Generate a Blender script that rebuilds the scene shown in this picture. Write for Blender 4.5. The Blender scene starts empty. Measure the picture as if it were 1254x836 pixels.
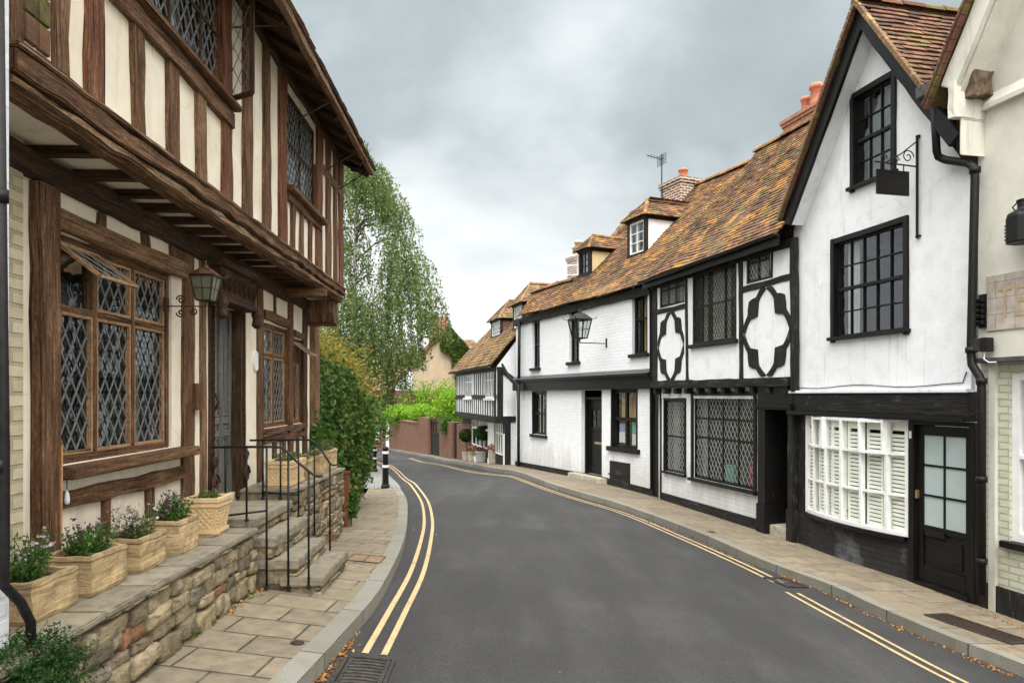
import bpy, bmesh, math, random
import numpy as np
from mathutils import Vector, Matrix, noise as mnoise
R_ = math.radians
rnd = random.Random(7)
C = bpy.context.scene.collection

# ------------------------------------------------------------------ camera, sky, sun, exposure
CAMZ = 1.7
FPX, CX, HY = 850.0, 627.0, 484.0
cam = bpy.data.objects.new('camera', bpy.data.cameras.new('camera'))
C.objects.link(cam); bpy.context.scene.camera = cam
cam.location = (0, 0, CAMZ); cam.rotation_euler = (R_(90), 0, 0)
cam.data.sensor_width = 36.0; cam.data.lens = FPX / 1254 * 36
cam.data.shift_y = (HY - 418) / 1254
cam.data.clip_start = 0.05; cam.data.clip_end = 3000

SUN_DIR = Vector((0.02, -0.66, 0.75)).normalized()      # towards the sun
w = bpy.data.worlds.new("World"); bpy.context.scene.world = w; w.use_nodes = True
nt = w.node_tree; nt.nodes.clear()
def N(nt, t, **k):
    n = nt.nodes.new(t)
    for a, b in k.items():
        if a.startswith('i_'):
            key = a[2:].replace('_', ' ')
            n.inputs[key].default_value = b
        else: setattr(n, a, b)
    return n
def Lk(nt, a, b): nt.links.new(a, b)
wo = N(nt, 'ShaderNodeOutputWorld'); bg = N(nt, 'ShaderNodeBackground')
sky = N(nt, 'ShaderNodeTexSky', sky_type='NISHITA', sun_disc=False)
sky.sun_elevation = math.asin(SUN_DIR.z); sky.sun_rotation = math.atan2(SUN_DIR.x, SUN_DIR.y)
tc = N(nt, 'ShaderNodeTexCoord')
sep = N(nt, 'ShaderNodeSeparateXYZ'); Lk(nt, tc.outputs['Generated'], sep.inputs[0])
def M_(nt, op, a, b=None, c=None, clamp=False):
    n = nt.nodes.new('ShaderNodeMath'); n.operation = op; n.use_clamp = clamp
    for i, v in enumerate((a, b, c)):
        if v is None: continue
        if isinstance(v, (int, float)): n.inputs[i].default_value = v
        else: nt.links.new(v, n.inputs[i])
    return n.outputs[0]
zc = M_(nt, 'ADD', M_(nt, 'MAXIMUM', sep.outputs[2], 0.0), 0.32)
cmb = N(nt, 'ShaderNodeCombineXYZ')
Lk(nt, M_(nt, 'DIVIDE', sep.outputs[0], zc), cmb.inputs[0]); Lk(nt, M_(nt, 'DIVIDE', sep.outputs[1], zc), cmb.inputs[1])
cn = N(nt, 'ShaderNodeTexNoise', i_Scale=1.15, i_Detail=7.0, i_Roughness=0.52, i_Distortion=0.25)
Lk(nt, cmb.outputs[0], cn.inputs['Vector'])
cr = N(nt, 'ShaderNodeValToRGB'); Lk(nt, cn.outputs['Fac'], cr.inputs[0])
cr.color_ramp.elements[0].position = 0.34; cr.color_ramp.elements[0].color = (0.255, 0.30, 0.315, 1)
cr.color_ramp.elements[1].position = 0.70; cr.color_ramp.elements[1].color = (0.74, 0.78, 0.79, 1)
e = cr.color_ramp.elements.new(0.50); e.color = (0.39, 0.44, 0.455, 1)
hz = N(nt, 'ShaderNodeMapRange', i_From_Min=0.34, i_From_Max=0.14); Lk(nt, M_(nt, 'ADD', sep.outputs[2], M_(nt, 'MULTIPLY', M_(nt, 'SUBTRACT', cn.outputs['Fac'], 0.5), -0.35)), hz.inputs['Value'])
mx = N(nt, 'ShaderNodeMix', data_type='RGBA'); Lk(nt, hz.outputs[0], mx.inputs[0]); Lk(nt, cr.outputs[0], mx.inputs[6]); mx.inputs[7].default_value = (.86, .88, .88, 1)
# sky brightness raised overhead and behind the camera to light the facades
b1 = N(nt, 'ShaderNodeMapRange', i_From_Min=0.5, i_From_Max=0.88, i_To_Min=1.0, i_To_Max=4.6); Lk(nt, sep.outputs[2], b1.inputs['Value'])
b2 = N(nt, 'ShaderNodeMapRange', i_From_Min=0.35, i_From_Max=-0.5, i_To_Min=1.0, i_To_Max=2.4); Lk(nt, sep.outputs[1], b2.inputs['Value'])
bb = M_(nt, 'MULTIPLY', b1.outputs[0], b2.outputs[0])
ntr = N(nt, 'ShaderNodeMapRange', i_From_Min=1.0, i_From_Max=2.2, i_To_Min=0.0, i_To_Max=0.85); Lk(nt, bb, ntr.inputs['Value'])
mn = N(nt, 'ShaderNodeMix', data_type='RGBA'); Lk(nt, ntr.outputs[0], mn.inputs[0]); Lk(nt, mx.outputs[2], mn.inputs[6]); mn.inputs[7].default_value = (0.55, 0.53, 0.505, 1)
vm = N(nt, 'ShaderNodeVectorMath', operation='SCALE'); Lk(nt, mn.outputs[2], vm.inputs[0]); Lk(nt, bb, vm.inputs['Scale'])
vs = N(nt, 'ShaderNodeVectorMath', operation='SCALE'); Lk(nt, vm.outputs[0], vs.inputs[0]); vs.inputs['Scale'].default_value = 1 / 0.1
mm = N(nt, 'ShaderNodeMix', data_type='RGBA'); mm.inputs[0].default_value = 0.95
Lk(nt, sky.outputs[0], mm.inputs[6]); Lk(nt, vs.outputs[0], mm.inputs[7])
Lk(nt, mm.outputs[2], bg.inputs[0]); bg.inputs[1].default_value = 0.1
Lk(nt, bg.outputs[0], wo.inputs[0])
sl = bpy.data.lights.new('sun', 'SUN'); sl.energy = 1.5; sl.angle = R_(25); sl.color = (1, 0.96, 0.9)
so = bpy.data.objects.new('sun', sl); C.objects.link(so)
so.rotation_euler = SUN_DIR.to_track_quat('Z', 'Y').to_euler()
vs_ = bpy.context.scene.view_settings
vs_.view_transform = 'Standard'; vs_.look = 'None'; vs_.gamma = 1; vs_.exposure = 0.5; vs_.use_curve_mapping = False

# ------------------------------------------------------------------ materials
def mat(name):
    m = bpy.data.materials.new(name); m.use_nodes = True; nt = m.node_tree
    b = nt.nodes['Principled BSDF']
    return m, nt, b
def ramp(nt, src, stops):
    r = nt.nodes.new('ShaderNodeValToRGB'); nt.links.new(src, r.inputs[0])
    el = r.color_ramp.elements
    while len(el) > 1: el.remove(el[-1])
    el[0].position = stops[0][0]; c = stops[0][1]; el[0].color = (*c, 1) if len(c) == 3 else c
    for p, c in stops[1:]:
        q = el.new(p); q.color = (*c, 1)
    return r.outputs[0]
def noi(nt, vec, scale, detail=4, rough=.55, dist=0):
    n = nt.nodes.new('ShaderNodeTexNoise'); n.inputs['Scale'].default_value = scale
    n.inputs['Detail'].default_value = detail; n.inputs['Roughness'].default_value = rough; n.inputs['Distortion'].default_value = dist
    if vec is not None: nt.links.new(vec, n.inputs['Vector'])
    return n.outputs['Fac']
def mapv(nt, out, sc=(1, 1, 1), loc=(0, 0, 0)):
    n = nt.nodes.new('ShaderNodeMapping'); n.inputs['Scale'].default_value = sc; n.inputs['Location'].default_value = loc
    nt.links.new(out, n.inputs[0]); return n.outputs[0]
def uvn(nt): return nt.nodes.new('ShaderNodeUVMap').outputs[0]
def obj_co(nt): return nt.nodes.new('ShaderNodeTexCoord').outputs['Object']
def mixc(nt, f, a, b, mode='MIX'):
    n = nt.nodes.new('ShaderNodeMix'); n.data_type = 'RGBA'; n.blend_type = mode
    for i, v in ((0, f), (6, a), (7, b)):
        if isinstance(v, (int, float)): n.inputs[i].default_value = v
        elif isinstance(v, tuple): n.inputs[i].default_value = (*v, 1)
        else: nt.links.new(v, n.inputs[i])
    return n.outputs[2]
def bump(nt, b, h, strength=.5, dist=.01):
    n = nt.nodes.new('ShaderNodeBump'); n.inputs['Strength'].default_value = strength; n.inputs['Distance'].default_value = dist
    nt.links.new(h, n.inputs['Height']); nt.links.new(n.outputs[0], b.inputs['Normal'])
def attr(nt, name='rnd'):
    n = nt.nodes.new('ShaderNodeAttribute'); n.attribute_name = name; return n.outputs['Fac']
MT = {}
def wood(name, dark, mid, light, rough=.75, bs=.5, wear=None):
    m, nt, b = mat(name); u = uvn(nt)
    g = noi(nt, mapv(nt, u, (48, 3.4, 1)), 1, 6, .68, .5)
    big = noi(nt, mapv(nt, u, (6, 1.6, 1)), 1, 5, .7)
    sp = noi(nt, mapv(nt, u, (110, 26, 1)), 1, 3, .7)
    f = M_(nt, 'ADD', M_(nt, 'MULTIPLY', g, .6), M_(nt, 'MULTIPLY', big, .4))
    c = ramp(nt, f, [(.33, dark), (.5, mid), (.66, light)])
    cr = ramp(nt, noi(nt, mapv(nt, u, (55, 1.1, 1)), 1, 2, .5, .6), [(.33, (.16, .15, .14)), (.41, (1, 1, 1))])
    c = mixc(nt, 1.0, c, cr, 'MULTIPLY'); c = mixc(nt, .8, c, ramp(nt, sp, [(.35, (.45, .43, .42)), (.65, (1.45, 1.42, 1.38))]), 'MULTIPLY')
    if wear:
        wn = ramp(nt, noi(nt, mapv(nt, u, (14, 3, 1)), 1, 6, .7), [(.56, (0, 0, 0)), (.68, (1, 1, 1))])
        c = mixc(nt, wn, c, wear)
    nt.links.new(c, b.inputs['Base Color']); b.inputs['Roughness'].default_value = rough; b.inputs['Specular IOR Level'].default_value = .25
    bump(nt, b, g, bs, .012); MT[name] = m; return m
wood('oak', (.022, .010, .005), (.125, .062, .030), (.30, .19, .115), bs=.9)
wood('oak_red', (.03, .011, .006), (.155, .062, .030), (.31, .16, .09), bs=.9)
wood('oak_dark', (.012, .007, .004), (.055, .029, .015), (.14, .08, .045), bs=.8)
wood('oak_pale', (.035, .018, .009), (.20, .115, .06), (.38, .27, .17), bs=.9)
wood('grey_door', (.06, .06, .055), (.13, .13, .125), (.21, .21, .195), .7, .3)
wood('black_timber', (.006, .006, .006), (.014, .013, .013), (.035, .034, .033), .6, .6, (.085, .083, .08))
wood('black_gloss', (.004, .004, .004), (.008, .0078, .0078), (.014, .0135, .0135), .38, .25)
wood('frame_tan', (.20, .11, .05), (.36, .22, .12), (.48, .33, .2), .6, .3)
def plain(name, col, rough=.5, metal=0, var=.15, sc=12, bs=.15, bd=.004, cdark=None):
    m, nt, b = mat(name); o = obj_co(nt)
    n1 = noi(nt, o, sc, 5, .6)
    c0 = tuple(v * (1 - var) for v in col) if cdark is None else cdark
    c1 = tuple(min(1, v * (1 + var)) for v in col)
    c = ramp(nt, n1, [(.35, c0), (.65, c1)])
    nt.links.new(c, b.inputs['Base Color']); b.inputs['Roughness'].default_value = rough; b.inputs['Metallic'].default_value = metal; b.inputs['Specular IOR Level'].default_value = .25 if max(col) < .05 else .45
    bump(nt, b, n1, bs, bd); MT[name] = m; return m
plain('iron', (.009, .009, .009), .5, 0, .4, 30, .3)
plain('iron_grey', (.045, .04, .037), .55, .3, .4, 25, .5, .006)
plain('rust_iron', (.05, .026, .017), .6, .4, .6, 30, .4)
plain('white_paint', (.78, .79, .78), .45, 0, .06, 8, .1)
plain('white_plastic', (.75, .75, .74), .3, 0, .04)
plain('cover_tan', (.20, .135, .075), .8, 0, .3, 20, .5)
plain('lead', (.17, .18, .175), .5, .1, .25, 40, .2)
plain('pale_lead', (.27, .28, .275), .5, 0, .2, 40, .2)
plain('lead_sheet', (.07, .073, .078), .6, .2, .35, 10, .4)
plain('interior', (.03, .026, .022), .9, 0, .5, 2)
plain('curtain', (.62, .62, .6), .9, 0, .1, 4)
plain('curtain_warm', (.50, .33, .16), .9, 0, .15, 4)
plain('curtain_dim', (.22, .24, .22), .9, 0, .3, 5)
plain('shutter', (.84, .85, .78), .5, 0, .05)
plain('terracotta', (.52, .2, .12), .8, 0, .2, 14, .2)
plain('cream_pot', (.5, .42, .3), .8, 0, .2, 14, .2)
plain('brass', (.55, .42, .2), .35, .8, .1)
plain('copper_aged', (.14, .07, .045), .55, .5, .4, 20, .3)
plain('frosted', (.42, .5, .5), .35, 0, .06, 2, .05)
plain('lamp_glass', (.15, .16, .10), .3, 0, .2, 6, .05)
plain('cane', (.4, .2, .08), .6, 0, .2)
plain('stem', (.06, .1, .03), .7, 0, .3)
plain('bark', (.12, .08, .05), .9, 0, .5, 14, .8, .02)
plain('soil', (.04, .028, .02), .95, 0, .4, 40, .8, .01)
plain('red_plastic', (.5, .06, .04), .4)
plain('concrete_grey', (.3, .3, .28), .9, 0, .2, 20, .3)
plain('paper_mix', (.6, .62, .6), .7, 0, .25, 18, 0)
plain('paper_green', (.12, .4, .3), .7, 0, .2, 20, 0)
plain('paper_blue', (.25, .3, .5), .7, 0, .3, 20, 0)
def birchbark():
    m, nt, b = mat('birch_bark'); o = obj_co(nt)
    n1 = noi(nt, mapv(nt, o, (4, 4, 14)), 1, 4)
    c = ramp(nt, n1, [(.36, (.05, .04, .03)), (.46, (.42, .38, .32)), (.7, (.58, .54, .47))])
    nt.links.new(c, b.inputs['Base Color']); b.inputs['Roughness'].default_value = .8; MT['birch_bark'] = m
birchbark()
def grime(nt, o, c, top=.9, col=(.30, .27, .22), k=.5):
    s = nt.nodes.new('ShaderNodeSeparateXYZ'); nt.links.new(o, s.inputs[0])
    z = M_(nt, 'ADD', s.outputs[2], M_(nt, 'MULTIPLY', M_(nt, 'SUBTRACT', noi(nt, mapv(nt, o, (3, 3, .8)), 1, 6, .7), .5), 2.4))
    f = nt.nodes.new('ShaderNodeMapRange'); nt.links.new(z, f.inputs[0]); f.inputs[1].default_value = top; f.inputs[2].default_value = .15; f.inputs[3].default_value = 0; f.inputs[4].default_value = k
    return mixc(nt, f.outputs[0], c, col)
def plaster(name, col, stain, bs=.35, bd=.012, sc=6, crack=True):
    m, nt, b = mat(name); o = obj_co(nt)
    big = noi(nt, o, 1.6, 5, .6); fine = noi(nt, o, 45, 4, .6); med = noi(nt, o, sc, 5, .55)
    c = mixc(nt, ramp(nt, big, [(.45, (0, 0, 0)), (.75, (1, 1, 1))]), col, stain)
    c = mixc(nt, 1.0, c, ramp(nt, med, [(.3, (.9, .9, .9)), (.55, (1, 1, 1))]), 'MULTIPLY')
    st = noi(nt, mapv(nt, o, (9, 9, .7)), 1, 4, .6)
    c = mixc(nt, 1.0, c, ramp(nt, st, [(.30, (.83, .82, .79)), (.43, (1, 1, 1))]), 'MULTIPLY')
    if crack:
        v = nt.nodes.new('ShaderNodeTexVoronoi'); v.feature = 'DISTANCE_TO_EDGE'; v.inputs['Scale'].default_value = .9
        dn = nt.nodes.new('ShaderNodeTexNoise'); dn.inputs['Scale'].default_value = 3; nt.links.new(o, dn.inputs['Vector'])
        mxv = nt.nodes.new('ShaderNodeMix'); mxv.data_type = 'VECTOR'; mxv.inputs[0].default_value = .25
        nt.links.new(o, mxv.inputs[4]); nt.links.new(dn.outputs['Color'], mxv.inputs[5]); nt.links.new(mxv.outputs[1], v.inputs['Vector'])
        c = mixc(nt, 1.0, c, ramp(nt, v.outputs['Distance'], [(.0008, (.86, .85, .82)), (.003, (1, 1, 1))]), 'MULTIPLY')
    c = grime(nt, o, c)
    nt.links.new(c, b.inputs['Base Color']); b.inputs['Roughness'].default_value = .85
    h = M_(nt, 'ADD', med, M_(nt, 'MULTIPLY', fine, .25)); bump(nt, b, h, bs, bd); MT[name] = m
plaster('cream_plaster', (.86, .79, .645), (.72, .63, .48))
plaster('white_render', (.80, .82, .845), (.75, .775, .80), .32, .03, 5)
plaster('cream_render', (.66, .65, .575), (.56, .55, .48), .5, .02, 4)
plaster('beige_render', (.46, .355, .24), (.36, .28, .20), .4, .02, 4, False)
plaster('ochre_render', (.62, .50, .27), (.5, .42, .24), .4, .02, 4, False)
def brick(name, c1, c2, mortar, bw=.225, bh=.075, ms=.012, bs=.6, paint=None, patch=None, jit=.35, soft=.0025):
    m, nt, b = mat(name); u = uvn(nt)
    dn = nt.nodes.new('ShaderNodeTexNoise'); dn.inputs['Scale'].default_value = 7; nt.links.new(u, dn.inputs['Vector'])
    add = nt.nodes.new('ShaderNodeVectorMath'); add.operation = 'MULTIPLY_ADD'; nt.links.new(dn.outputs['Color'], add.inputs[0])
    add.inputs[1].default_value = (.012, .012, 0); nt.links.new(u, add.inputs[2])
    t = nt.nodes.new('ShaderNodeTexBrick'); nt.links.new(add.outputs[0], t.inputs['Vector'])
    for k, v in (('Scale', 1), ('Mortar Size', ms), ('Mortar Smooth', .35), ('Bias', 0), ('Brick Width', bw), ('Row Height', bh)): t.inputs[k].default_value = v
    t.inputs['Color1'].default_value = (*c1, 1); t.inputs['Color2'].default_value = (*c2, 1); t.inputs['Mortar'].default_value = (*mortar, 1)
    c = t.outputs['Color']
    n1 = noi(nt, u, 9, 5, .65); nb = noi(nt, u, 1.2, 4, .6)
    c = mixc(nt, jit, c, ramp(nt, n1, [(.3, (.35, .35, .35)), (.7, (1.3, 1.3, 1.3))]), 'MULTIPLY')
    if patch: c = mixc(nt, ramp(nt, nb, [(.5, (0, 0, 0)), (.64, (1, 1, 1))]), c, patch)
    if name in ('white_brick', 'green_brick', 'cream_brick'): c = grime(nt, obj_co(nt), c, k=.4)
    nt.links.new(c, b.inputs['Base Color']); b.inputs['Roughness'].default_value = .8
    h = M_(nt, 'ADD', M_(nt, 'SUBTRACT', 1, t.outputs['Fac']), M_(nt, 'MULTIPLY', n1, .5)); bump(nt, b, h, bs, .008); MT[name] = m
brick('red_brick', (.21, .062, .03), (.11, .038, .024), (.20, .15, .11), ms=.016, patch=(.15, .065, .038), jit=.6)
brick('chimney_brick', (.30, .13, .075), (.10, .055, .04), (.55, .5, .43), ms=.016)
brick('orange_brick', (.40, .13, .06), (.28, .10, .055), (.38, .28, .2))
brick('white_brick', (.80, .82, .85), (.75, .775, .81), (.73, .755, .79), bs=.4, jit=.12)
brick('cream_brick', (.62, .55, .38), (.5, .43, .29), (.42, .36, .26), bs=1, jit=.3)
brick('green_brick', (.60, .62, .49), (.53, .55, .43), (.42, .44, .34), bs=.8, jit=.15)
brick('black_brick', (.012, .012, .013), (.02, .02, .021), (.01, .01, .01), bs=1, patch=(.13, .135, .145), jit=.5)
brick('york_slabs', (.245, .195, .135), (.17, .14, .10), (.05, .04, .028), bw=.58, bh=.40, ms=.009, bs=.5, patch=(.20, .165, .11), jit=.6)
brick('york_small', (.245, .20, .135), (.17, .142, .10), (.05, .04, .027), bw=.46, bh=.31, ms=.010, bs=.5, patch=(.19, .16, .10), jit=.6)
brick('cobble_setts', (.27, .28, .28), (.19, .2, .2), (.09, .085, .07), bw=.22, bh=.13, ms=.014, bs=1, jit=.3)
def kerbm():
    m, nt, b = mat('granite'); u = uvn(nt)
    t = nt.nodes.new('ShaderNodeTexBrick'); nt.links.new(u, t.inputs['Vector'])
    for k, v in (('Scale', 1), ('Mortar Size', .008), ('Mortar Smooth', .2), ('Brick Width', .9), ('Row Height', 40)): t.inputs[k].default_value = v
    t.inputs['Color1'].default_value = (.24, .235, .20, 1); t.inputs['Color2'].default_value = (.175, .17, .145, 1); t.inputs['Mortar'].default_value = (.04, .035, .03, 1)
    c = mixc(nt, .6, t.outputs['Color'], ramp(nt, noi(nt, u, 140, 3, .7), [(.35, (.4, .4, .4)), (.65, (1.4, 1.4, 1.4))]), 'MULTIPLY')
    c = mixc(nt, ramp(nt, noi(nt, u, 3, 5, .6), [(.48, (0, 0, 0)), (.7, (.8, .8, .8))]), c, (.17, .15, .10))
    nt.links.new(c, b.inputs['Base Color']); b.inputs['Roughness'].default_value = .7
    bump(nt, b, noi(nt, u, 60, 4), .3, .004); MT['granite'] = m
kerbm()
def asphalt():
    m, nt, b = mat('asphalt'); o = obj_co(nt)
    fine = noi(nt, o, 190, 3, .7); big = noi(nt, o, .45, 7, .72); mid = noi(nt, o, 55, 3, .7); st = noi(nt, mapv(nt, o, (2.6, .5, 1)), 1, 5, .6)
    c = ramp(nt, M_(nt, 'ADD', M_(nt, 'MULTIPLY', big, .55), M_(nt, 'MULTIPLY', st, .45)), [(.36, (.0165, .0165, .017)), (.50, (.0245, .0245, .025)), (.66, (.044, .0435, .0435))])
    c = mixc(nt, 1.0, c, ramp(nt, fine, [(.3, (.55, .55, .55)), (.5, (1, 1, 1)), (.72, (1.8, 1.8, 1.78))]), 'MULTIPLY')
    c = mixc(nt, 1.0, c, ramp(nt, mid, [(.3, (.6, .6, .6)), (.5, (1, 1, 1)), (.7, (1.55, 1.53, 1.5))]), 'MULTIPLY')
    sp = noi(nt, o, 5.5, 5, .7)
    c = mixc(nt, 1.0, c, ramp(nt, sp, [(.25, (.62, .62, .62)), (.33, (1, 1, 1))]), 'MULTIPLY')
    v = nt.nodes.new('ShaderNodeTexVoronoi'); v.inputs['Scale'].default_value = 26; nt.links.new(o, v.inputs['Vector'])
    c = mixc(nt, ramp(nt, v.outputs['Distance'], [(.045, (.6, .6, .6)), (.07, (0, 0, 0))]), c, (.17, .165, .155))
    nt.links.new(c, b.inputs['Base Color']); b.inputs['Roughness'].default_value = .82
    bump(nt, b, fine, .55, .006); MT['asphalt'] = m
asphalt()
def linep():
    m, nt, b = mat('yellow_paint'); o = obj_co(nt)
    wn = noi(nt, o, 60, 5, .7); wn2 = noi(nt, o, 5, 4, .6)
    c = mixc(nt, ramp(nt, M_(nt, 'ADD', M_(nt, 'MULTIPLY', wn, .6), M_(nt, 'MULTIPLY', wn2, .4)), [(.52, (0, 0, 0)), (.62, (.8, .8, .8))]), (.47, .35, .18), (.11, .097, .075))
    nt.links.new(c, b.inputs['Base Color']); b.inputs['Roughness'].default_value = .7; bump(nt, b, wn, .3, .003); MT['yellow_paint'] = m
linep()
def stone(name, stops, rough=.9, sc=14):
    m, nt, b = mat(name); o = obj_co(nt); a = attr(nt)
    n1 = noi(nt, o, sc, 6, .65); lay = noi(nt, mapv(nt, o, (6, 6, 46)), 1, 4, .6)
    base = ramp(nt, a, stops)
    c = mixc(nt, .8, base, ramp(nt, n1, [(.3, (.4, .38, .34)), (.55, (1, 1, 1)), (.75, (1.35, 1.33, 1.25))]), 'MULTIPLY')
    c = mixc(nt, ramp(nt, noi(nt, o, 5, 5, .65), [(.56, (0, 0, 0)), (.7, (.65, .65, .65))]), c, (.15, .135, .055))
    nt.links.new(c, b.inputs['Base Color']); b.inputs['Roughness'].default_value = rough
    bump(nt, b, M_(nt, 'ADD', n1, M_(nt, 'MULTIPLY', lay, .7)), .9, .015); MT[name] = m
stone('rubble_stone', [(0, (.12, .10, .07)), (.3, (.25, .195, .115)), (.6, (.33, .265, .16)), (.9, (.19, .165, .12)), (.965, (.24, .17, .11)), (1, (.28, .12, .065))])
stone('step_stone', [(0, (.20, .175, .13)), (1, (.26, .23, .17))], .85, 10)
stone('planter_stone', [(0, (.40, .29, .15)), (1, (.50, .365, .20))], .9, 8)
stone('pale_stone', [(0, (.4, .38, .3)), (1, (.45, .42, .34))], .9, 10)
plain('mortar', (.19, .155, .10), .95, 0, .35, 25, .8, .01)
plain('basket_stone', (.60, .44, .24), .85, 0, .12, 18, .3)
def tiles_m(name, base, lich, amt, moss=True):
    m, nt, b = mat(name); o = obj_co(nt); a = attr(nt)
    c = ramp(nt, a, base)
    n1 = noi(nt, o, 2.2, 6, .68, .3); n2 = noi(nt, o, 16, 5, .7); n3 = noi(nt, o, 40, 3, .6)
    lf = M_(nt, 'ADD', M_(nt, 'MULTIPLY', n1, .60), M_(nt, 'MULTIPLY', n2, .40))
    c = mixc(nt, .75, c, ramp(nt, noi(nt, o, .55, 4, .6), [(.38, (.55, .55, .55)), (.62, (1.2, 1.2, 1.2))]), 'MULTIPLY')
    c = mixc(nt, ramp(nt, lf, [(amt, (0, 0, 0)), (amt + .07, (.9, .9, .9))]), c, lich)
    if moss: c = mixc(nt, ramp(nt, noi(nt, mapv(nt, o, (1, 1, 1), (7, 3, 2)), 2.5, 5, .65), [(.52, (0, 0, 0)), (.66, (.85, .85, .85))]), c, (.15, .14, .03))
    c = mixc(nt, .7, c, ramp(nt, n3, [(.3, (.5, .5, .5)), (.7, (1.3, 1.3, 1.3))]), 'MULTIPLY')
    nt.links.new(c, b.inputs['Base Color']); b.inputs['Roughness'].default_value = .9; bump(nt, b, n2, .5, .008); MT[name] = m
tiles_m('lichen_tiles', [(0, (.045, .025, .016)), (.5, (.135, .066, .036)), (1, (.24, .125, .07))], (.46, .215, .028), .515)
tiles_m('brown_tiles', [(0, (.045, .022, .014)), (.5, (.14, .062, .035)), (1, (.25, .115, .06))], (.30, .22, .08), .575)
tiles_m('golden_tiles', [(0, (.06, .033, .02)), (.5, (.15, .08, .04)), (1, (.25, .14, .075))], (.33, .20, .055), .50)
tiles_m('pale_tiles', [(0, (.09, .05, .03)), (.5, (.20, .11, .06)), (1, (.30, .18, .10))], (.42, .30, .12), .53)
def leafm(name, stops, trans=.35):
    m, nt, b = mat(name); a = attr(nt)
    c = ramp(nt, a, stops)
    c = mixc(nt, .35, c, ramp(nt, noi(nt, obj_co(nt), 1.6, 4, .6), [(.3, (.5, .5, .5)), (.7, (1.35, 1.35, 1.2))]), 'MULTIPLY')
    nt.links.new(c, b.inputs['Base Color']); b.inputs['Roughness'].default_value = .55; b.inputs['Specular IOR Level'].default_value = .2
    tr = nt.nodes.new('ShaderNodeBsdfTranslucent'); nt.links.new(c, tr.inputs[0])
    ms = nt.nodes.new('ShaderNodeMixShader'); ms.inputs[0].default_value = trans
    out = nt.nodes['Material Output']; nt.links.new(b.outputs[0], ms.inputs[1]); nt.links.new(tr.outputs[0], ms.inputs[2]); nt.links.new(ms.outputs[0], out.inputs[0]); MT[name] = m
leafm('birch_leaf', [(0, (.06, .12, .03)), (.6, (.125, .21, .055)), (1, (.25, .31, .11))], .4)
leafm('hedge_leaf', [(0, (.03, .075, .015)), (.7, (.08, .155, .03)), (.9, (.15, .22, .04)), (1, (.30, .24, .06))], .3)
leafm('hedge_top_leaf', [(0, (.13, .17, .035)), (.55, (.28, .27, .05)), (.85, (.38, .28, .06)), (1, (.36, .17, .04))], .4)
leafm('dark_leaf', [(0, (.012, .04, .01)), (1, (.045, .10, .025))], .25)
leafm('bright_leaf', [(0, (.10, .26, .02)), (.6, (.20, .42, .03)), (1, (.42, .52, .05))], .5)
leafm('mid_leaf', [(0, (.03, .09, .015)), (1, (.11, .22, .035))], .35)
leafm('ivy_leaf', [(0, (.04, .09, .02)), (.7, (.08, .17, .03)), (.85, (.16, .15, .03)), (1, (.3, .12, .03))], .3)
leafm('dusty_leaf', [(0, (.08, .12, .04)), (1, (.19, .20, .08))], .3)
leafm('dry_leaf', [(0, (.20, .07, .02)), (.5, (.36, .16, .05)), (1, (.5, .32, .10))], .2)
leafm('petal_purple', [(0, (.10, .02, .08)), (1, (.26, .08, .22))], .3)
leafm('petal_pale', [(0, (.5, .38, .48)), (1, (.7, .62, .68))], .3)
leafm('petal_white', [(0, (.7, .7, .62)), (1, (.8, .8, .75))], .3)
leafm('petal_red', [(0, (.5, .02, .02)), (.6, (.6, .05, .05)), (1, (.7, .4, .4))], .3)
leafm('petal_yellow', [(0, (.6, .4, .03)), (1, (.7, .55, .05))], .3)
def glassm(name='glass', base=.10, tint=.75, bs=.35):
    m, nt, b = mat(name); nt.nodes.remove(b); out = nt.nodes['Material Output']; o = obj_co(nt)
    gl = nt.nodes.new('ShaderNodeBsdfGlossy'); gl.inputs['Roughness'].default_value = .03; gl.inputs['Color'].default_value = (.9, .95, 1, 1)
    tr = nt.nodes.new('ShaderNodeBsdfTransparent'); tr.inputs[0].default_value = (tint, tint * 1.02, tint, 1)
    fr = nt.nodes.new('ShaderNodeLayerWeight'); fr.inputs[0].default_value = .5; ff = M_(nt, 'ADD', M_(nt, 'MULTIPLY', M_(nt, 'POWER', fr.outputs['Facing'], 4.0), .75), .05)
    bp = nt.nodes.new('ShaderNodeBump'); bp.inputs['Strength'].default_value = bs; bp.inputs['Distance'].default_value = .02
    vo = nt.nodes.new('ShaderNodeTexVoronoi'); vo.inputs['Scale'].default_value = 7; nt.links.new(o, vo.inputs['Vector'])
    nt.links.new(M_(nt, 'ADD', noi(nt, o, 4, 2, .5), M_(nt, 'MULTIPLY', vo.outputs['Distance'], .15)), bp.inputs['Height']); nt.links.new(bp.outputs[0], gl.inputs['Normal'])
    ms = nt.nodes.new('ShaderNodeMixShader'); nt.links.new(M_(nt, 'ADD', ff, base, clamp=True), ms.inputs[0])
    nt.links.new(tr.outputs[0], ms.inputs[1]); nt.links.new(gl.outputs[0], ms.inputs[2]); nt.links.new(ms.outputs[0], out.inputs[0]); MT[name] = m
glassm('glass', .05, .93); glassm('old_glass', .12, .8, .22); glassm('shop_glass', .0, .99, .05); glassm('lantern_pane', .03, .85, .1)

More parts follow.
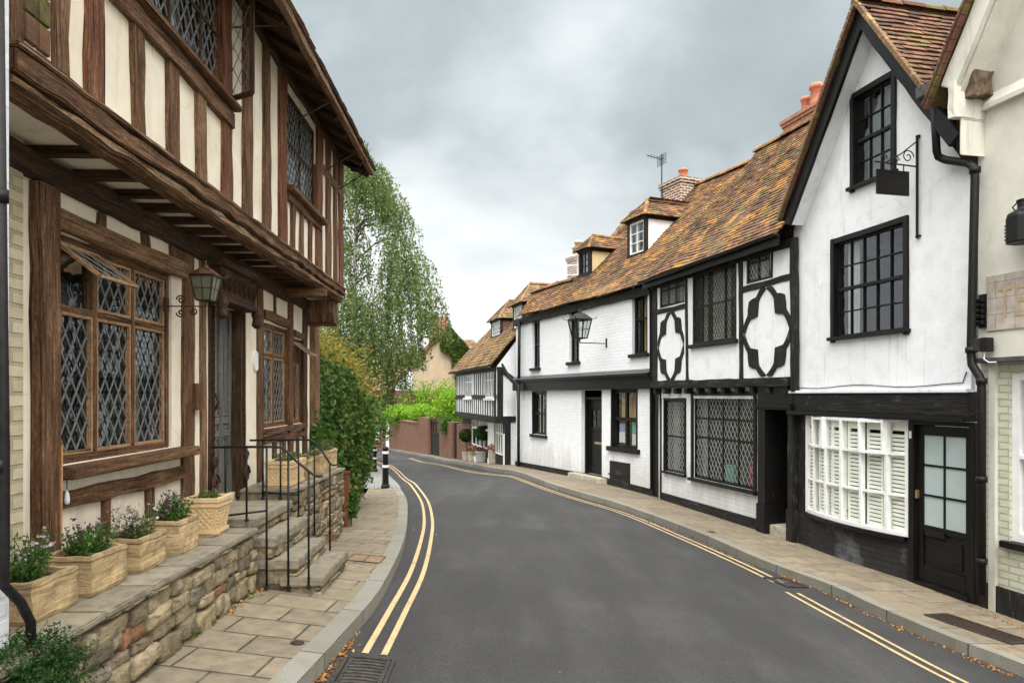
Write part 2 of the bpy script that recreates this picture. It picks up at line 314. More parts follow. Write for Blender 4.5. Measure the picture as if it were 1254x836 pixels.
# ------------------------------------------------------------------ ground form and pixel helpers
def sm(t): t = max(0., min(1., t)); return t * t * (3 - 2 * t)
def hroad(X, Y):
    def seg(y0, y1, k): return k * (max(0, min(Y, y1) - y0))
    Yc = max(Y, -6)
    h = 1.7 + .02 * min(Yc, 17.5) + seg(17.5, 22.3, .06) + seg(22.3, 29.5, .07) + seg(29.5, 45, .04) + seg(45, 300, .012)
    if X > 0: h += .1 * min(X, 6)
    else:
        c = .1 if Y <= 6 else (.1 * (1 - sm((Y - 6) / 4)) - .07 * sm((Y - 9) / 7) * (1 - sm((Y - 20) / 6)))
        h += c * max(X, -3)
    if X > 3 and Y < 9: h += .02 * (9 - max(Y, 3)) * min(1, (X - 3) / 2)
    return h
def zg(X, Y): return CAMZ - hroad(X, Y)
def ray(px, py): return Vector(((px - CX) / FPX, 1.0, -(py - HY) / FPX))
CAMV = Vector((0, 0, CAMZ))
def gp(px, py, dz=0):
    r = ray(px, py); f = lambda t: CAMZ + r.z * t - zg(r.x * t, t) - dz
    a, b = .5, 120.
    t = a; st = .25
    while t < b and f(t) > 0: t += st
    lo, hi = t - st, t
    for _ in range(30):
        m = (lo + hi) / 2
        if f(m) > 0: lo = m
        else: hi = m
    return CAMV + r * hi
def wp(px, py, Y): return CAMV + ray(px, py) * Y
class Fr:
    """local frame of a facade: x to the right as seen from the street, y into the building, z up"""
    def __init__(s, P, Q, z0=None):
        s.O = Vector((P[0], P[1])); s.d = (Vector((Q[0], Q[1])) - s.O); s.L = s.d.length; s.d.normalize()
        s.n = Vector((-s.d.y, s.d.x)); s.z0 = zg(*P) + .1 if z0 is None else z0
        s.rot = math.atan2(s.d.y, s.d.x)
    def loc(s): return Vector((s.O.x, s.O.y, s.z0))
    def w(s, x, y, z): p = s.O + s.d * x + s.n * y; return Vector((p.x, p.y, z + s.z0))
    def wv(s, v): p = s.d * v[0] + s.n * v[1]; return Vector((p.x, p.y, v[2]))
    def l(s, W): q = Vector((W.x, W.y)) - s.O; return Vector((q.dot(s.d), q.dot(s.n), W.z - s.z0))
    def hit(s, px, py, P0, Nl):
        r = ray(px, py); Nw = s.wv(Nl); P = s.w(*P0); t = (P - CAMV).dot(Nw) / r.dot(Nw); return s.l(CAMV + r * t)
    def p(s, px, py, y=0): return s.hit(px, py, (0, y, 0), (0, 1, 0))
    def rect(s, xl, ytl, xr, ytr, ybl, ybr, y=0):
        a, b, c, d = s.p(xl, ytl, y), s.p(xr, ytr, y), s.p(xl, ybl, y), s.p(xr, ybr, y)
        return (a.x, (c.z + d.z) / 2, b.x, (a.z + b.z) / 2)
    def gz(s, x, y=0): W = s.w(x, y, 0); return zg(W.x, W.y) + .1 - s.z0
# ------------------------------------------------------------------ objects
def link(o, parent=None):
    C.objects.link(o)
    if parent is not None: o.parent = parent
    return o
def tagp(o, label=None, cat=None, group=None, kind=None):
    if label: o['label'] = label
    if cat: o['category'] = cat
    if group: o['group'] = group
    if kind: o['kind'] = kind
    return o
def thing(name, label, cat, loc=(0, 0, 0), rz=0, group=None):
    o = bpy.data.objects.new(name, None); o.empty_display_size = .2
    o.location = loc; o.rotation_euler = (0, 0, rz); link(o); return tagp(o, label, cat, group)
def copy_tree(o, parent=None):
    c = o.copy(); C.objects.link(c)
    if parent is not None: c.parent = parent
    for ch in list(KIDS.get(o.name, [])): copy_tree(ch, c)
    return c
KIDS = {}
def planar(pts):
    n = (pts[1] - pts[0]).cross(pts[2] - pts[0]) if len(pts) == 3 else (pts[2] - pts[0]).cross(pts[3] - pts[1])
    a = [abs(v) for v in n]
    if a[1] >= a[0] and a[1] >= a[2]: return [(p.x, p.z) for p in pts]
    if a[0] >= a[2]: return [(p.y, p.z) for p in pts]
    return [(p.x, p.y) for p in pts]
class MB:
    def __init__(s): s.v = []; s.f = []; s.uv = []; s.r = []
    def face(s, pts, uv=None, r=0.5):
        pts = [Vector(p) for p in pts]; i = len(s.v); s.v += [tuple(p) for p in pts]; s.f.append(list(range(i, i + len(pts))))
        s.uv += uv if uv is not None else planar(pts); s.r.append(r); return s
    def mesh(s, vs, fs, uvs=None, r=.5):
        i = len(s.v); s.v += [tuple(v) for v in vs]
        for k, f in enumerate(fs):
            s.f.append([i + q for q in f]); s.uv += (uvs[k] if uvs else planar([Vector(vs[q]) for q in f])); s.r.append(r)
        return s
    def box(s, a, b, grain=False, r=.5, off=None):
        x0, y0, z0 = a; x1, y1, z1 = b
        v = [Vector(p) for p in ((x0, y0, z0), (x1, y0, z0), (x1, y1, z0), (x0, y1, z0), (x0, y0, z1), (x1, y0, z1), (x1, y1, z1), (x0, y1, z1))]
        fs = [(0, 3, 2, 1), (4, 5, 6, 7), (0, 1, 5, 4), (1, 2, 6, 5), (2, 3, 7, 6), (3, 0, 4, 7)]
        uvs = None
        if grain:
            L = [abs(x1 - x0), abs(y1 - y0), abs(z1 - z0)]; g = L.index(max(L)); o = rnd.random() * 9
            uvs = [[(sum(v[q][k] for k in range(3) if k != g) + o, v[q][g] + o) for q in f] for f in fs]
        return s.mesh(v, fs, uvs, r)
    def wbox(s, a, b): return s.box(a, b, True)
    def beam(s, p0, p1, w, y0, y1, amp=.008, n=None, w2=None):
        """timber in a facade plane from p0 to p1 (x, z), width w, front y0 to back y1, with wandering edges"""
        p0, p1 = Vector(p0), Vector(p1); d = p1 - p0; L = d.length; d.normalize(); q = Vector((-d.y, d.x))
        n = n or max(2, int(L / .22)); w2 = w2 or w; vs = []; us = []; o = rnd.random() * 20
        ph = rnd.random() * 6
        for i in range(n + 1):
            t = i / n; c = p0 + d * L * t + q * (amp * 1.2 * math.sin(ph + t * 2.6)); ww = w + (w2 - w) * t
            e = [rnd.uniform(-amp, amp) for _ in range(4)] if 0 < i < n else [0] * 4
            l, r_ = c + q * (ww / 2 + e[0]), c - q * (ww / 2 + e[1])
            vs += [(r_.x, y0 + e[2] * .5, r_.y), (l.x, y0 + e[3] * .5, l.y), (l.x, y1, l.y), (r_.x, y1, r_.y)]
            us.append(t * L + o)
        fs = []; uv = []
        for i in range(n):
            a = i * 4; b = a + 4
            for k in range(4):
                k2 = (k + 1) % 4; fs.append((a + k, a + k2, b + k2, b + k))
                ua = o + k * .37; ub = ua + (w if k in (0, 2) else abs(y1 - y0)); uv.append([(ua, us[i]), (ub, us[i]), (ub, us[i + 1]), (ua, us[i + 1])])
        fs += [(0, 3, 2, 1), (n * 4, n * 4 + 1, n * 4 + 2, n * 4 + 3)]; uv += [[(0, 0), (.1, 0), (.1, .1), (0, .1)]] * 2
        return s.mesh(vs, fs, uv)
    def rod(s, a, b, w=.012, d=None, up=(0, 0, 1)):
        a, b = Vector(a), Vector(b); t = (b - a).normalized(); u = Vector(up)
        if abs(t.dot(u)) > .95: u = Vector((1, 0, 0))
        p = t.cross(u).normalized() * w / 2; q = t.cross(p).normalized() * (d or w) / 2
        v = [a - p - q, a + p - q, a + p + q, a - p + q, b - p - q, b + p - q, b + p + q, b - p + q]; L = (b - a).length; o = rnd.random() * 5
        fs = [(0, 3, 2, 1), (4, 5, 6, 7), (0, 1, 5, 4), (1, 2, 6, 5), (2, 3, 7, 6), (3, 0, 4, 7)]
        uvs = [[(0, 0), (w, 0), (w, w), (0, w)]] * 2 + [[(o, o), (o + w, o), (o + w, o + L), (o, o + L)]] * 4
        return s.mesh(v, fs, uvs)
    def tube(s, pts, r, n=8, cap=True):
        pts = [Vector(p) for p in pts]; rs = r if isinstance(r, (list, tuple)) else [r] * len(pts); vs = []; prev = None; L = 0; us = []
        for i, p in enumerate(pts):
            t = (pts[min(i + 1, len(pts) - 1)] - pts[max(i - 1, 0)]).normalized()
            u = Vector((0, 0, 1)) if prev is None else prev
            if abs(t.dot(u)) > .98: u = Vector((1, 0, 0)) if abs(t.x) < .9 else Vector((0, 1, 0))
            a = (u - t * u.dot(t)).normalized(); b = t.cross(a); prev = a
            if i: L += (p - pts[i - 1]).length
            us.append(L)
            for k in range(n): an = 2 * math.pi * k / n; vs.append(p + (a * math.cos(an) + b * math.sin(an)) * rs[i])
        fs = []; uv = []
        for i in range(len(pts) - 1):
            for k in range(n):
                k2 = (k + 1) % n; fs.append((i * n + k, i * n + k2, (i + 1) * n + k2, (i + 1) * n + k)); c = 2 * math.pi * rs[i] / n
                uv.append([(k * c, us[i]), (k * c + c, us[i]), (k * c + c, us[i + 1]), (k * c, us[i + 1])])
        if cap:
            fs += [tuple(range(n))[::-1], tuple(range((len(pts) - 1) * n, len(pts) * n))]; uv += [[(0, 0)] * n] * 2
        return s.mesh(vs, fs, uv)
    def lathe(s, prof, n=16, c=(0, 0, 0), sq=False):
        vs = []
        for r, z in prof:
            for k in range(n): an = 2 * math.pi * (k + (.5 if sq else 0)) / n; vs.append((c[0] + r * math.cos(an), c[1] + r * math.sin(an), c[2] + z))
        fs = [(i * n + k, i * n + (k + 1) % n, (i + 1) * n + (k + 1) % n, (i + 1) * n + k) for i in range(len(prof) - 1) for k in range(n)]
        fs += [tuple(range(n))[::-1], tuple(range((len(prof) - 1) * n, len(prof) * n))]
        return s.mesh(vs, fs)
    def prism(s, poly, y0, y1):
        """poly in (x, z), counter-clockwise seen from the street"""
        n = len(poly); f = [(p[0], y0, p[1]) for p in poly]; b = [(p[0], y1, p[1]) for p in poly]
        s.face(f); s.face(b[::-1])
        for i in range(n): j = (i + 1) % n; s.face([f[i], b[i], b[j], f[j]])
        return s
    def build(s, name, m, parent=None, smooth=False, bevel=0, label=None):
        me = bpy.data.meshes.new(name); me.from_pydata(s.v, [], s.f)
        ul = me.uv_layers.new(name='UVMap'); ul.data.foreach_set('uv', [c for q in s.uv for c in q])
        a = me.attributes.new('rnd', 'FLOAT', 'FACE'); a.data.foreach_set('value', s.r)
        me.materials.append(MT[m] if isinstance(m, str) else m)
        if smooth: me.polygons.foreach_set('use_smooth', [True] * len(me.polygons))
        me.update(); o = bpy.data.objects.new(name, me); link(o, parent)
        if parent is not None: KIDS.setdefault(parent.name, []).append(o)
        if bevel:
            bm = bmesh.new(); bm.from_mesh(me); bmesh.ops.remove_doubles(bm, verts=bm.verts, dist=1e-5)
            es = [e for e in bm.edges if len(e.link_faces) == 2 and e.calc_face_angle(0) > .6]
            try: bmesh.ops.bevel(bm, geom=es, offset=bevel, segments=2, affect='EDGES', clamp_overlap=True)
            except Exception: pass
            bm.to_mesh(me); bm.free()
        if label: o['label'] = label
        return o
def clip(poly, f):
    out = []
    for i in range(len(poly)):
        a, b = poly[i], poly[(i + 1) % len(poly)]; fa, fb = f(a), f(b)
        if fa >= 0: out.append(a)
        if fa * fb < 0: t = fa / (fa - fb); out.append((a[0] + (b[0] - a[0]) * t, a[1] + (b[1] - a[1]) * t))
    return out
def wall(mb, poly, holes, y0, reveal=.14):
    """wall face (convex outline in x, z, counter-clockwise) with real openings and reveals"""
    xs = sorted({p[0] for p in poly} | {h[k] for h in holes for k in (0, 2)}); zs = sorted({p[1] for p in poly} | {h[k] for h in holes for k in (1, 3)})
    xs = [x for i, x in enumerate(xs) if i == 0 or x - xs[i - 1] > 1e-5]; zs = [z for i, z in enumerate(zs) if i == 0 or z - zs[i - 1] > 1e-5]
    for i in range(len(xs) - 1):
        for j in range(len(zs) - 1):
            cx, cz = (xs[i] + xs[i + 1]) / 2, (zs[j] + zs[j + 1]) / 2
            if any(h[0] < cx < h[2] and h[1] < cz < h[3] for h in holes): continue
            q = [(xs[i], zs[j]), (xs[i + 1], zs[j]), (xs[i + 1], zs[j + 1]), (xs[i], zs[j + 1])]
            for k in range(len(poly)):
                a, b = poly[k], poly[(k + 1) % len(poly)]
                q = clip(q, lambda p: (b[0] - a[0]) * (p[1] - a[1]) - (b[1] - a[1]) * (p[0] - a[0]))
                if len(q) < 3: break
            if len(q) >= 3: mb.face([(p[0], y0, p[1]) for p in q])
    for x0, z0, x1, z1 in holes:
        y1 = y0 + reveal
        mb.face([(x0, y0, z0), (x0, y0, z1), (x0, y1, z1), (x0, y1, z0)]); mb.face([(x1, y0, z1), (x1, y0, z0), (x1, y1, z0), (x1, y1, z1)])
        mb.face([(x0, y0, z0), (x0, y1, z0), (x1, y1, z0), (x1, y0, z0)]); mb.face([(x0, y1, z1), (x0, y0, z1), (x1, y0, z1), (x1, y1, z1)])
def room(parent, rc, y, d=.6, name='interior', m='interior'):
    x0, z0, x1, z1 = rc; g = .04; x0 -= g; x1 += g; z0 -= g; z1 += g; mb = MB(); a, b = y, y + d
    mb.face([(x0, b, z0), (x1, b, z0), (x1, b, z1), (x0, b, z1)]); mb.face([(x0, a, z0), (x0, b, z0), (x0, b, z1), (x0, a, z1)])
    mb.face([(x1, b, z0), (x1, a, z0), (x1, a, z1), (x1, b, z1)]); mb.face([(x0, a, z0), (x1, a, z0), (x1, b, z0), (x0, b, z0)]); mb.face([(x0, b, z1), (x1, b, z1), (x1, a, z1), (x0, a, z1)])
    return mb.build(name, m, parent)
def lattice(mb, x0, z0, x1, z1, y, dx=.11, dz=.17, w=.009, t=.005):
    L = [(x0, z0), (x1, z0), (x1, z1), (x0, z1)]
    for sg in (1, -1):
        k = sg * dz / dx; step = dz * 2 / 2
        # lines z = k (x - x0) + c
        cs = [z0 - k * 0, ]; cmin = min(z - k * (x - x0) for x, z in L); cmax = max(z - k * (x - x0) for x, z in L); c = math.floor((cmin - z0) / step) * step + z0 + step * .5
        while c < cmax:
            pts = []
            xa, xb = x0, x1; za, zb = c + k * (xa - x0), c + k * (xb - x0)
            # clip on z
            ts = [0, 1]
            d = zb - za
            t0, t1 = sorted(((z0 - za) / d, (z1 - za) / d)); t0 = max(0, t0); t1 = min(1, t1)
            if t1 - t0 > .02:
                A = (xa + (xb - xa) * t0, y, za + d * t0); B = (xa + (xb - xa) * t1, y, za + d * t1)
                mb.rod(A, B, t, w, up=(0, 1, 0)) if False else mb.rod(A, B, w, t, up=(0, 1, 0))
            c += step
def window(parent, rc, y, cols=2, rows=2, fm='black_gloss', fw=.05, mw=.022, lat=None, latm='lead', glass='glass', curtain=None, depth=.06, cfr=None, rfr=None, sash=False, roomd=.55, casing=None, name='window', paper=None, cdrop=0, ly=.012, blind=None):
    """frame object (returned) with glazing, lattice and curtains under it; sits with its front at y"""
    x0, z0, x1, z1 = rc; mb = MB(); wood_ = True
    mb.wbox((x0, y, z0), (x0 + fw, y + depth, z1)); mb.wbox((x1 - fw, y, z0), (x1, y + depth, z1))
    mb.wbox((x0 + fw, y + .001, z0), (x1 - fw, y + depth, z0 + fw)); mb.wbox((x0 + fw, y + .001, z1 - fw), (x1 - fw, y + depth, z1))
    ix0, ix1, iz0, iz1 = x0 + fw, x1 - fw, z0 + fw, z1 - fw
    cf = cfr or [i / cols for i in range(1, cols)]; rf = rfr or [i / rows for i in range(1, rows)]
    cxs = [ix0 + (ix1 - ix0) * f for f in cf]; rzs = [iz0 + (iz1 - iz0) * f for f in rf]
    for x in cxs: mb.wbox((x - mw / 2, y + .006, iz0), (x + mw / 2, y + depth * .8, iz1))
    for z in rzs: mb.wbox((ix0, y + .008, z - mw / 2), (ix1, y + depth * .75, z + mw / 2))
    if sash:
        z = (iz0 + iz1) / 2; mb.wbox((ix0, y - .012, z - .022), (ix1, y + depth * .9, z + .022))
    fr = mb.build(name, fm, parent, bevel=.004)
    g = MB(); g.face([(ix0, y + depth * .5, iz0), (ix1, y + depth * .5, iz0), (ix1, y + depth * .5, iz1), (ix0, y + depth * .5, iz1)]); g.build('pane', glass, fr)
    if lat:
        ex = [ix0] + cxs + [ix1]; ez = [iz0] + rzs + [iz1]; lm = MB()
        for i in range(len(ex) - 1):
            for j in range(len(ez) - 1): lattice(lm, ex[i] + mw / 2, ez[j] + mw / 2, ex[i + 1] - mw / 2, ez[j + 1] - mw / 2, y + depth * .5 - ly, *lat)
        if lm.f: lm.build('leading', latm, fr)
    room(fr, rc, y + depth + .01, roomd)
    if curtain:
        m, parts = curtain; cm = MB()
        for a, b in parts:
            n = max(3, int((b - a) * (ix1 - ix0) / .03)); xa = ix0 + (ix1 - ix0) * a; xb = ix0 + (ix1 - ix0) * b
            pr = None
            for i in range(n + 1):
                x = xa + (xb - xa) * i / n; yy = y + depth + .10 + .02 * math.sin(i * 1.9 + a * 7)
                if pr: cm.face([(pr[0], pr[1], iz0 + cdrop * (iz1 - iz0)), (x, yy, iz0 + cdrop * (iz1 - iz0)), (x, yy, iz1), (pr[0], pr[1], iz1)])
                pr = (x, yy)
        cm.build('curtain', m, fr, smooth=True)
    if blind:
        q = MB(); n = int((iz1 - iz0) / .05)
        for i in range(n): z = iz0 + .05 * i; q.box((ix0, y + depth + .04, z), (ix1, y + depth + .07, z + .035))
        q.build('blind', blind, fr)
    return fr
def casing(parent, rc, y, w=.09, t=.03, m='black_timber', sill=.05, sout=.05, sillext=.04, name='window_casing', bottom=True, top=True):
    x0, z0, x1, z1 = rc; mb = MB()
    mb.beam((x0 - w / 2, z0 - (w if bottom else 0)), (x0 - w / 2, z1 + (w if top else 0)), w, y - t, y + .05, .003); mb.beam((x1 + w / 2, z0 - (w if bottom else 0)), (x1 + w / 2, z1 + (w if top else 0)), w, y - t, y + .05, .003)
    if top: mb.beam((x0, z1 + w / 2), (x1, z1 + w / 2), w, y - t + .002, y + .05, .003)
    o = None
    if bottom and not sill: mb.beam((x0, z0 - w / 2), (x1, z0 - w / 2), w, y - t + .002, y + .05, .003)
    o = mb.build(name, m, parent, bevel=.004)
    if sill: MB().wbox((x0 - w - sillext, y - t - sout, z0 - sill), (x1 + w + sillext, y + .06, z0 - .001)).build('sill', m, parent, bevel=.006)
    return o
def tiles(mb, P0, U, V, poly, w=.165, g=.105, th=.016, seed=1, sag=.03, lift=.0):
    """courses of separate clay tiles laid on the plane P0 + u U + v V inside poly (u, v)"""
    rr = random.Random(seed); P0, U, V = Vector(P0), Vector(U).normalized(), Vector(V).normalized(); Nn = U.cross(V).normalized()
    vmin = min(p[1] for p in poly); vmax = max(p[1] for p in poly); r = 0; v = vmin
    def P(u, v, h):
        s_ = sag * (mnoise.noise(Vector((u * .45 + seed, v * .5, 0))) ) + sag * .35 * mnoise.noise(Vector((u * 1.7, v * 1.9, seed)))
        return P0 + U * u + V * v + Nn * (h + s_)
    # boarding underneath
    while v < vmax - .01:
        xs = []
        vm = min(v + g * .5, vmax - .005)
        for i in range(len(poly)):
            a, b = poly[i], poly[(i + 1) % len(poly)]
            if (a[1] - vm) * (b[1] - vm) < 0: xs.append(a[0] + (b[0] - a[0]) * (vm - a[1]) / (b[1] - a[1]))
        xs.sort()
        for k in range(0, len(xs) - 1, 2):
            ua, ub = xs[k], xs[k + 1]
            A, B, C_, D = P(ua, v, -.012), P(ub, v, -.012), P(ub, v + g, -.012), P(ua, v + g, -.012)
            mb.face([A, B, C_, D], r=.3)
            u = ua - (w / 2 if r % 2 else 0)
            while u < ub:
                a = max(u + .003, ua); b = min(u + w - .003, ub)
                if b - a > .02:
                    j = rr.uniform(-.007, .007); h0 = th + rr.uniform(0, .012) + lift; h1 = .002 + lift; dd = rr.uniform(-.004, .004); cr_ = rr.random()
                    cr_ = .15 + .7 * cr_ if rr.random() > .06 else rr.choice((0, 1))
                    p = [P(a, v + j, h0 + dd), P(b, v + j, h0 - dd), P(b, v + g * 1.25, h1), P(a, v + g * 1.25, h1)]; q = [P(a, v + j, -.012), P(b, v + j, -.012)]
                    mb.face(p, r=cr_); mb.face([q[0], q[1], p[1], p[0]], r=cr_ * .7); mb.face([q[1], P(b, v + g, -.012), p[2], p[1]], r=cr_ * .7); mb.face([P(a, v + g, -.012), q[0], p[0], p[3]], r=cr_ * .7)
                u += w
        v += g; r += 1
def ridge(mb, a, b, r=.09, n=6, L=.32):
    a, b = Vector(a), Vector(b); d = (b - a); T = d.length; d.normalize(); k = max(1, int(T / L)); side = d.cross(Vector((0, 0, 1))).normalized()
    for i in range(k):
        p, q = a + d * T * i / k, a + d * (T * (i + 1) / k - .01); rr_ = r * rnd.uniform(.95, 1.1); c = rnd.uniform(.3, 1)
        jz = Vector((0, 0, rnd.uniform(-.008, .008)))
        A = [p + jz + side * rr_ * math.cos(t) + Vector((0, 0, rr_ * math.sin(t) - .03)) for t in [math.pi * j / n for j in range(n + 1)]]; B = [x + (q - p) for x in A]
        for j in range(n): mb.face([A[j], B[j], B[j + 1], A[j + 1]], r=c)
        mb.face(A, r=c); mb.face(B[::-1], r=c)
def rubble(mb, x0, x1, z0, z1, y, seed=1, hmin=.06, hmax=.15, wmin=.09, wmax=.3, zt=None):
    rr = random.Random(seed); z = z0
    while z < z1 - .015:
        h = rr.uniform(hmin, hmax)
        if zt is not None and z > z1 - zt: h = rr.uniform(.022, .04)
        h = min(h, z1 - z); x = x0 - rr.random() * .1
        while x < x1:
            w = rr.uniform(wmin, wmax) * (1.3 if h < .05 else 1); a = max(x, x0); b = min(x + w, x1)
            if b - a > .03:
                cx, cz = (a + b) / 2, z + h / 2 + rr.uniform(-.16, .16) * h; hw, hh = (b - a) / 2 - .004, h / 2 * rr.uniform(.8, 1.18) - .002; out = rr.uniform(.0, .03); n = 14; tlt = rr.uniform(-.18, .18); cr_ = rr.random()
                rings = []
                for k, (sc, dy) in enumerate(((1.0, .03), (.97, -out), (.88, -out - .008), (.42, -out - .011 + rr.uniform(-.008, .006)))):
                    ring = []
                    for i in range(n):
                        an = 2 * math.pi * (i + .5) / n; c, s_ = math.cos(an), math.sin(an); pw = .34
                        ex = math.copysign(abs(c) ** pw, c); ez = math.copysign(abs(s_) ** pw, s_)
                        jr = 1 + .30 * mnoise.noise(Vector((cx * 9 + c * 2.4, cz * 9 + s_ * 2.4, seed)))
                        ring.append((cx + ex * hw * sc * jr, y + dy + .016 * mnoise.noise(Vector((cx * 20 + ex * 3, cz * 20 + ez * 3, k))), cz + ez * hh * sc * jr + ex * hw * sc * tlt * .35))
                    rings.append(ring)
                vs = [p for r_ in rings for p in r_]; fs = [(k * n + i, k * n + (i + 1) % n, (k + 1) * n + (i + 1) % n, (k + 1) * n + i) for k in range(3) for i in range(n)] + [tuple(range(3 * n, 4 * n))]
                mb.mesh(vs, fs, None, cr_)
            x += w
        z += h
def slab(mb, x0, x1, y0, y1, z0, z1, amp=.01, seed=1, seg=.12, r=.5):
    """worn stone block with uneven edges"""
    nx, ny, nz = [max(1, int(abs(d) / seg)) for d in (x1 - x0, y1 - y0, z1 - z0)]; nz = max(nz, 2)
    bm = bmesh.new(); bmesh.ops.create_cube(bm, size=1); bmesh.ops.scale(bm, vec=(x1 - x0, y1 - y0, z1 - z0), verts=bm.verts); bmesh.ops.translate(bm, vec=((x0 + x1) / 2, (y0 + y1) / 2, (z0 + z1) / 2), verts=bm.verts)
    for ax, n in ((0, nx), (1, ny), (2, nz)):
        for i in range(1, n):
            co = [(x0, x1), (y0, y1), (z0, z1)][ax]; p = [0, 0, 0]; p[ax] = co[0] + (co[1] - co[0]) * i / n; q = [0, 0, 0]; q[ax] = 1
            bmesh.ops.bisect_plane(bm, geom=bm.verts[:] + bm.edges[:] + bm.faces[:], plane_co=p, plane_no=q)
    es = [e for e in bm.edges if e.calc_face_angle(0) > .8]
    bmesh.ops.bevel(bm, geom=es, offset=.008, segments=2, affect='EDGES')
    for v in bm.verts:
        nn = mnoise.noise_vector(v.co * 7 + Vector((seed * 3.1, 0, 0))); v.co += nn * amp
    bm.verts.index_update(); mb.mesh([v.co.copy() for v in bm.verts], [[v.index for v in f.verts] for f in bm.faces], None, r); bm.free()
# ------------------------------------------------------------------ foliage
rs = np.random.RandomState(5)
def leaves(name, m, cen, size, parent=None, asp=1.8, nrm=None, spread=1.0, droop=0.0, rv=None):
    cen = np.asarray(cen, float); n = len(cen)
    if n == 0: return None
    a = rs.normal(size=(n, 3)); a[:, 2] -= droop * 2
    a /= np.linalg.norm(a, axis=1)[:, None]; b = rs.normal(size=(n, 3)) * spread
    if nrm is not None: b = b * .6 + nrm * 1.0
    # leaf axis a, leaf normal about b
    c = np.cross(a, b); c /= (np.linalg.norm(c, axis=1)[:, None] + 1e-9)
    s = size * rs.uniform(.6, 1.3, size=(n, 1)); nn = np.cross(c, a)
    v = np.stack([cen - a * s * .5, cen + c * s / asp * .5 + nn * s * .05, cen + a * s * .5 - nn * s * .12, cen - c * s / asp * .5 + nn * s * .05], 1).reshape(-1, 3)
    me = bpy.data.meshes.new(name); me.vertices.add(4 * n); me.vertices.foreach_set('co', v.ravel())
    me.loops.add(4 * n); me.loops.foreach_set('vertex_index', np.arange(4 * n, dtype=np.int32)); me.polygons.add(n)
    me.polygons.foreach_set('loop_start', np.arange(0, 4 * n, 4, dtype=np.int32)); me.polygons.foreach_set('loop_total', np.full(n, 4, dtype=np.int32))
    at = me.attributes.new('rnd', 'FLOAT', 'FACE'); at.data.foreach_set('value', (rs.random_sample(n) if rv is None else rv).astype(np.float32))
    me.materials.append(MT[m]); me.update(calc_edges=True); me.validate()
    o = bpy.data.objects.new(name, me); link(o, parent)
    if parent is not None: KIDS.setdefault(parent.name, []).append(o)
    return o
def blob_pts(n, c, r, shell=.35, noise_amp=.25, sc=1.3, seed=0, zflat=None):
    d = rs.normal(size=(n, 3)); d /= np.linalg.norm(d, axis=1)[:, None]
    rad = 1 - shell * rs.random_sample(n) ** 1.5
    na = np.array([mnoise.noise(Vector((x * sc + seed, y * sc, z * sc))) + .5 * mnoise.noise(Vector((x * sc * 2.7 + seed, y * sc * 2.7, z * sc * 2.7))) for x, y, z in d * np.array([1, 1, 1]) * 1.6])
    rad = rad * (1 + noise_amp * na); p = d * rad[:, None] * np.array(r) + np.array(c)
    return p, d

# ================================================================== SETTING
def grid(name, xs, ys, zf, m, kind=None, parent=None):
    vs = [(x, y, zf(x, y)) for y in ys for x in xs]; nx = len(xs)
    fs = [(j * nx + i, j * nx + i + 1, (j + 1) * nx + i + 1, (j + 1) * nx + i) for j in range(len(ys) - 1) for i in range(nx - 1)]
    mb = MB(); mb.mesh(vs, fs, [[(vs[q][0], vs[q][1]) for q in f] for f in fs]); o = mb.build(name, m, parent, smooth=True)
    if kind: o['kind'] = kind
    return o
fr_ = lambda a, b, s: [a + (b - a) * i / max(1, int((b - a) / s)) for i in range(max(1, int((b - a) / s)) + 1)]
plain('earth', (.10, .10, .05), .95, 0, .4, 3, .5, .02)
grid('ground', [-900, -300, -120] + fr_(-60, 60, 6) + [120, 300, 900], [-600, -200, -60] + fr_(-30, 90, 6) + [200, 500, 1500], lambda x, y: zg(max(-3, min(x, 6)), min(y, 90)) - .35, 'earth', 'structure')
road = grid('road', fr_(-14, 7.5, .5), fr_(-8, 60, .5), lambda x, y: zg(x, y), 'asphalt', 'structure')
def resample(pts, n):
    pts = [Vector((p[0], p[1])) for p in pts]; L = [0]
    for a, b in zip(pts, pts[1:]): L.append(L[-1] + (b - a).length)
    out = []
    for i in range(n):
        t = L[-1] * i / (n - 1); k = 0
        while k < len(L) - 2 and L[k + 1] < t: k += 1
        out.append(pts[k].lerp(pts[k + 1], (t - L[k]) / max(1e-9, L[k + 1] - L[k])))
    return out
def spline(pts, n):
    """Catmull-Rom through pts, then even resampling"""
    P = [Vector((p[0], p[1])) for p in pts]; P = [P[0] * 2 - P[1]] + P + [P[-1] * 2 - P[-2]]; out = []
    for i in range(1, len(P) - 2):
        for k in range(12):
            t = k / 12; a, b, c, d = P[i - 1], P[i], P[i + 1], P[i + 2]
            out.append(.5 * ((2 * b) + (c - a) * t + (2 * a - 5 * b + 4 * c - d) * t * t + (3 * b - a - 3 * c + d) * t ** 3))
    out.append(P[-2]); return resample(out, n)
def offs(c, d):
    out = []
    for i, p in enumerate(c):
        t = (c[min(i + 1, len(c) - 1)] - c[max(i - 1, 0)]).normalized(); out.append(p + Vector((-t.y, t.x)) * d)
    return out
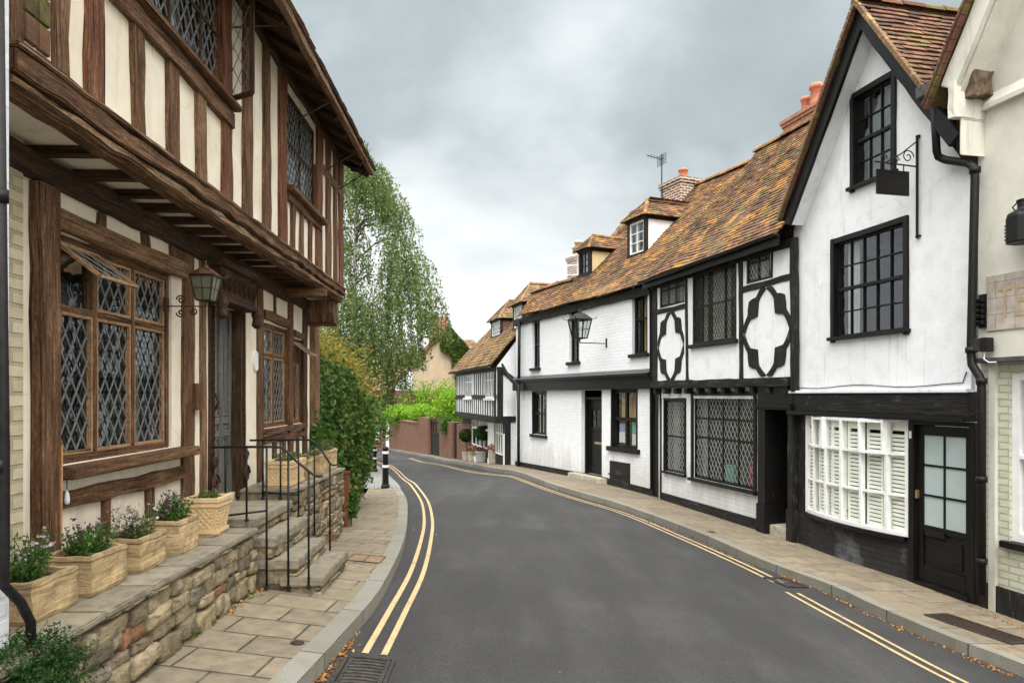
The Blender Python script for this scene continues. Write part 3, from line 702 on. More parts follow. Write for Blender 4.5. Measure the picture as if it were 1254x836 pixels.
def strip(mb, A, B, nv, za, zb=None, ang=None):
    zb = za if zb is None else zb; s = 0; S = [0]
    for a, b in zip(A, A[1:]): s += (b - a).length; S.append(s)
    for i in range(len(A) - 1):
        for k in range(nv):
            def P(i, k):
                f = k / nv; q = A[i].lerp(B[i], f); return Vector((q.x, q.y, zg(q.x, q.y) + za + (zb - za) * f))
            q = [P(i, k), P(i, k + 1), P(i + 1, k + 1), P(i + 1, k)]; wa = (B[i] - A[i]).length; wb = (B[i + 1] - A[i + 1]).length
            u = [(S[i], wa * k / nv), (S[i], wa * (k + 1) / nv), (S[i + 1], wb * (k + 1) / nv), (S[i + 1], wb * k / nv)]
            if ang is not None: u = [(v.x * math.cos(ang) + v.y * math.sin(ang), -v.x * math.sin(ang) + v.y * math.cos(ang)) for v in q]
            if (q[1] - q[0]).cross(q[3] - q[0]).z < 0: q.reverse(); u.reverse()
            mb.face(q, u)
PZ = .10
# right-hand side
kr_px = [(1254, 829), (1164, 794), (1064.5, 750), (1017.6, 727), (930, 693.5), (848, 656.6), (754, 621.5), (660.5, 592), (578.5, 571.7), (530, 562), (480, 552)]
kr = [gp(*p) for p in kr_px]; d0 = (kr[0] - kr[2]).normalized(); dl = (kr[-1] - kr[-2]).normalized()
kr = [kr[0] + d0 * 9, kr[0] + d0 * 4] + kr + [kr[-1] + dl * 8]
KR = spline(kr, 150)
inr = [(9.6, -8), (6.6, 1.0), (5.5, 7.7), (4.8, 10.9), (3.6, 15), (.6, 22.4), (-1.6, 29.8), (-6.8, 43), (-14, 56)]
INR = spline(inr, 150)
KRi = offs(KR, -.15)
mb = MB(); strip(mb, KRi, INR, 6, PZ, ang=R_(19)); tagp(mb.build('pavement', 'york_slabs', smooth=True), kind='structure')
def kerb(name, A, B, gap=True):
    """A outer (road side), B inner; top with a face down to the road"""
    mb = MB(); strip(mb, A, B, 1, PZ + .004); s = 0
    for i in range(len(A) - 1):
        a, b = A[i], A[i + 1]; L = (b - a).length; za, zb = zg(a.x, a.y), zg(b.x, b.y)
        q = [(a.x, a.y, za - .12), (b.x, b.y, zb - .12), (b.x, b.y, zb + PZ + .004), (a.x, a.y, za + PZ + .004)]
        if (A[i] - B[i]).dot(Vector((-(b - a).y, (b - a).x))) > 0: q = [q[1], q[0], q[3], q[2]]; uu = [(s + L, 0), (s, 0), (s, .12), (s + L, .12)]
        else: uu = [(s, 0), (s + L, 0), (s + L, .12), (s, .12)]
        mb.face(q, uu); s += L
    o = mb.build(name, 'granite'); o['kind'] = 'structure'; return o
kerb('kerb', KR, KRi)
# left-hand side
kl_px = [(365, 836), (430, 765), (470, 715), (494, 665), (499.5, 630), (497, 608), (485, 590), (470, 575.5), (455, 566), (440, 559)]
kl = [gp(px, py, PZ) for px, py in kl_px]; kl = [kl[0] + (kl[0] - kl[1]).normalized() * 9, kl[0] + (kl[0] - kl[1]).normalized() * 4] + kl
dl2 = (kl[-1] - kl[-2]).normalized(); kl = kl + [kl[-1] + dl2 * 6]
KL = spline(kl, 130); KLi = offs(KL, .15)
inl = [(-2.3, -8), (-2.3, 2), (-2.3, 8), (-2.7, 10), (-3.0, 14), (-4.3, 20), (-8, 28), (-12, 32)]
INL = spline(inl, 130)
mb = MB(); strip(mb, KLi, INL, 5, PZ, ang=R_(-3)); tagp(mb.build('pavement', 'york_small', smooth=True), kind='structure')
kerb('kerb', KL, KLi)
# double yellow lines
def yl(px, off, w=.044):
    c = [gp(*p) for p in px]; c2 = spline(c, 110); mb = MB(); strip(mb, offs(c2, off - w / 2), offs(c2, off + w / 2), 1, .006); return mb.build('yellow_line', 'yellow_paint', road)
lr = [(1300, 894), (1164, 834), (1044, 769.6), (963, 725)]
lr2 = [(948, 713), (893, 686.5), (824, 655.5), (754, 626.5), (660.5, 597), (555, 573.5), (500, 561)]
for o in (0, .13): yl(lr, -o); yl(lr2, -o)
ll = [(447, 800), (475, 751), (503, 700), (516, 660), (519.5, 635), (515, 612), (503, 594), (486, 579), (468, 568), (448, 559)]
for o in (0, -.125): yl(ll, o)
# setts where the lane joins
mb = MB(); q = [gp(x, y, PZ) for x, y in ((425, 597.5), (491, 597), (474, 579.5), (440, 579.5))]; A = resample([q[0], q[1]], 6); B = resample([q[3], q[2]], 6)
strip(mb, A, B, 4, PZ + .008); tagp(mb.build('cobbles', 'cobble_setts'), kind='structure')

# ================================================================== LEFT: timber-framed house
L = Fr((-2.45 - .034 * 2.88, 2.88), (-2.45 - .034 * 9.5, 9.5)); UY = -.42; Z0 = L.z0; EYE = CAMZ - Z0
lx = lambda px, y=0: L.p(px, 400, y).x
lz = lambda zeye: zeye + EYE
H = thing('timber_framed_house', 'brown timber framed house with cream plaster and overhanging upper floor', 'house', L.loc(), L.rot)
LEN = L.L
w1 = L.rect(67, 296, 205, 348, 559, 543); w1 = (w1[0] - .05, lz(-.40), w1[2] + .07, lz(.93))
dr = (lx(259), lz(-.93), lx(289), lz(.82))
w2 = (lx(320), lz(-.36), lx(353), lz(.80)); w3 = (lx(358), lz(-.36), lx(370), lz(.72))
LT = lz(1.29)
mb = MB(); wall(mb, [(.3, -.6), (LEN, -.6), (LEN, LT), (.3, LT)], [w1, dr, w2, w3], 0, .12)
mb.face([(LEN, 0, -.6), (LEN, 6, -.6), (LEN, 6, LT), (LEN, 0, LT)])
mb.build('wall', 'cream_plaster', H)
UB, UT = lz(1.47), lz(3.30)
u1 = (lx(155, UY), lz(2.28), lx(283, UY), lz(3.17)); u2 = (lx(351, UY), lz(2.10), lx(386, UY), lz(3.09))
mb = MB(); wall(mb, [(0, UB - .12), (LEN, UB - .12), (LEN, UT), (0, UT)], [u1, u2], UY, .1)
mb.face([(LEN, UY, UB - .2), (LEN, 6, UB - .2), (LEN, 6, UT), (LEN, UY, UT)]); mb.face([(0, 6, UB - .2), (0, UY, UB - .2), (0, UY, UT), (0, 6, UT)])
mb.face([(0, UY, LT + .04), (LEN, UY, LT + .04), (LEN, 0.02, LT + .04), (0, 0.02, LT + .04)][::-1])
mb.build('upper_wall', 'cream_plaster', H)
def lbeam(x0, z0, x1, z1, w, m='oak', y=0., t=.025, amp=.009, w2=None, name='timber'): return MB().beam((x0, z0), (x1, z1), w, y - t, y + .06, amp, w2=w2).build(name, m, H, bevel=.005)
def stud(pa, pb, za, zb, y=0., m='oak', t=.022, amp=.008, name='stud'):
    a, b = lx(pa, y), lx(pb, y); c = (a + b) / 2; return lbeam(c, za, c + rnd.uniform(-.01, .01), zb, b - a, m, y, t, amp, (b - a) * rnd.uniform(.85, 1.1), name)
# lower floor frame
bz = -.05
lbeam(.3, lz(1.215), LEN, lz(1.215), .15, 'oak_dark', 0, .06, .012, name='wall_plate')
stud(34, 60, bz, lz(1.15), m='oak', t=.06, name='post')
for a, b in ((118, 128), (172, 181)): stud(a, b, lz(1.0), lz(1.15))
stud(207, 222, lz(.98), lz(1.15)); stud(221, 236, bz - .4, lz(1.15), m='oak'); stud(244, 250, lz(-.9), lz(1.15), m='oak_pale')
lbeam(lx(58), lz(1.0), lx(224), lz(1.0), .12, 'oak_pale', 0, .05)
lbeam(lx(60), lz(-.60), lx(222), lz(-.60), .10, 'oak', 0, .04)
for a, b in ((121, 132), (178, 187)): stud(a, b, lz(-1.1), lz(-.62))
MB().wbox((lx(62), -.13, lz(-.475)), (lx(226), .02, lz(-.405))).build('sill', 'oak', H, bevel=.01)
stud(314, 321, bz, lz(1.15)); stud(352, 358, bz, lz(1.15)); stud(370, 375, bz, lz(1.15), m='oak_dark'); stud(383, 389, bz, lz(1.3), m='oak_pale', t=.03, name='post')
for a, b in ((335, 337), ): stud(a, b, lz(.9), lz(1.15))
lbeam(lx(321), lz(.87), lx(352), lz(.87), .10, 'oak', 0, .04); lbeam(lx(358), lz(.78), lx(370), lz(.78), .08, 'oak', 0, .04)
lbeam(lx(321), lz(-.5), lx(372), lz(-.5), .08, 'oak', 0, .03)
for a, b in ((333, 337), (345, 348), (362, 365)): stud(a, b, lz(-1.1), lz(-.52))
MB().wbox((lx(320), -.07, lz(-.425)), (lx(353), .02, lz(-.365))).build('sill', 'oak', H, bevel=.008)
MB().wbox((lx(357.5), -.07, lz(-.425)), (lx(371), .02, lz(-.365))).build('sill', 'oak', H, bevel=.008)
# window frames with diamond leading
def tan_sash(fr, x0, z0, x1, z1, y):
    g = .018; MB().wbox((x0, y, z0), (x0 + g, y + .03, z1)).wbox((x1 - g, y, z0), (x1, y + .03, z1)).wbox((x0 + g, y, z0), (x1 - g, y + .03, z0 + g)).wbox((x0 + g, y, z1 - g), (x1 - g, y + .03, z1)).build('sash', 'frame_tan', fr)
cut = [(lx(122.5) - w1[0] - .05) / (w1[2] - w1[0] - .1), (lx(168) - w1[0] - .05) / (w1[2] - w1[0] - .1)]
def casement_set(rc, y, cf, rf, lat, nm, skip=None, curt=None):
    fr = window(H, rc, y, fm='oak', fw=.05, mw=.042, cfr=cf, rfr=rf, lat=None, glass='old_glass', depth=.09, curtain=curt, name='window', roomd=1.0)
    x0, z0, x1, z1 = rc[0] + .05, rc[1] + .05, rc[2] - .05, rc[3] - .05
    ex = [x0] + [x0 + (x1 - x0) * f for f in cf] + [x1]; ez = [z0] + [z0 + (z1 - z0) * f for f in rf] + [z1]; lm = MB()
    for i in range(len(ex) - 1):
        for j in range(len(ez) - 1):
            a = (ex[i] + (.021 if i else 0), ez[j] + (.021 if j else 0), ex[i + 1] - (.021 if i < len(ex) - 2 else 0), ez[j + 1] - (.021 if j < len(ez) - 2 else 0))
            if skip == (i, j): continue
            tan_sash(fr, *a, y + .012); lattice(lm, a[0] + .018, a[1] + .018, a[2] - .018, a[3] - .018, y + .030, *lat)
    lm.build('leading', 'lead', fr)
    return fr, (ex, ez)
fr1, (ex, ez) = casement_set(w1, .02, cut, [.70], (.108, .175, .0085, .007), 'w', skip=(0, 1), curt=('curtain_dim', [(.02, .10), (.86, .98)]))
def top_vent(fr, x0, z1, x1, h, y, ang, m='frame_tan'):
    """top-hung light swung outwards"""
    g = .02; mb = MB(); lm = MB(); c, s_ = math.cos(ang), math.sin(ang)
    def T(x, v): return (x, y - v * s_, z1 - v * c)
    for a, b in (((x0, 0), (x1, 0)), ((x0, h), (x1, h)), ((x0, 0), (x0, h)), ((x1, 0), (x1, h))): mb.rod(T(*a), T(*b), .022, .02)
    sh = mb.build('vent_light', m, fr)
    n = 5
    for k in range(-3, 6):
        for sg in (1, -1):
            pts = []
            # diamond bars across the light
            u0 = x0 + k * (x1 - x0) / 3
            a = Vector((u0, 0 if sg > 0 else h)); b = Vector((u0 + h * .62, h if sg > 0 else 0)); d = b - a; t0 = max(0, (x0 - a.x) / d.x); t1 = min(1, (x1 - a.x) / d.x)
            if t1 - t0 > .05: A = a + d * t0; B = a + d * t1; lm.rod(T(A.x, A.y), T(B.x, B.y), .006, .004)
    lm.build('leading', 'lead', sh) if False else lm.build('vent_leading', 'lead', fr)
    MB().face([T(x0, 0), T(x0, h), T(x1, h), T(x1, 0)]).build('vent_pane', 'old_glass', fr)
top_vent(fr1, ex[0] + .01, ez[2] - .01, ex[1] - .03, ez[2] - ez[1] - .06, .0, R_(52))
casement_set(w2, .02, [.5], [.72], (.10, .165, .010, .007), 'w', curt=('curtain', [(.0, .3), (.75, 1)]))
fr3, (ex, ez) = casement_set(w3, .02, [], [.74], (.10, .165, .010, .007), 'w', skip=(0, 1))
top_vent(fr3, ex[0], ez[2] - .01, ex[1], .24, .0, R_(55))
# doorway
dx0, dz0, dx1, dz1 = dr
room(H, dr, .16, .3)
d = MB().wbox((dx0 + .02, .05, dz0), (dx1 - .0, .10, dz1)).build('door', 'grey_door', H)
mb = MB(); W_ = dx1 - dx0 - .02; xa = dx0 + .02
for f in (0, .5, 1): mb.wbox((xa + (W_ - .09) * f, .032, dz0), (xa + (W_ - .09) * f + .09, .05, dz1 - .02))
for f in (0, .30, .38, .97): mb.wbox((xa + .09, .034, dz0 + (dz1 - dz0) * f), (xa + W_ - .09, .05, dz0 + (dz1 - dz0) * f + .09))
mb.build('door_panelling', 'grey_door', d, bevel=.004)
MB().tube([(dx0 + .16, .03, dz0 + .95), (dx0 + .16, .0, dz0 + .87), (dx0 + .16, .03, dz0 + .80)], .012).build('handle', 'rust_iron', d)
jw = .08
for s_, xj in ((-1, dx0 - jw / 2), (1, dx1 + jw / 2)):
    mb = MB().beam((xj, dz0 - .05), (xj, dz1 + .1), jw * (1.0 if s_ < 0 else 1.7), (-.03 if s_ < 0 else -.06), .05, .004)
    n = 26
    for i in range(n):   # carved guilloche down the jamb
        z = dz0 + .1 + (dz1 - dz0 - .1) * i / n
        mb.tube([(xj + .022 * math.cos(t), (-.034 if s_ < 0 else -.064), z + .03 * math.sin(t)) for t in [k * math.pi / 4 for k in range(9)]], .006, 5, False)
    mb.build('carved_jamb', 'oak_dark', H, bevel=.004)
    for zz, rr_ in ((dz0 + .16, .09), (dz0 + .34, .05)):   # scrolled foot
        mb = MB(); pts = [(xj - s_ * 0 + s_ * .05 + (rr_ * (1 - t / 14)) * math.cos(t), -.07, zz + (rr_ * (1 - t / 14)) * math.sin(t)) for t in [k * .4 for k in range(30)]]
        mb.tube(pts, .013, 6).build('scroll', 'oak_dark', H, smooth=True)
mb = MB().wbox((dx0 - .16, -.14, dz1 + .02), (dx1 + .16, .03, dz1 + .30)).wbox((dx0 - .2, -.19, dz1 + .30), (dx1 + .2, .03, dz1 + .36)).wbox((dx0 - .18, -.17, dz1 + .0), (dx1 + .18, .0, dz1 + .04))
for k in range(7):
    x = dx0 - .08 + (dx1 - dx0 + .16) * k / 6
    mb.tube([(x + .045 * math.cos(t) * (1 - t / 16), -.150, dz1 + .16 + .07 * math.sin(t) * (1 - t / 16)) for t in [j * .5 for j in range(20)]], .009, 5)
for x in (dx0 - .15, dx1 + .15): mb.lathe([(.02, 0), (.05, .03), (.04, .09), (.055, .14), (.03, .2)], 10, (x, -.15, dz1 - .16))
mb.build('carved_lintel', 'oak_dark', H, bevel=.004)
# jetty
xs_ = [lx(p) for p in (40, 94, 137, 168, 198, 222, 243, 262, 280, 296, 310, 322, 333, 343, 352)]
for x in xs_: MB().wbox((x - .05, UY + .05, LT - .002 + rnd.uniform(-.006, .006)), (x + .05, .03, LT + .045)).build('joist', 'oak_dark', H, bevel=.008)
b_ = MB()
b_.beam((0, lz(1.405)), (LEN + .06, lz(1.405)), .095, UY - .06, UY + .07, .016, 42); b_.build('bressummer', 'oak', H, bevel=.008)
MB().beam((0, lz(1.335)), (LEN + .05, lz(1.335)), .05, UY - .04, UY + .08, .010, 42).build('moulding', 'oak_pale', H, bevel=.012)
MB().beam((0, lz(1.295)), (LEN + .04, lz(1.295)), .035, UY - .015, UY + .08, .007, 42).build('moulding', 'oak', H, bevel=.01)
MB().beam((0, lz(1.465)), (LEN + .05, lz(1.465)), .03, UY - .075, UY + .05, .008, 42).build('moulding', 'oak_pale', H, bevel=.008)
MB().prism([(LEN - .28, lz(1.27)), (LEN - .28, lz(1.1)), (LEN - .2, lz(.98)), (LEN, lz(.94)), (LEN, lz(1.27))][::1], UY + .04, .02).build('bracket', 'oak', H, bevel=.01)
x = lx(345); MB().wbox((x - .07, UY - .10, lz(1.17)), (x + .07, .0, lz(1.27))).build('bracket', 'oak', H, bevel=.012)
# upper studs
st = [(7, 24, 'oak'), (61, 78, 'oak'), (100, 121, 'oak_red'), (160, 173, 'oak'), (202, 215, 'oak'), (238, 249, 'oak_pale'), (269, 281, 'oak_red'), (296, 307, 'oak'), (320, 328, 'oak'), (340, 349, 'oak_red'),
      (355, 359, 'oak'), (366, 370, 'oak'), (377, 380, 'oak'), (386, 393, 'oak_red'), (398, 403, 'oak'), (407.5, 411, 'oak'), (414, 418.6, 'oak_red')]
RZ = lz(2.155)
for a, b, m in st:
    top = RZ if (160 <= a < 260 or 350 < a < 380) else UT
    stud(a, b, UB, top, UY, m, .028, .010)
lbeam(lx(120, UY), RZ, lx(281, UY), RZ, .12, 'oak', UY, .045, .012, name='rail')
MB().wbox((lx(148, UY), UY - .09, lz(2.225)), (lx(283, UY), UY + .02, lz(2.275))).build('sill', 'oak', H, bevel=.01)
lbeam(lx(349, UY), lz(2.0), lx(391, UY), lz(2.0), .08, 'oak', UY, .04, .006, name='rail')
MB().wbox((lx(348, UY), UY - .10, lz(2.04)), (lx(392, UY), UY + .02, lz(2.10))).build('sill', 'oak', H, bevel=.01)
lbeam(lx(391, UY), lz(2.76), LEN, lz(2.76), .10, 'oak_pale', UY, .03, .006, name='rail')
# tile-hung patch by the first stud
a, b = lx(26, UY), lx(58, UY); mb = MB()
for i in range(4):
    for j in range(2): mb.box((a + (b - a) * j / 2 + .004, UY - .02 + rnd.uniform(-.006, .004), lz(1.55) + i * .13), (a + (b - a) * (j + 1) / 2 - .004, UY + .02, lz(1.55) + i * .13 + .122), r=rnd.random())
mb.build('tile_infill', 'brown_tiles', H, bevel=.004)
def dark_casement(rc, y, cf, lat, curt, nm='window'):
    fr = window(H, rc, y, fm='oak_dark', fw=.035, mw=.03, cfr=cf, rfr=[], lat=lat, glass='old_glass', depth=.06, curtain=curt, name=nm, roomd=1.0); return fr
fu = dark_casement(u1, UY + .015, [.36, .68], (.105, .17, .010, .007), ('curtain', [(.0, .12), (.52, .66), (.9, 1)]))
MB().face([(u1[0] + (u1[2] - u1[0]) * .60, UY + .085, u1[1] + .1), (u1[0] + (u1[2] - u1[0]) * .66, UY + .085, u1[1] + .1), (u1[0] + (u1[2] - u1[0]) * .66, UY + .085, u1[3]), (u1[0] + (u1[2] - u1[0]) * .60, UY + .085, u1[3])]).build('curtain_trim', 'petal_purple', fu)
# the last light stands open towards the street
ox = u1[2] - .05; mb = MB(); lm = MB(); ang = R_(60); c, s_ = math.cos(ang), math.sin(ang); ww = .26
T = lambda v, z: (ox - v * c, UY - .0 - v * s_, z)
for a, b in (((0, u1[1] + .03), (ww, u1[1] + .03)), ((0, u1[3] - .03), (ww, u1[3] - .03)), ((0, u1[1] + .03), (0, u1[3] - .03)), ((ww, u1[1] + .03), (ww, u1[3] - .03))): mb.rod(T(*a), T(*b), .03, .03)
mb.build('casement', 'oak_dark', fu)
for k in range(-6, 13):
    for sg in (1, -1):
        z = u1[1] + k * .17; A = [0, z]; B = [ww, z + sg * ww * 1.6]; lo, hi = u1[1] + .03, u1[3] - .03; dz = B[1] - A[1]; t0, t1 = sorted(((lo - A[1]) / dz, (hi - A[1]) / dz)); t0 = max(0, t0); t1 = min(1, t1)
        if t1 - t0 > .03: lm.rod(T(ww * t0, A[1] + dz * t0), T(ww * t1, A[1] + dz * t1), .005, .004)
lm.build('casement_leading', 'lead', fu); MB().face([T(0, u1[1]), T(ww, u1[1]), T(ww, u1[3]), T(0, u1[3])]).build('casement_pane', 'old_glass', fu)
dark_casement(u2, UY + .015, [.5], (.10, .16, .010, .007), ('curtain', [(.0, .25)]))
# eave, rafters and roof
EV = UY - .40
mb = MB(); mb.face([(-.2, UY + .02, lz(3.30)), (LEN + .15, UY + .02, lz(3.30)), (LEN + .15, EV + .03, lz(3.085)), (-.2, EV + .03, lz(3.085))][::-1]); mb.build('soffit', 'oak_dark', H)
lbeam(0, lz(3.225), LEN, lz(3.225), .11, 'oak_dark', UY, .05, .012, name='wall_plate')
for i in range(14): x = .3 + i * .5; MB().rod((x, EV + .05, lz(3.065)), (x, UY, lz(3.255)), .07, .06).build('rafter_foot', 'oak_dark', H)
MB().beam((-.2, lz(3.09)), (LEN + .16, lz(3.095)), .065, EV - .03, EV + .03, .008, 30).build('eaves_board', 'oak_pale', H)
mb = MB(); tiles(mb, (-.2, EV - .05, lz(3.14)), (1, 0, 0), (0, .72, .72), [(0, 0), (LEN + .4, 0), (LEN + .4, 4.2), (0, 4.2)], w=.2, g=.14, seed=3)
mb.face([(-.2, 5.2, lz(3.2)), (-.2, EV + 2.9, lz(6.2)), (LEN + .2, EV + 2.9, lz(6.2)), (LEN + .2, 5.2, lz(3.2))]); mb.build('roof', 'brown_tiles', H)
mb = MB(); mb.face([(LEN, UY, UT), (LEN, 6, UT), (LEN, 2.6, lz(6.1))]); mb.build('gable_end', 'cream_plaster', H)
for px in (352, 395, 412): x = lx(px, UY); MB().tube([(x, UY - .02, lz(2.74)), (x + .25, EV - .02, lz(3.10))], .008, 5).build('tie_rod', 'rust_iron', H)
for px in (283,): x = lx(px, UY); MB().tube([(x, UY - .02, lz(2.9)), (x + .35, EV - .02, lz(3.12))], .008, 5).build('tie_rod', 'rust_iron', H)
pass
MB().wbox((lx(232), -.055, lz(-.12)), (lx(242.5), .01, lz(.10))).build('x', 'oak', None)
o = bpy.data.objects['x']; o.name = 'letter_box'; o.location = L.loc(); o.rotation_euler[2] = L.rot
tagp(o, 'small brown wooden box fixed beside the carved door', 'letter box')
def place(o, F): o.location = F.loc(); o.rotation_euler[2] = F.rot; return o
mb = MB(); x = lx(312); mb.tube([(x, .0, lz(.36)), (x, -.02, lz(.36))], .078, 20); vs = [(vx, vy, lz(.36) + (vz - lz(.36)) * 1.35) for vx, vy, vz in mb.v]; mb.v = vs
tagp(place(mb.build('wall_plaque', 'white_paint', None, smooth=False), L), 'white oval plaque on the plaster right of the carved door', 'plaque')
# cream brick pier and white neighbour
pr = Fr((-2.45 - .034 * 3.3, 3.3), (-2.45 - .034 * 3.6, 3.6))
p = MB().box((0, -.03, -.6), (pr.L + .01, .3, LT + .3)).build('brick_pier', 'cream_brick', None); place(p, pr); tagp(p, 'narrow cream painted brick pier at the near end of the timber framed house', 'pier')
nb = thing('white_brick_house', 'white painted brick house wall at the left edge', 'house', (-2.06, 2.78, zg(-2, 2.7)), 0)
MB().box((-4, -9, -.6), (.045, 0, 6)).build('wall', 'white_brick', nb)
dp = MB(); X0, Y0 = -1.975, 2.70; zt = CAMZ + 2.2
dp.tube([(X0 - .03, Y0, zt), (X0, Y0, CAMZ - .25), (X0, Y0, CAMZ - .62), (X0, Y0 + .0, CAMZ - .74), (X0 + .02, Y0 + .06, CAMZ - .82), (X0 + .02, Y0 + .12, CAMZ - .92), (X0 + .02, Y0 + .12, CAMZ - 1.25)], .019, 14)
for z in (CAMZ + .75, CAMZ - .3): dp.tube([(X0 - .012, Y0, z), (X0 - .012, Y0, z + .05)], .026, 14)
o = dp.build('drainpipe', 'iron', None, smooth=True); tagp(o, 'black cast iron drainpipe on the white brick wall at the left edge', 'drainpipe')
# ---------- wall in front with planters
K = Fr((-1.93, 2.3), (-2.0, 5.36)); kt = CAMZ - 1.02 - K.z0
gw = thing('stone_wall', 'low rubble stone wall carrying stone planters under the leaded window', 'wall', K.loc(), K.rot)
MB().box((0, .03, -.4), (K.L, .62, kt - .02)).build('core', 'mortar', gw)
mb = MB(); rubble(mb, 0, K.L, -.12, kt - .02, 0, 4, .07, .16, .1, .3, zt=.13); mb.build('stones', 'rubble_stone', gw, smooth=True)
mb = MB(); x = 0
while x < K.L: w_ = rnd.uniform(.3, .6); slab(mb, x, min(x + w_ - .01, K.L), -.045, .60, kt - .035, kt, .006, rnd.random() * 9, .1, rnd.random()); x += w_
mb.build('coping', 'step_stone', gw, smooth=False)
mb = MB(); K3 = Fr((-2.0, 5.34), (-2.6, 5.34), K.z0)
K2 = Fr((-2.03, 6.46), (-2.06, 8.4)); k2t = CAMZ - .87 - K2.z0
gw2 = thing('stone_wall', 'rubble stone wall beyond the railed steps with small planters on top', 'wall', K2.loc(), K2.rot)
MB().box((0, .03, -.4), (K2.L - .03, .5, k2t - .02)).build('core', 'mortar', gw2)
mb = MB(); rubble(mb, 0, K2.L, -.12, k2t - .02, 0, 9, .05, .12, .08, .22, zt=.1); mb.build('stones', 'rubble_stone', gw2, smooth=True)
mb = MB(); slab(mb, -.02, K2.L + .02, -.04, .5, k2t - .035, k2t, .006, 3, .12, .4); mb.build('coping', 'step_stone', gw2)
# ---------- steps
S = Fr((-2.0, 5.36), (-2.03, 6.46)); stp = thing('stone_steps', 'worn stone steps rising to the carved grey door', 'steps', S.loc(), S.rot)
zs = [CAMZ - v - S.z0 for v in (1.42, 1.29, 1.12, .97)]
for i, (yo, z) in enumerate(zip((-.53, -.33, -.15, .0), zs)):
    mb = MB(); slab(mb, .04 + .01 * i, S.L - .12 + (.1 if i > 1 else 0), yo, .6 if i == 3 else yo + .34, z - .07, z, .007, i * 2.3, .1, .3 + .2 * i); mb.build('tread', 'step_stone', stp)
    mb = MB()
    if i < 4: rubble(mb, .06, S.L - .1, (zs[i - 1] if i else -.12) , z - .065, yo + .04, 20 + i, .03, .06, .12, .35)
    b = MB().box((.07, yo + .06, -.4), (S.L - .12, .6, z - .05)).build('riser_core', 'mortar', stp)
    if mb.f: mb.build('riser', 'rubble_stone', stp, smooth=True)
# near side of the steps in rubble
for yo, z in ((-.5, zs[0]), (-.31, zs[1]), (-.13, zs[2]), (.02, zs[3])):
    pass
sd = Fr(tuple(S.w(.04, .3, 0))[:2], tuple(S.w(.04, -.55, 0))[:2], S.z0)
# ---------- railings
def railing(F, pts_top, posts, label, rails):
    g = thing('handrail', label, 'railing', F.loc(), F.rot)
    MB().tube(pts_top, .0095, 8).build('top_rail', 'iron', g, smooth=True)
    for x, y, za, zb in posts: MB().tube([(x, y, za), (x, y, zb)], .0085, 8).tube([(x, y, za), (x, y, za + .02)], .016, 8).build('baluster', 'iron', g, smooth=True)
    for a, b in rails: MB().tube([a, b], .008, 6).build('lower_rail', 'iron', g, smooth=True)
def depth_rail(Yp, tops, posts, rails, label):
    F = Fr((-2.2, Yp), (-1.4, Yp)); u = lambda px, py: F.p(px, py, 0)
    railing(F, [u(*q) for q in tops], [(u(px, yb).x, 0, u(px, yb).z, u(px, yt).z) for px, yt, yb in posts], label, [(u(*a), u(*b)) for a, b in rails])
depth_rail(5.40, [(259, 547.5), (300, 547), (338, 547), (345, 548), (352, 553), (360, 562), (380, 578), (385, 582), (391, 583.5), (395, 582)],
           [(276, 548, 612), (302, 547.5, 638), (326.5, 547.5, 721), (353, 555, 719.5), (378, 577, 720)], [((278, 631), (326, 625))], 'nearer black iron handrail of the stone steps')
depth_rail(6.42, [(306, 539), (340, 538.5), (374, 538), (381, 539), (387, 543), (395, 553), (404, 567), (408, 569.5), (412, 569)],
           [(322, 539, 611), (343.5, 539, 611), (365.6, 538.5, 633), (385, 543, 655), (404, 567, 678)], [((322, 602), (366, 606))], 'farther black iron handrail of the stone steps')
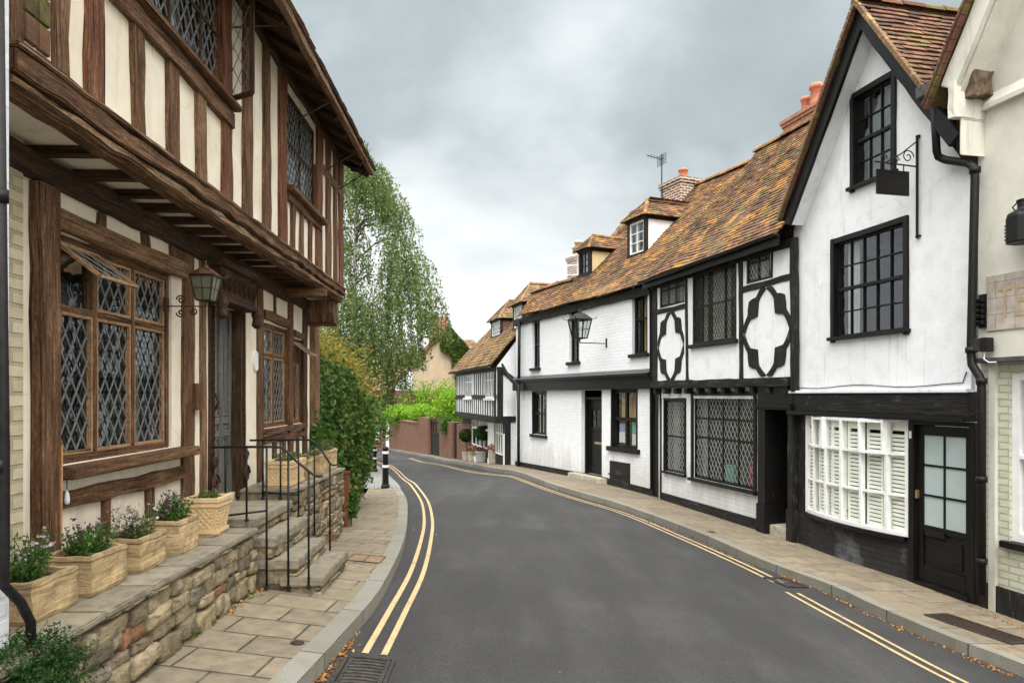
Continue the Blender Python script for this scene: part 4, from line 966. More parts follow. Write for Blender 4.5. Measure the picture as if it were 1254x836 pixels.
# ---------- planters
def planter(Y0, Y1, X, zb, h, d_, label, grp, m='planter_stone', lattice_=False, taper=.0, plant=None, plabel=None, n=500, ph=.16, fl=None, th=.012):
    F = Fr((X, Y0), (X - .02 * (Y1 - Y0), Y1), zb); t = thing('planter', label, 'planter', F.loc(), F.rot, grp); l = F.L
    mb = MB(); tp = taper; g = .028
    def ring(z, o, gg=0): return [(0 - o + gg, -o + gg, z), (l + o - gg, -o + gg, z), (l + o - gg, d_ + o - gg, z), (-o + gg, d_ + o - gg, z)]
    levels = [(0, -tp), (.03, -tp + .004), (h * .5, -tp * .45), (h - .03, 0), (h - .028, .009), (h, .009)]
    if not lattice_:
        k = 9; levels = [(0, -tp - .004)] + [(h * i / k + rnd.uniform(-.005, .005), -tp * (1 - i / k) + rnd.uniform(-.0035, .0035)) for i in range(1, k)] + [(h - .025, 0), (h - .02, .006), (h, .004)]
    R = [ring(z, o) for z, o in levels]; R.append(ring(h, .004, g)); R.append(ring(h - .05, .0, g))
    # subdivide each ring for an uneven hand-cut look
    def dense(r):
        out = []
        for i in range(4):
            a, b = Vector(r[i]), Vector(r[(i + 1) % 4])
            for k in range(6): out.append(a.lerp(b, k / 6))
        return out
    D = [dense(r) for r in R]; amp = .009 if not lattice_ else .0015
    vs = [p + mnoise.noise_vector(p * 16 + Vector((Y0 * 5, 0, 0))) * amp for r in D for p in r]; nn = 24
    fs = [(i * nn + k, i * nn + (k + 1) % nn, (i + 1) * nn + (k + 1) % nn, (i + 1) * nn + k) for i in range(len(R) - 1) for k in range(nn)] + [tuple(range(nn))[::-1]]
    mb.mesh(vs, fs, None, rnd.random()); mb.build('box', m, t)
    MB().face([(g, g, h - .03), (l - g, g, h - .03), (l - g, d_ - g, h - .03), (g, d_ - g, h - .03)]).build('soil', 'soil', t)
    if lattice_:
        lm = MB()
        for face in (0, 1):
            Lf = l if face == 0 else d_; a0, a1, b0, b1 = .05, Lf - .05, .045, h - .06
            for sg in (1, -1):
                for k in range(-8, 14):
                    A = Vector((a0 + k * .042, b0 if sg > 0 else b1)); dd = Vector((1, sg * 1.15)); hh = (b1 - b0) / 1.15; B = A + dd * hh
                    t0 = max(0, (a0 - A.x) / hh); t1 = min(1, (a1 - A.x) / hh)
                    if t1 - t0 > .05:
                        P, Q = A + (B - A) * t0, A + (B - A) * t1
                        off = lambda z: -(-tp * (1 - z / h)) - .001
                        f = (lambda p: (p.x, off(p.y) , p.y)) if face == 0 else (lambda p: (0 + off(p.y), p.x, p.y))
                        lm.rod(f(P), f(Q), .011, .014)
            bx = (lambda a, b, z: lm.rod((a, tp * (1 - z / h), z), (b, tp * (1 - z / h), z), .022, .024)) if face == 0 else (lambda a, b, z: lm.rod((tp * (1 - z / h), a, z), (tp * (1 - z / h), b, z), .022, .024))
            for z in (.035, h - .05): bx(.0, Lf, z)
        lm.build('basketwork', m, t)
    if plant:
        cen = []; st = MB(); fc = []
        cx, cy = l / 2, d_ / 2
        for k in range(int(n / 12)):
            bx_, by_ = rnd.uniform(g * 2, l - g * 2), rnd.uniform(g * 2, d_ - g * 2); hh = ph * rnd.uniform(.35, 1.15); lean = Vector((rnd.uniform(-.5, .5), rnd.uniform(-.6, .3), 1)).normalized()
            base = Vector((bx_, by_, h - .03)); tip = base + lean * hh; st.tube([base, base.lerp(tip, .5), tip + Vector((0, 0, -.01))], .0016, 3, False)
            for j in range(12): cen.append(base.lerp(tip, rnd.uniform(.1, 1)) + Vector((rnd.uniform(-.025, .025), rnd.uniform(-.025, .025), rnd.uniform(-.01, .01))))
            if fl and rnd.random() < .42:
                for j in range(4): fc.append(tip + Vector((rnd.uniform(-.013, .013), rnd.uniform(-.013, .013), rnd.uniform(-.005, .016))))
        pt = thing('bedding_plant', plabel, 'plant', F.loc() , F.rot, 'plants in the planters'); leaves('foliage', plant, cen, .026, pt, 2.2); st.build('stems', 'stem', pt)
        if fl and fc: leaves('flowers', fl, fc, .017, pt, 1.1)
    return t
pg = 'planters on the stone walls'; zb = CAMZ - 1.02
planter(3.06, 3.39, -2.12, zb, .19, .25, 'rough stone trough nearest the black drainpipe, first on the low wall', pg, plant='mid_leaf', plabel='pale pink flowers in the trough nearest the drainpipe', n=700, ph=.22, fl='petal_pale')
planter(3.50, 3.83, -2.12, zb, .205, .26, 'rough stone trough below the bamboo cane', pg, plant='mid_leaf', plabel='low green plant with dark purple flowers below the bamboo cane', n=1100, ph=.16, fl='petal_purple')
planter(3.96, 4.26, -2.12, zb, .20, .25, 'squarish rough stone planter holding lilac flowers, third along the low wall', pg, plant='dusty_leaf', plabel='lilac flowers in the squarish third planter', n=700, ph=.18, fl='petal_pale')
planter(4.42, 4.70, -2.12, zb, .215, .25, 'plain pale stone planter just left of the basketwork pot near the door', pg, plant='mid_leaf', plabel='tall yellow green plant beside the basketwork pot', n=1100, ph=.19, fl='petal_purple')
planter(4.98, 5.24, -2.11, zb, .28, .25, 'tapered basketwork pattern planter beside the near handrail', pg, m='basket_stone', lattice_=True, taper=.035, plant='dusty_leaf', plabel='low dusty plant in the basketwork pot beside the near handrail', n=500, ph=.07)
zb2 = CAMZ - .87
planter(6.52, 6.98, -2.07, zb2, .25, .25, 'long basketwork pattern planter seen behind the handrails', pg, m='basket_stone', lattice_=True, taper=.02, plant='dusty_leaf', plabel='grey green plant in the long basketwork planter behind the handrails', n=500, ph=.10)
planter(7.10, 7.34, -2.08, zb2, .21, .22, 'plain stone planter next to the long basketwork one', pg, plant='dusty_leaf', plabel='low plant in the planter next to the long basketwork one', n=300, ph=.1)
planter(7.50, 7.78, -2.08, zb2, .22, .22, 'plain stone planter second from the hedge on the far wall', pg, plant='dusty_leaf', plabel='low plant second from the hedge on the far wall', n=300, ph=.1)
planter(7.95, 8.28, -2.08, zb2, .24, .22, 'stone planter nearest the hedge at the end of the far wall', pg, plant='dusty_leaf', plabel='bushy grey plant nearest the hedge on the far wall', n=500, ph=.15)
# cane, hanging lamp, lantern, eaves lamp
x = Fr((0, 3), (0, 4)); a = wp(75, 650, 3.62); b = wp(76, 545, 3.66)
tagp(MB().tube([a - Vector((0, 0, .06)), b], .0055, 6).build('garden_cane', 'cane'), 'upright bamboo cane standing in the second stone trough', 'cane')
bf = thing('bird_feeder', 'small clear bottle hanging from a wire hook under the window sill', 'feeder', tuple(wp(82, 612, 3.93)))
MB().tube([(-.03, 0, .12), (-.02, -.0, .155), (-.004, 0, .15), (0, 0, .10), (0, 0, .06)], .003, 6).build('hook', 'iron', bf)
MB().lathe([(.003, .055), (.008, .045), (.012, .03), (.015, 0), (.013, -.02), (.006, -.025)], 12).build('bottle', 'white_plastic', bf, smooth=True)
def lantern(name, label, loc, rz, sc, m, pane, arm, roofm=None, finial=True, scrolls=True):
    """four-sided tapered street lantern; local -y towards the street, arm back to the wall at y = arm"""
    t = thing(name, label, 'lantern', loc, rz); s2 = sc / 2; tp, bt = s2, s2 * .62; hh = sc * 1.05; mb = MB()
    T = lambda r, z: [Vector((sx * r, sy * r, z)) for sx, sy in ((-1, -1), (1, -1), (1, 1), (-1, 1))]
    A, B = T(bt, 0), T(tp, hh)
    for i in range(4):
        mb.rod(A[i], B[i], sc * .055); mb.rod(A[i], A[(i + 1) % 4], sc * .05); mb.rod(B[i], B[(i + 1) % 4], sc * .06)
        m1, m2 = A[i].lerp(A[(i + 1) % 4], .5), B[i].lerp(B[(i + 1) % 4], .5); mb.rod(m1, m2, sc * .025); mb.rod(A[i].lerp(B[i], .5), A[(i + 1) % 4].lerp(B[(i + 1) % 4], .5), sc * .022)
    mb.lathe([(.0, -.1 * sc), (bt * .5, -.05 * sc), (bt * 1.0, -.02 * sc), (bt, 0)], 12); mb.build('cage', m, t)
    g = MB()
    for i in range(4): j = (i + 1) % 4; g.face([A[i] * .97, A[j] * .97, B[j] * .97, B[i] * .97])
    g.build('pane', pane, t)
    r = MB(); q1, q2, q3 = T(tp * 1.12, hh + .01), T(tp * .42, hh + sc * .38), T(tp * .30, hh + sc * .40)
    for i in range(4): j = (i + 1) % 4; r.face([q1[i], q1[j], q2[j], q2[i]])
    r.lathe([(sc * .17, hh + sc * .36), (sc * .2, hh + sc * .40), (sc * .12, hh + sc * .43), (sc * .10, hh + sc * .52), (sc * .13, hh + sc * .54), (sc * .04, hh + sc * .6), (sc * .05, hh + sc * .66), (.005, hh + sc * .74)], 10)
    for c in q1: r.tube([c, c + Vector((c.x * .25, c.y * .25, sc * .05)), c + Vector((c.x * .3, c.y * .3, sc * .12))], sc * .02, 5)
    r.build('hood', roofm or m, t)
    b = MB(); b.tube([(0, 0, -.06 * sc), (0, 0, -.28 * sc)], sc * .03, 6); b.rod((0, 0, -.26 * sc), (0, arm, -.26 * sc), sc * .05); b.wbox((-.03, arm - .012, -.5 * sc), (.03, arm + .004, .02))
    if scrolls:
        for sg in (1, -1): b.tube([(0, arm * .62 + sg * .0 + .035 * (1 - k / 24) * math.cos(k * .45), -.26 * sc + sg * (.05 + .035 * (1 - k / 24) * math.sin(k * .45))) for k in range(20)], .006, 5)
        b.tube([(0, arm * .3 + .03 * (1 - k / 24) * math.cos(k * .45), -.3 * sc - .03 - .03 * (1 - k / 24) * math.sin(k * .45)) for k in range(18)], .006, 5)
    b.build('bracket', m, t); return t
lf = L.p(252, 352, -.30); W0 = L.w(lf.x, -.30, 0); zz = wp(252, 368, (W0.y)).z
lantern('wall_lantern', 'rusty four sided lantern on a scroll bracket left of the carved door', (W0.x, W0.y, zz), L.rot, .17, 'rust_iron', 'lamp_glass', .30, 'copper_aged')
q = L.p(428, 206, UY - .28); W0 = L.w(LEN + .02, UY - .15, 0)
mb = MB().tube([(0, -.15, 0), (0, .02, 0)], .05, 12); mb.wbox((-.02, 0, .02), (.02, .05, .10)); o = mb.build('security_light', 'iron', None); o.location = (wp(432, 206, 9.45)); o.rotation_euler[2] = L.rot
tagp(o, 'black cylindrical light under the far eaves corner of the timber framed house', 'light')
# bush in the corner
c0 = wp(24, 828, 2.75); pts, dn = blob_pts(17000, (0, 0, 0), (.19, .24, .15), .8, .7, 2.5, 3); bs_ = thing('conifer_shrub', 'dark green feathery shrub at the foot of the drainpipe', 'shrub', tuple(c0))
leaves('foliage', 'dark_leaf', pts, .021, bs_, 3.0)
MB().tube([(0, 0, -.35), (0, 0, 0)], .02, 6).build('stem', 'bark', bs_)

# ================================================================== RIGHT SIDE
def shell(parent, F, x0, x1, D, z1, m, name='side_wall', y0=0., zb=-1.0):
    mb = MB(); mb.face([(x1, y0, zb), (x1, D, zb), (x1, D, z1), (x1, y0, z1)]); mb.face([(x0, D, zb), (x0, y0, zb), (x0, y0, z1), (x0, D, z1)]); mb.face([(x1, D, zb), (x0, D, zb), (x0, D, z1), (x1, D, z1)]); return mb.build(name, m, parent)
def panel_door(parent, rc, y, m='black_gloss', glass=None, name='door', rows=3, gm='pane', gcols=2, grows=3, gz=(.5, .93), letter=True, lm_='brass'):
    x0, z0, x1, z1 = rc; W = x1 - x0; Hh = z1 - z0
    mb = MB(); s_ = .09
    mb.wbox((x0, y, z0), (x0 + s_, y + .045, z1)); mb.wbox((x1 - s_, y, z0), (x1, y + .045, z1)); mb.wbox((x0 + s_, y + .001, z0), (x1 - s_, y + .045, z0 + .18)); mb.wbox((x0 + s_, y + .001, z1 - s_), (x1 - s_, y + .045, z1))
    if glass:
        ga, gb = z0 + Hh * gz[0], z0 + Hh * gz[1]; mb.wbox((x0 + s_, y + .002, ga - .07), (x1 - s_, y + .045, ga)); mb.wbox((x0 + s_, y + .02, z0 + .18), (x1 - s_, y + .035, ga - .07))
        if gb < z1 - s_ - .02: mb.wbox((x0 + s_, y + .002, gb), (x1 - s_, y + .045, z1 - s_))
        else: gb = z1 - s_
        mb.wbox((x0 + s_ + .05, y + .008, z0 + .23), (x1 - s_ - .05, y + .03, ga - .14))
        for i in range(1, gcols): x = x0 + s_ + (W - 2 * s_) * i / gcols; mb.wbox((x - .012, y + .005, ga), (x + .012, y + .03, gb))
        for i in range(1, grows): z = ga + (gb - ga) * i / grows; mb.wbox((x0 + s_, y + .006, z - .012), (x1 - s_, y + .029, z + .012))
    else:
        mb.wbox((x0 + s_, y + .02, z0 + .1), (x1 - s_, y + .04, z1 - s_))
        for i in range(1, rows): z = z0 + .18 + (Hh - .27) * i / rows; mb.wbox((x0 + s_, y + .002, z - .05), (x1 - s_, y + .045, z + .05))
        mb.wbox(((x0 + x1) / 2 - .045, y + .003, z0 + .1), ((x0 + x1) / 2 + .045, y + .045, z1 - s_))
    d = mb.build(name, m, parent, bevel=.003)
    if glass: MB().face([(x0 + s_, y + .02, ga), (x1 - s_, y + .02, ga), (x1 - s_, y + .02, gb), (x0 + s_, y + .02, gb)]).build('pane', glass, d)
    if letter: zl = z0 + Hh * .40; MB().wbox((x0 + W * .33, y - .012, zl), (x0 + W * .72, y + .01, zl + .06)).build('letter_flap', lm_, d, bevel=.003)
    return d
def px_poly(F, P0, U, V, pts):
    U, V = Vector(U).normalized(), Vector(V).normalized(); n = U.cross(V); out = []
    for a in pts: q = F.hit(a[0], a[1], P0, n) - Vector(P0); out.append((q.dot(U), q.dot(V)))
    return out
def dormer(parent, F, x0, x1, yf, z0, z1, roofz, m_wall, seed, wcols=2, lit=None, hz_=.55, win_m='white_paint', trim='black_timber', rt='lichen_tiles', ov=.14, wfr=.05):
    """roofz(z) gives the y where the main roof reaches height z"""
    yb = roofz(z1) + .1
    d = MB(); 
    d.face([(x1, yf, z0), (x1, roofz(z1), z1), (x1, yf, z1)][::1]); d.face([(x0, yf, z0), (x0, yf, z1), (x0, roofz(z1), z1)])
    body = d.build('dormer', m_wall, parent)
    t = MB(); pw = .09
    t.wbox((x0, yf - .03, z0), (x0 + pw, yf + .05, z1)); t.wbox((x1 - pw, yf - .03, z0), (x1 + .01, yf + .05, z1)); t.wbox((x0, yf - .05, z0 - .06), (x1 + .01, yf + .05, z0 + .03)); t.wbox((x0 - .03, yf - .06, z1 - .07), (x1 + .03, yf + .04, z1 + .02))
    t.wbox((x1 - .01, yf, z1 - .08), (x1 + .02, yb, z1 + .01)); t.build('dormer_frame', trim, body)
    window(body, (x0 + pw, z0 + .03, x1 - pw, z1 - .07), yf - .01, cols=wcols, rows=3, fm=win_m, fw=wfr, mw=.025, glass='glass', depth=.05, curtain=('curtain', [(0, .25)]), roomd=.2)
    xm = (x0 + x1) / 2; hw = (x1 - x0) / 2 + ov; zr = z1 + hz_; ye = yf - ov; yr = yf + hw * .55; yR = roofz(zr) + .05; sl_ = math.hypot(hw, hz_)
    r = MB()
    # front hip
    hl = math.hypot(yr - ye, hz_); tiles(r, (xm - hw, ye, z1), (1, 0, 0), (0, yr - ye, hz_), [(0, 0), (2 * hw, 0), (hw, hl)], seed=seed, sag=.012)
    # side slopes
    Lr = yR - ye; yE = roofz(z1) + .1
    tiles(r, (xm + hw, ye, z1), (0, 1, 0), (-hw, 0, hz_), [(0, 0), (yE - ye, 0), (Lr, sl_), (yr - ye, sl_)], seed=seed + 1, sag=.012)
    tiles(r, (xm - hw, yR, z1), (0, -1, 0), (hw, 0, hz_), [(yR - yE, 0), (Lr, 0), (yR - yr, sl_), (0, sl_)], seed=seed + 2, sag=.012)
    ridge(r, (xm, yr, zr + .02), (xm, yR, zr + .02), .07); ridge(r, (xm - hw, ye, z1 + .02), (xm, yr, zr + .02), .05); ridge(r, (xm + hw, ye, z1 + .02), (xm, yr, zr + .02), .05)
    r.build('dormer_roof', rt, body)
    return body
def gutter(mb, a, b, r=.05):
    a, b = Vector(a), Vector(b); n = 8; d = (b - a).normalized(); up = Vector((0, 0, 1)); sd = d.cross(up).normalized(); k = max(2, int((b - a).length / .5)); pr = None
    for i in range(k + 1):
        c = a.lerp(b, i / k) + Vector((0, 0, .006 * math.sin(i * 1.7))); ring = [c + sd * r * math.cos(t) + up * r * math.sin(t) for t in [math.pi + math.pi * j / n for j in range(n + 1)]]
        if pr:
            for j in range(n): mb.face([pr[j], ring[j], ring[j + 1], pr[j + 1]])
        pr = ring
def chimney(parent, x, y, zb, zt, wx, wy, m='chimney_brick', pots=(), potm='terracotta', poth=.3, potr=.09, name='chimney'):
    mb = MB().box((x - wx / 2, y - wy / 2, zb), (x + wx / 2, y + wy / 2, zt - .15)).box((x - wx / 2 - .03, y - wy / 2 - .03, zt - .15), (x + wx / 2 + .03, y + wy / 2 + .03, zt - .08)).box((x - wx / 2 - .055, y - wy / 2 - .055, zt - .08), (x + wx / 2 + .055, y + wy / 2 + .055, zt))
    c = mb.build(name, m, parent)
    for i, (dx, dy, s_) in enumerate(pots):
        r = potr * s_; h = poth * s_; MB().lathe([(r * 1.05, 0), (r * .95, .03), (r * .82, h * .8), (r * 1.05, h * .82), (r * 1.1, h * .95), (r * .9, h)], 16, (x + dx, y + dy, zt)).build('chimney_pot', potm, c, smooth=True)
    return c

# ---------- black and white house with quatrefoil panels
T = Fr((3.15, 15.0), (4.36, 10.66)); TB = thing('tudor_house', 'black and white timbered house with quatrefoil panels and leaded windows', 'house', T.loc(), T.rot)
UYT = -.10; tx = lambda px, y=0: T.p(px, 480, y).x; avz = lambda F, pts, y=0: sum(F.p(a, b, y).z for a, b in pts) / len(pts)
jz = avz(T, [(805, 466), (970, 463)], UYT); jb = avz(T, [(805, 474), (970, 472)], UYT)
ez_ = avz(T, [(797, 348), (955, 287)], UYT - .2); tl, tr_ = 0.0, T.L
lsw = T.rect(815, 490, 839, 490, 576, 581); lbw = T.rect(850, 484, 924, 484, 585, 600)
dcx0 = tx(934); 
mb = MB(); wx_s = tx(810.5); wall(mb, [(wx_s, -1), (dcx0, -1), (dcx0, jb + .05), (wx_s, jb + .05)], [lsw, lbw], 0, .1); mb.face([(wx_s, 0, -1), (wx_s, .4, -1), (wx_s, .4, jb + .05), (wx_s, 0, jb + .05)][::-1]); mb.build('wall', 'white_brick', TB)
ub = T.rect(848, 328, 902, 307, 424, 413, UYT); us = T.rect(808, 345, 838, 335, 377, 371, UYT); un = T.rect(914, 299, 943, 291, 347, 342, UYT); ub = (ub[0], ub[1], ub[2], un[3]); us = (us[0], us[1], us[2], un[3]); un = (un[0], un[1], un[2], un[3])
mb = MB(); wall(mb, [(tl, jz), (tr_, jz), (tr_, ez_), (tl, ez_)], [ub, us, un], UYT, .08); mb.face([(tl, UYT, jb), (tl, 0.02, jb), (tr_, .02, jb), (tr_, UYT, jb)]); mb.build('upper_wall', 'white_render', TB)
shell(TB, T, tl, tr_, 5.5, ez_, 'white_render', y0=.02)
# plinth
zpl = avz(T, [(811, 603), (932, 637)], -.03); MB().wbox((wx_s, -.035, -1), (dcx0, .03, zpl)).build('plinth', 'black_timber', TB, bevel=.006)
casing(TB, lsw, 0, .05, .03, 'black_gloss', .045, .05, .02); casing(TB, lbw, 0, .075, .035, 'black_gloss', .055, .06, .03)
window(TB, lsw, .01, 1, 2, 'black_gloss', .03, .03, (.10, .155, .011, .006), 'pale_lead', curtain=('curtain_dim', [(0, .35)]), roomd=.7)
window(TB, lbw, .01, 4, 3, 'black_gloss', .04, .035, (.115, .18, .008, .006), 'pale_lead', rfr=[.5, .74], cfr=[.24, .5, .76], curtain=('curtain_dim', [(0, .12), (.9, 1)]), roomd=.7)
for fcol, a, b in (('paper_green', .3, .45), ('mid_leaf', .5, .62), ('petal_red', .7, .75)):
    MB().box((lbw[0] + (lbw[2] - lbw[0]) * a, .3, lbw[1]), (lbw[0] + (lbw[2] - lbw[0]) * b, .36, lbw[1] + .45 * b + .1)).build('display_item', fcol, TB)
def tb(p0, p1, w, m='black_timber', t=.02, name='timber', amp=.008, w2=None): return MB().beam(p0, p1, w, UYT - t, UYT + .05, amp, w2=w2).build(name, m, TB, bevel=.004)
ux = lambda px: tx(px, UYT)
MB().beam((tl - .03, (jz + jb) / 2), (tr_ + .02, (jz + jb) / 2), (jz - jb) * 1.15, UYT - .07, UYT + .08, .012).build('bressummer', 'black_timber', TB, bevel=.008)
n = 11
for i in range(n): x = tl + .12 + (tr_ - tl - .2) * i / (n - 1); MB().wbox((x - .055, UYT - .04, jb - .13), (x + .055, .0, jb - .015)).build('joist', 'black_timber', TB, bevel=.006)
MB().wbox((wx_s, -.012, jb - .22), (dcx0, .01, jb - .1)).build('fillet', 'white_render', TB)
tb((ux(802), jz), (ux(802), ez_), ux(805.5) - ux(799), name='post'); tb((ux(842), jz), (ux(841), ez_), .09, name='post'); tb((ux(908), jz), (ux(907.5), ez_), .11, name='post'); tb((ux(972.5), jb - .1), (ux(972), ez_), .10, t=.04, name='post')
tb((ux(805), us[1] - .07), (ux(841), us[1] - .07), .10, name='rail'); zr_ = un[1] - .07; tb((ux(910), zr_), (ux(970), zr_), .10, name='rail')
tb((tl, ez_ - .06), (tr_, ez_ - .06), .13, t=.05, name='wall_plate'); tb((ux(945.5), un[1]), (ux(945.5), ez_), .05, name='stud')
def quatre(x0, z0, x1, z1, mb=None):
    """four cusped curved braces leaving a pointed quatrefoil of plaster"""
    cx, cz = (x0 + x1) / 2, (z0 + z1) / 2; mb = MB()
    for sx in (-1, 1):
        for sz in (-1, 1):
            A = Vector((cx + sx * .02 * (x1 - x0), cz + sz * (z1 - z0) * .5)); B = Vector((cx + sx * (x1 - x0) * .5, cz + sz * .02)); 
            outer = []; inner = []
            Cn = Vector((cx + sx * (x1 - x0) * .5 , cz + sz * (z1 - z0) * .5)); n = 28
            for i in range(n + 1):
                t = i / n; base = A.lerp(B, t); out = (Cn - (A + B) / 2)
                bow = math.sin(math.pi * t); pi_ = base - out * (.10 * bow) + out * (.30 * math.exp(-((t - .5) / .10) ** 2) if False else 0)
                g_ = math.exp(-((t - .5) / .11) ** 4); og = .16 * math.sin(2 * math.pi * (t if t < .5 else 1 - t)) * (1 if t not in (0, 1) else 0)
                g_ = max(0, 1 - abs(t - .5) / .19) ** .8; po = base + out * (.15 + .34 * g_ + og * .5)
                pin = base + out * (-.06 - .22 * g_ + og * .5)
                if i in (0, n): po = base + out * .12
                outer.append((max(min(po.x, max(x0, x1)), min(x0, x1)), max(min(po.y, z1), z0))); inner.append((pin.x, pin.y))
            y0, y1 = UYT - .022, UYT + .02; mb = MB()
            for i in range(n):
                q = [inner[i], inner[i + 1], outer[i + 1], outer[i]]
                ar = sum(q[k][0] * q[(k + 1) % 4][1] - q[(k + 1) % 4][0] * q[k][1] for k in range(4))
                if ar < 0: q = q[::-1]
                mb.face([(p[0], y0, p[1]) for p in q])
                for k in range(4): a, b = q[k], q[(k + 1) % 4]; mb.face([(a[0], y1, a[1]), (b[0], y1, b[1]), (b[0], y0, b[1]), (a[0], y0, a[1])])
            mb.build('quatrefoil_brace', 'black_timber', TB)
quatre(ux(806.5), jz + .02, ux(838), us[1] - .13); quatre(ux(912), jz + .02, ux(969), zr_ - .06)
for rc, c_, kw in ((ub, [.2, .76], dict(rfr=[.45])), (us, [.33, .66], dict(rfr=[])), (un, [.5], dict(rfr=[]))):
    window(TB, rc, UYT + .005, fm='black_timber', fw=.045, mw=.035, cfr=c_, lat=(.085, .13, .009, .006), latm='iron_grey' if rc is ub else 'pale_lead', glass='old_glass', curtain=('curtain', [(0, .2), (.3, .72)] if rc is ub else [(.0, .4), (.6, .9)]), cdrop=0, roomd=.5, **kw)
MB().wbox((ub[0] - .06, UYT - .07, ub[1] - .07), (ub[2] + .05, UYT + .03, ub[1] + .0)).build('sill', 'black_timber', TB, bevel=.006)
# doorcase with deep recess
dz1 = avz(T, [(940, 499), (970, 499)], 0); dx_a, dx_b = dcx0, tr_ + .06
MB().wbox((dx_a, -.10, -1), (dx_a + .2, .06, dz1)).wbox((dx_a - .015, -.12, -1), (dx_a + .215, .06, .45)).build('pilaster', 'black_gloss', TB, bevel=.006)
MB().wbox((dx_a, -.10, dz1 + .06), (dx_b, .06, jb - .0)).wbox((dx_a - .04, -.16, dz1), (dx_b + .02, .06, dz1 + .06)).wbox((dx_a - .02, -.13, dz1 - .03), (dx_b, .06, dz1)).build('entablature', 'black_gloss', TB, bevel=.005)
gx0 = dx_a + .2
mb = MB(); mb.face([(gx0, .06, -.5), (gx0, .62, -.5), (gx0, .62, dz1), (gx0, .06, dz1)][::-1]); mb.face([(dx_b, .06, -.5), (dx_b, .62, -.5), (dx_b, .62, dz1), (dx_b, .06, dz1)]); mb.face([(gx0, .06, dz1 - .001), (gx0, .62, dz1 - .001), (dx_b, .62, dz1 - .001), (dx_b, .06, dz1 - .001)]); mb.face([(gx0, .62, -.5), (dx_b, .62, -.5), (dx_b, .62, dz1), (gx0, .62, dz1)]); mb.build('porch_lining', 'black_gloss', TB)
panel_door(TB, (gx0 + .04, .16, dx_b - .04, dz1 - .05), .56, 'black_gloss', rows=3, letter=False)
MB().lathe([(.02, 0), (.03, .01), (.02, .03)], 10, (0, 0, 0)).build('door_knob', 'brass', TB).location = (gx0 + .14, .53, 1.1)
MB().box((gx0, -.02, -.3), (dx_b, .6, .13)).build('doorstep', 'pale_stone', TB, bevel=.01)
# roof: shared pitch
EYT = UYT - .26; zeT = avz(T, [(797, 343), (955, 281)], EYT); PT = R_(46)
VT = (0, math.cos(PT), math.sin(PT)); P0T = (-.15, EYT, zeT); vr = 4.35
rp = [(0.0, 0), (T.L + .12, 0), (T.L + 1.55, vr), (-.1, vr)]
mb = MB(); tiles(mb, P0T, (1, 0, 0), VT, rp, seed=11, sag=.05); ry, rz_ = EYT + vr * math.cos(PT), zeT + vr * math.sin(PT)
ridge(mb, (-.3, ry, rz_ + .03), (T.L + 1.5, ry, rz_ + .03), .10); mb.face([(T.L + 1.6, ry, rz_), (-.3, ry, rz_), (-.3, ry * 2 - EYT, zeT), (T.L + 1.6, ry * 2 - EYT, zeT)]); mb.build('roof', 'lichen_tiles', TB)
mb = MB(); gutter(mb, (-.1, EYT - .03, zeT - .02), (T.L + .05, EYT - .03, zeT + .0)); mb.wbox((-.1, EYT + .04, zeT - .16), (T.L, EYT + .07, zeT - .0)); mb.face([(-.1, EYT + .05, zeT - .03), (T.L, EYT + .05, zeT - .03), (T.L, UYT + .02, zeT - .03), (-.1, UYT + .02, zeT - .03)][::-1]); mb.build('gutter', 'black_gloss', TB)
# big brick stack with red pots beyond the gable
q = T.hit(985, 160, (0, ry + .45, 0), (0, 1, 0)); 
def wloc(F, px, py, y): return F.hit(px, py, (0, y, 0), (0, 1, 0))
a = wloc(T, 967, 150, ry + .5); b = wloc(T, 1003, 120, ry + .5); zt_ = wloc(T, 985, 140, ry + .5).z
chimney(TB, (a.x + b.x) / 2 + .15, ry + .6, rz_ - 1, zt_, (b.x - a.x) + .3, .55, 'orange_brick', pots=((-.22, 0, .85), (.12, .0, 1.15)), potr=.12, poth=.48)

# ---------- white painted brick house
B = Fr((.13, 22.2), (3.11, 15.3)); BB = thing('brick_house', 'white painted brick house with long black shop fascia and two roof dormers', 'house', B.loc(), B.rot)
bx = lambda px, y=0: B.p(px, 480, y).x
zea = avz(B, [(636, 393), (797, 351)]); BA = B.rect(652, 395, 661, 391, 452, 449); BBw = B.rect(697, 378, 709.5, 373, 445, 441); BCw = B.rect(774, 350, 793, 345, 436, 430)
fz0, fz1 = avz(B, [(637, 480), (800, 473)], -.1), avz(B, [(637, 464), (800, 446)], -.1)
GA = B.rect(652, 481, 669, 480, 531, 533); GD = B.rect(712, 478, 737, 477, 580, 583); GW = B.rect(748, 476, 781, 476, 548, 553)
al = bx(800) + .0
mb = MB(); wall(mb, [(0, -1.2), (al, -1.2), (al, zea), (0, zea)], [BA, BBw, BCw, GA, GD, GW], 0, .16); mb.build('wall', 'white_brick', BB)
shell(BB, B, 0, B.L, 5.5, zea, 'white_brick')
for rc, cols, cur in ((BA, 2, 'curtain'), (BBw, 2, 'curtain_warm'), (BCw, 2, 'curtain_warm')):
    window(BB, rc, .07, cols, 2, 'black_gloss', .06, .03, curtain=(cur, [(0, .35)]), sash=True, depth=.07, cfr=[.5])
    MB().wbox((rc[0] - .07, -.08, rc[1] - .08), (rc[2] + .07, .1, rc[1])).build('sill', 'black_timber', BB, bevel=.006)
casing(BB, (GA[0] + .03, GA[1], GA[2] - .03, GA[3]), .02, .05, .03, 'black_gloss', .09, .06, .06)
window(BB, GA, .06, 2, 2, 'black_gloss', .06, .05, curtain=('curtain', [(0, .28), (.55, .8)]), sash=True, depth=.07)
casing(BB, (GW[0] + .06, GW[1] + .05, GW[2] - .06, GW[3]), .02, .06, .03, 'black_gloss', .11, .07, .1)
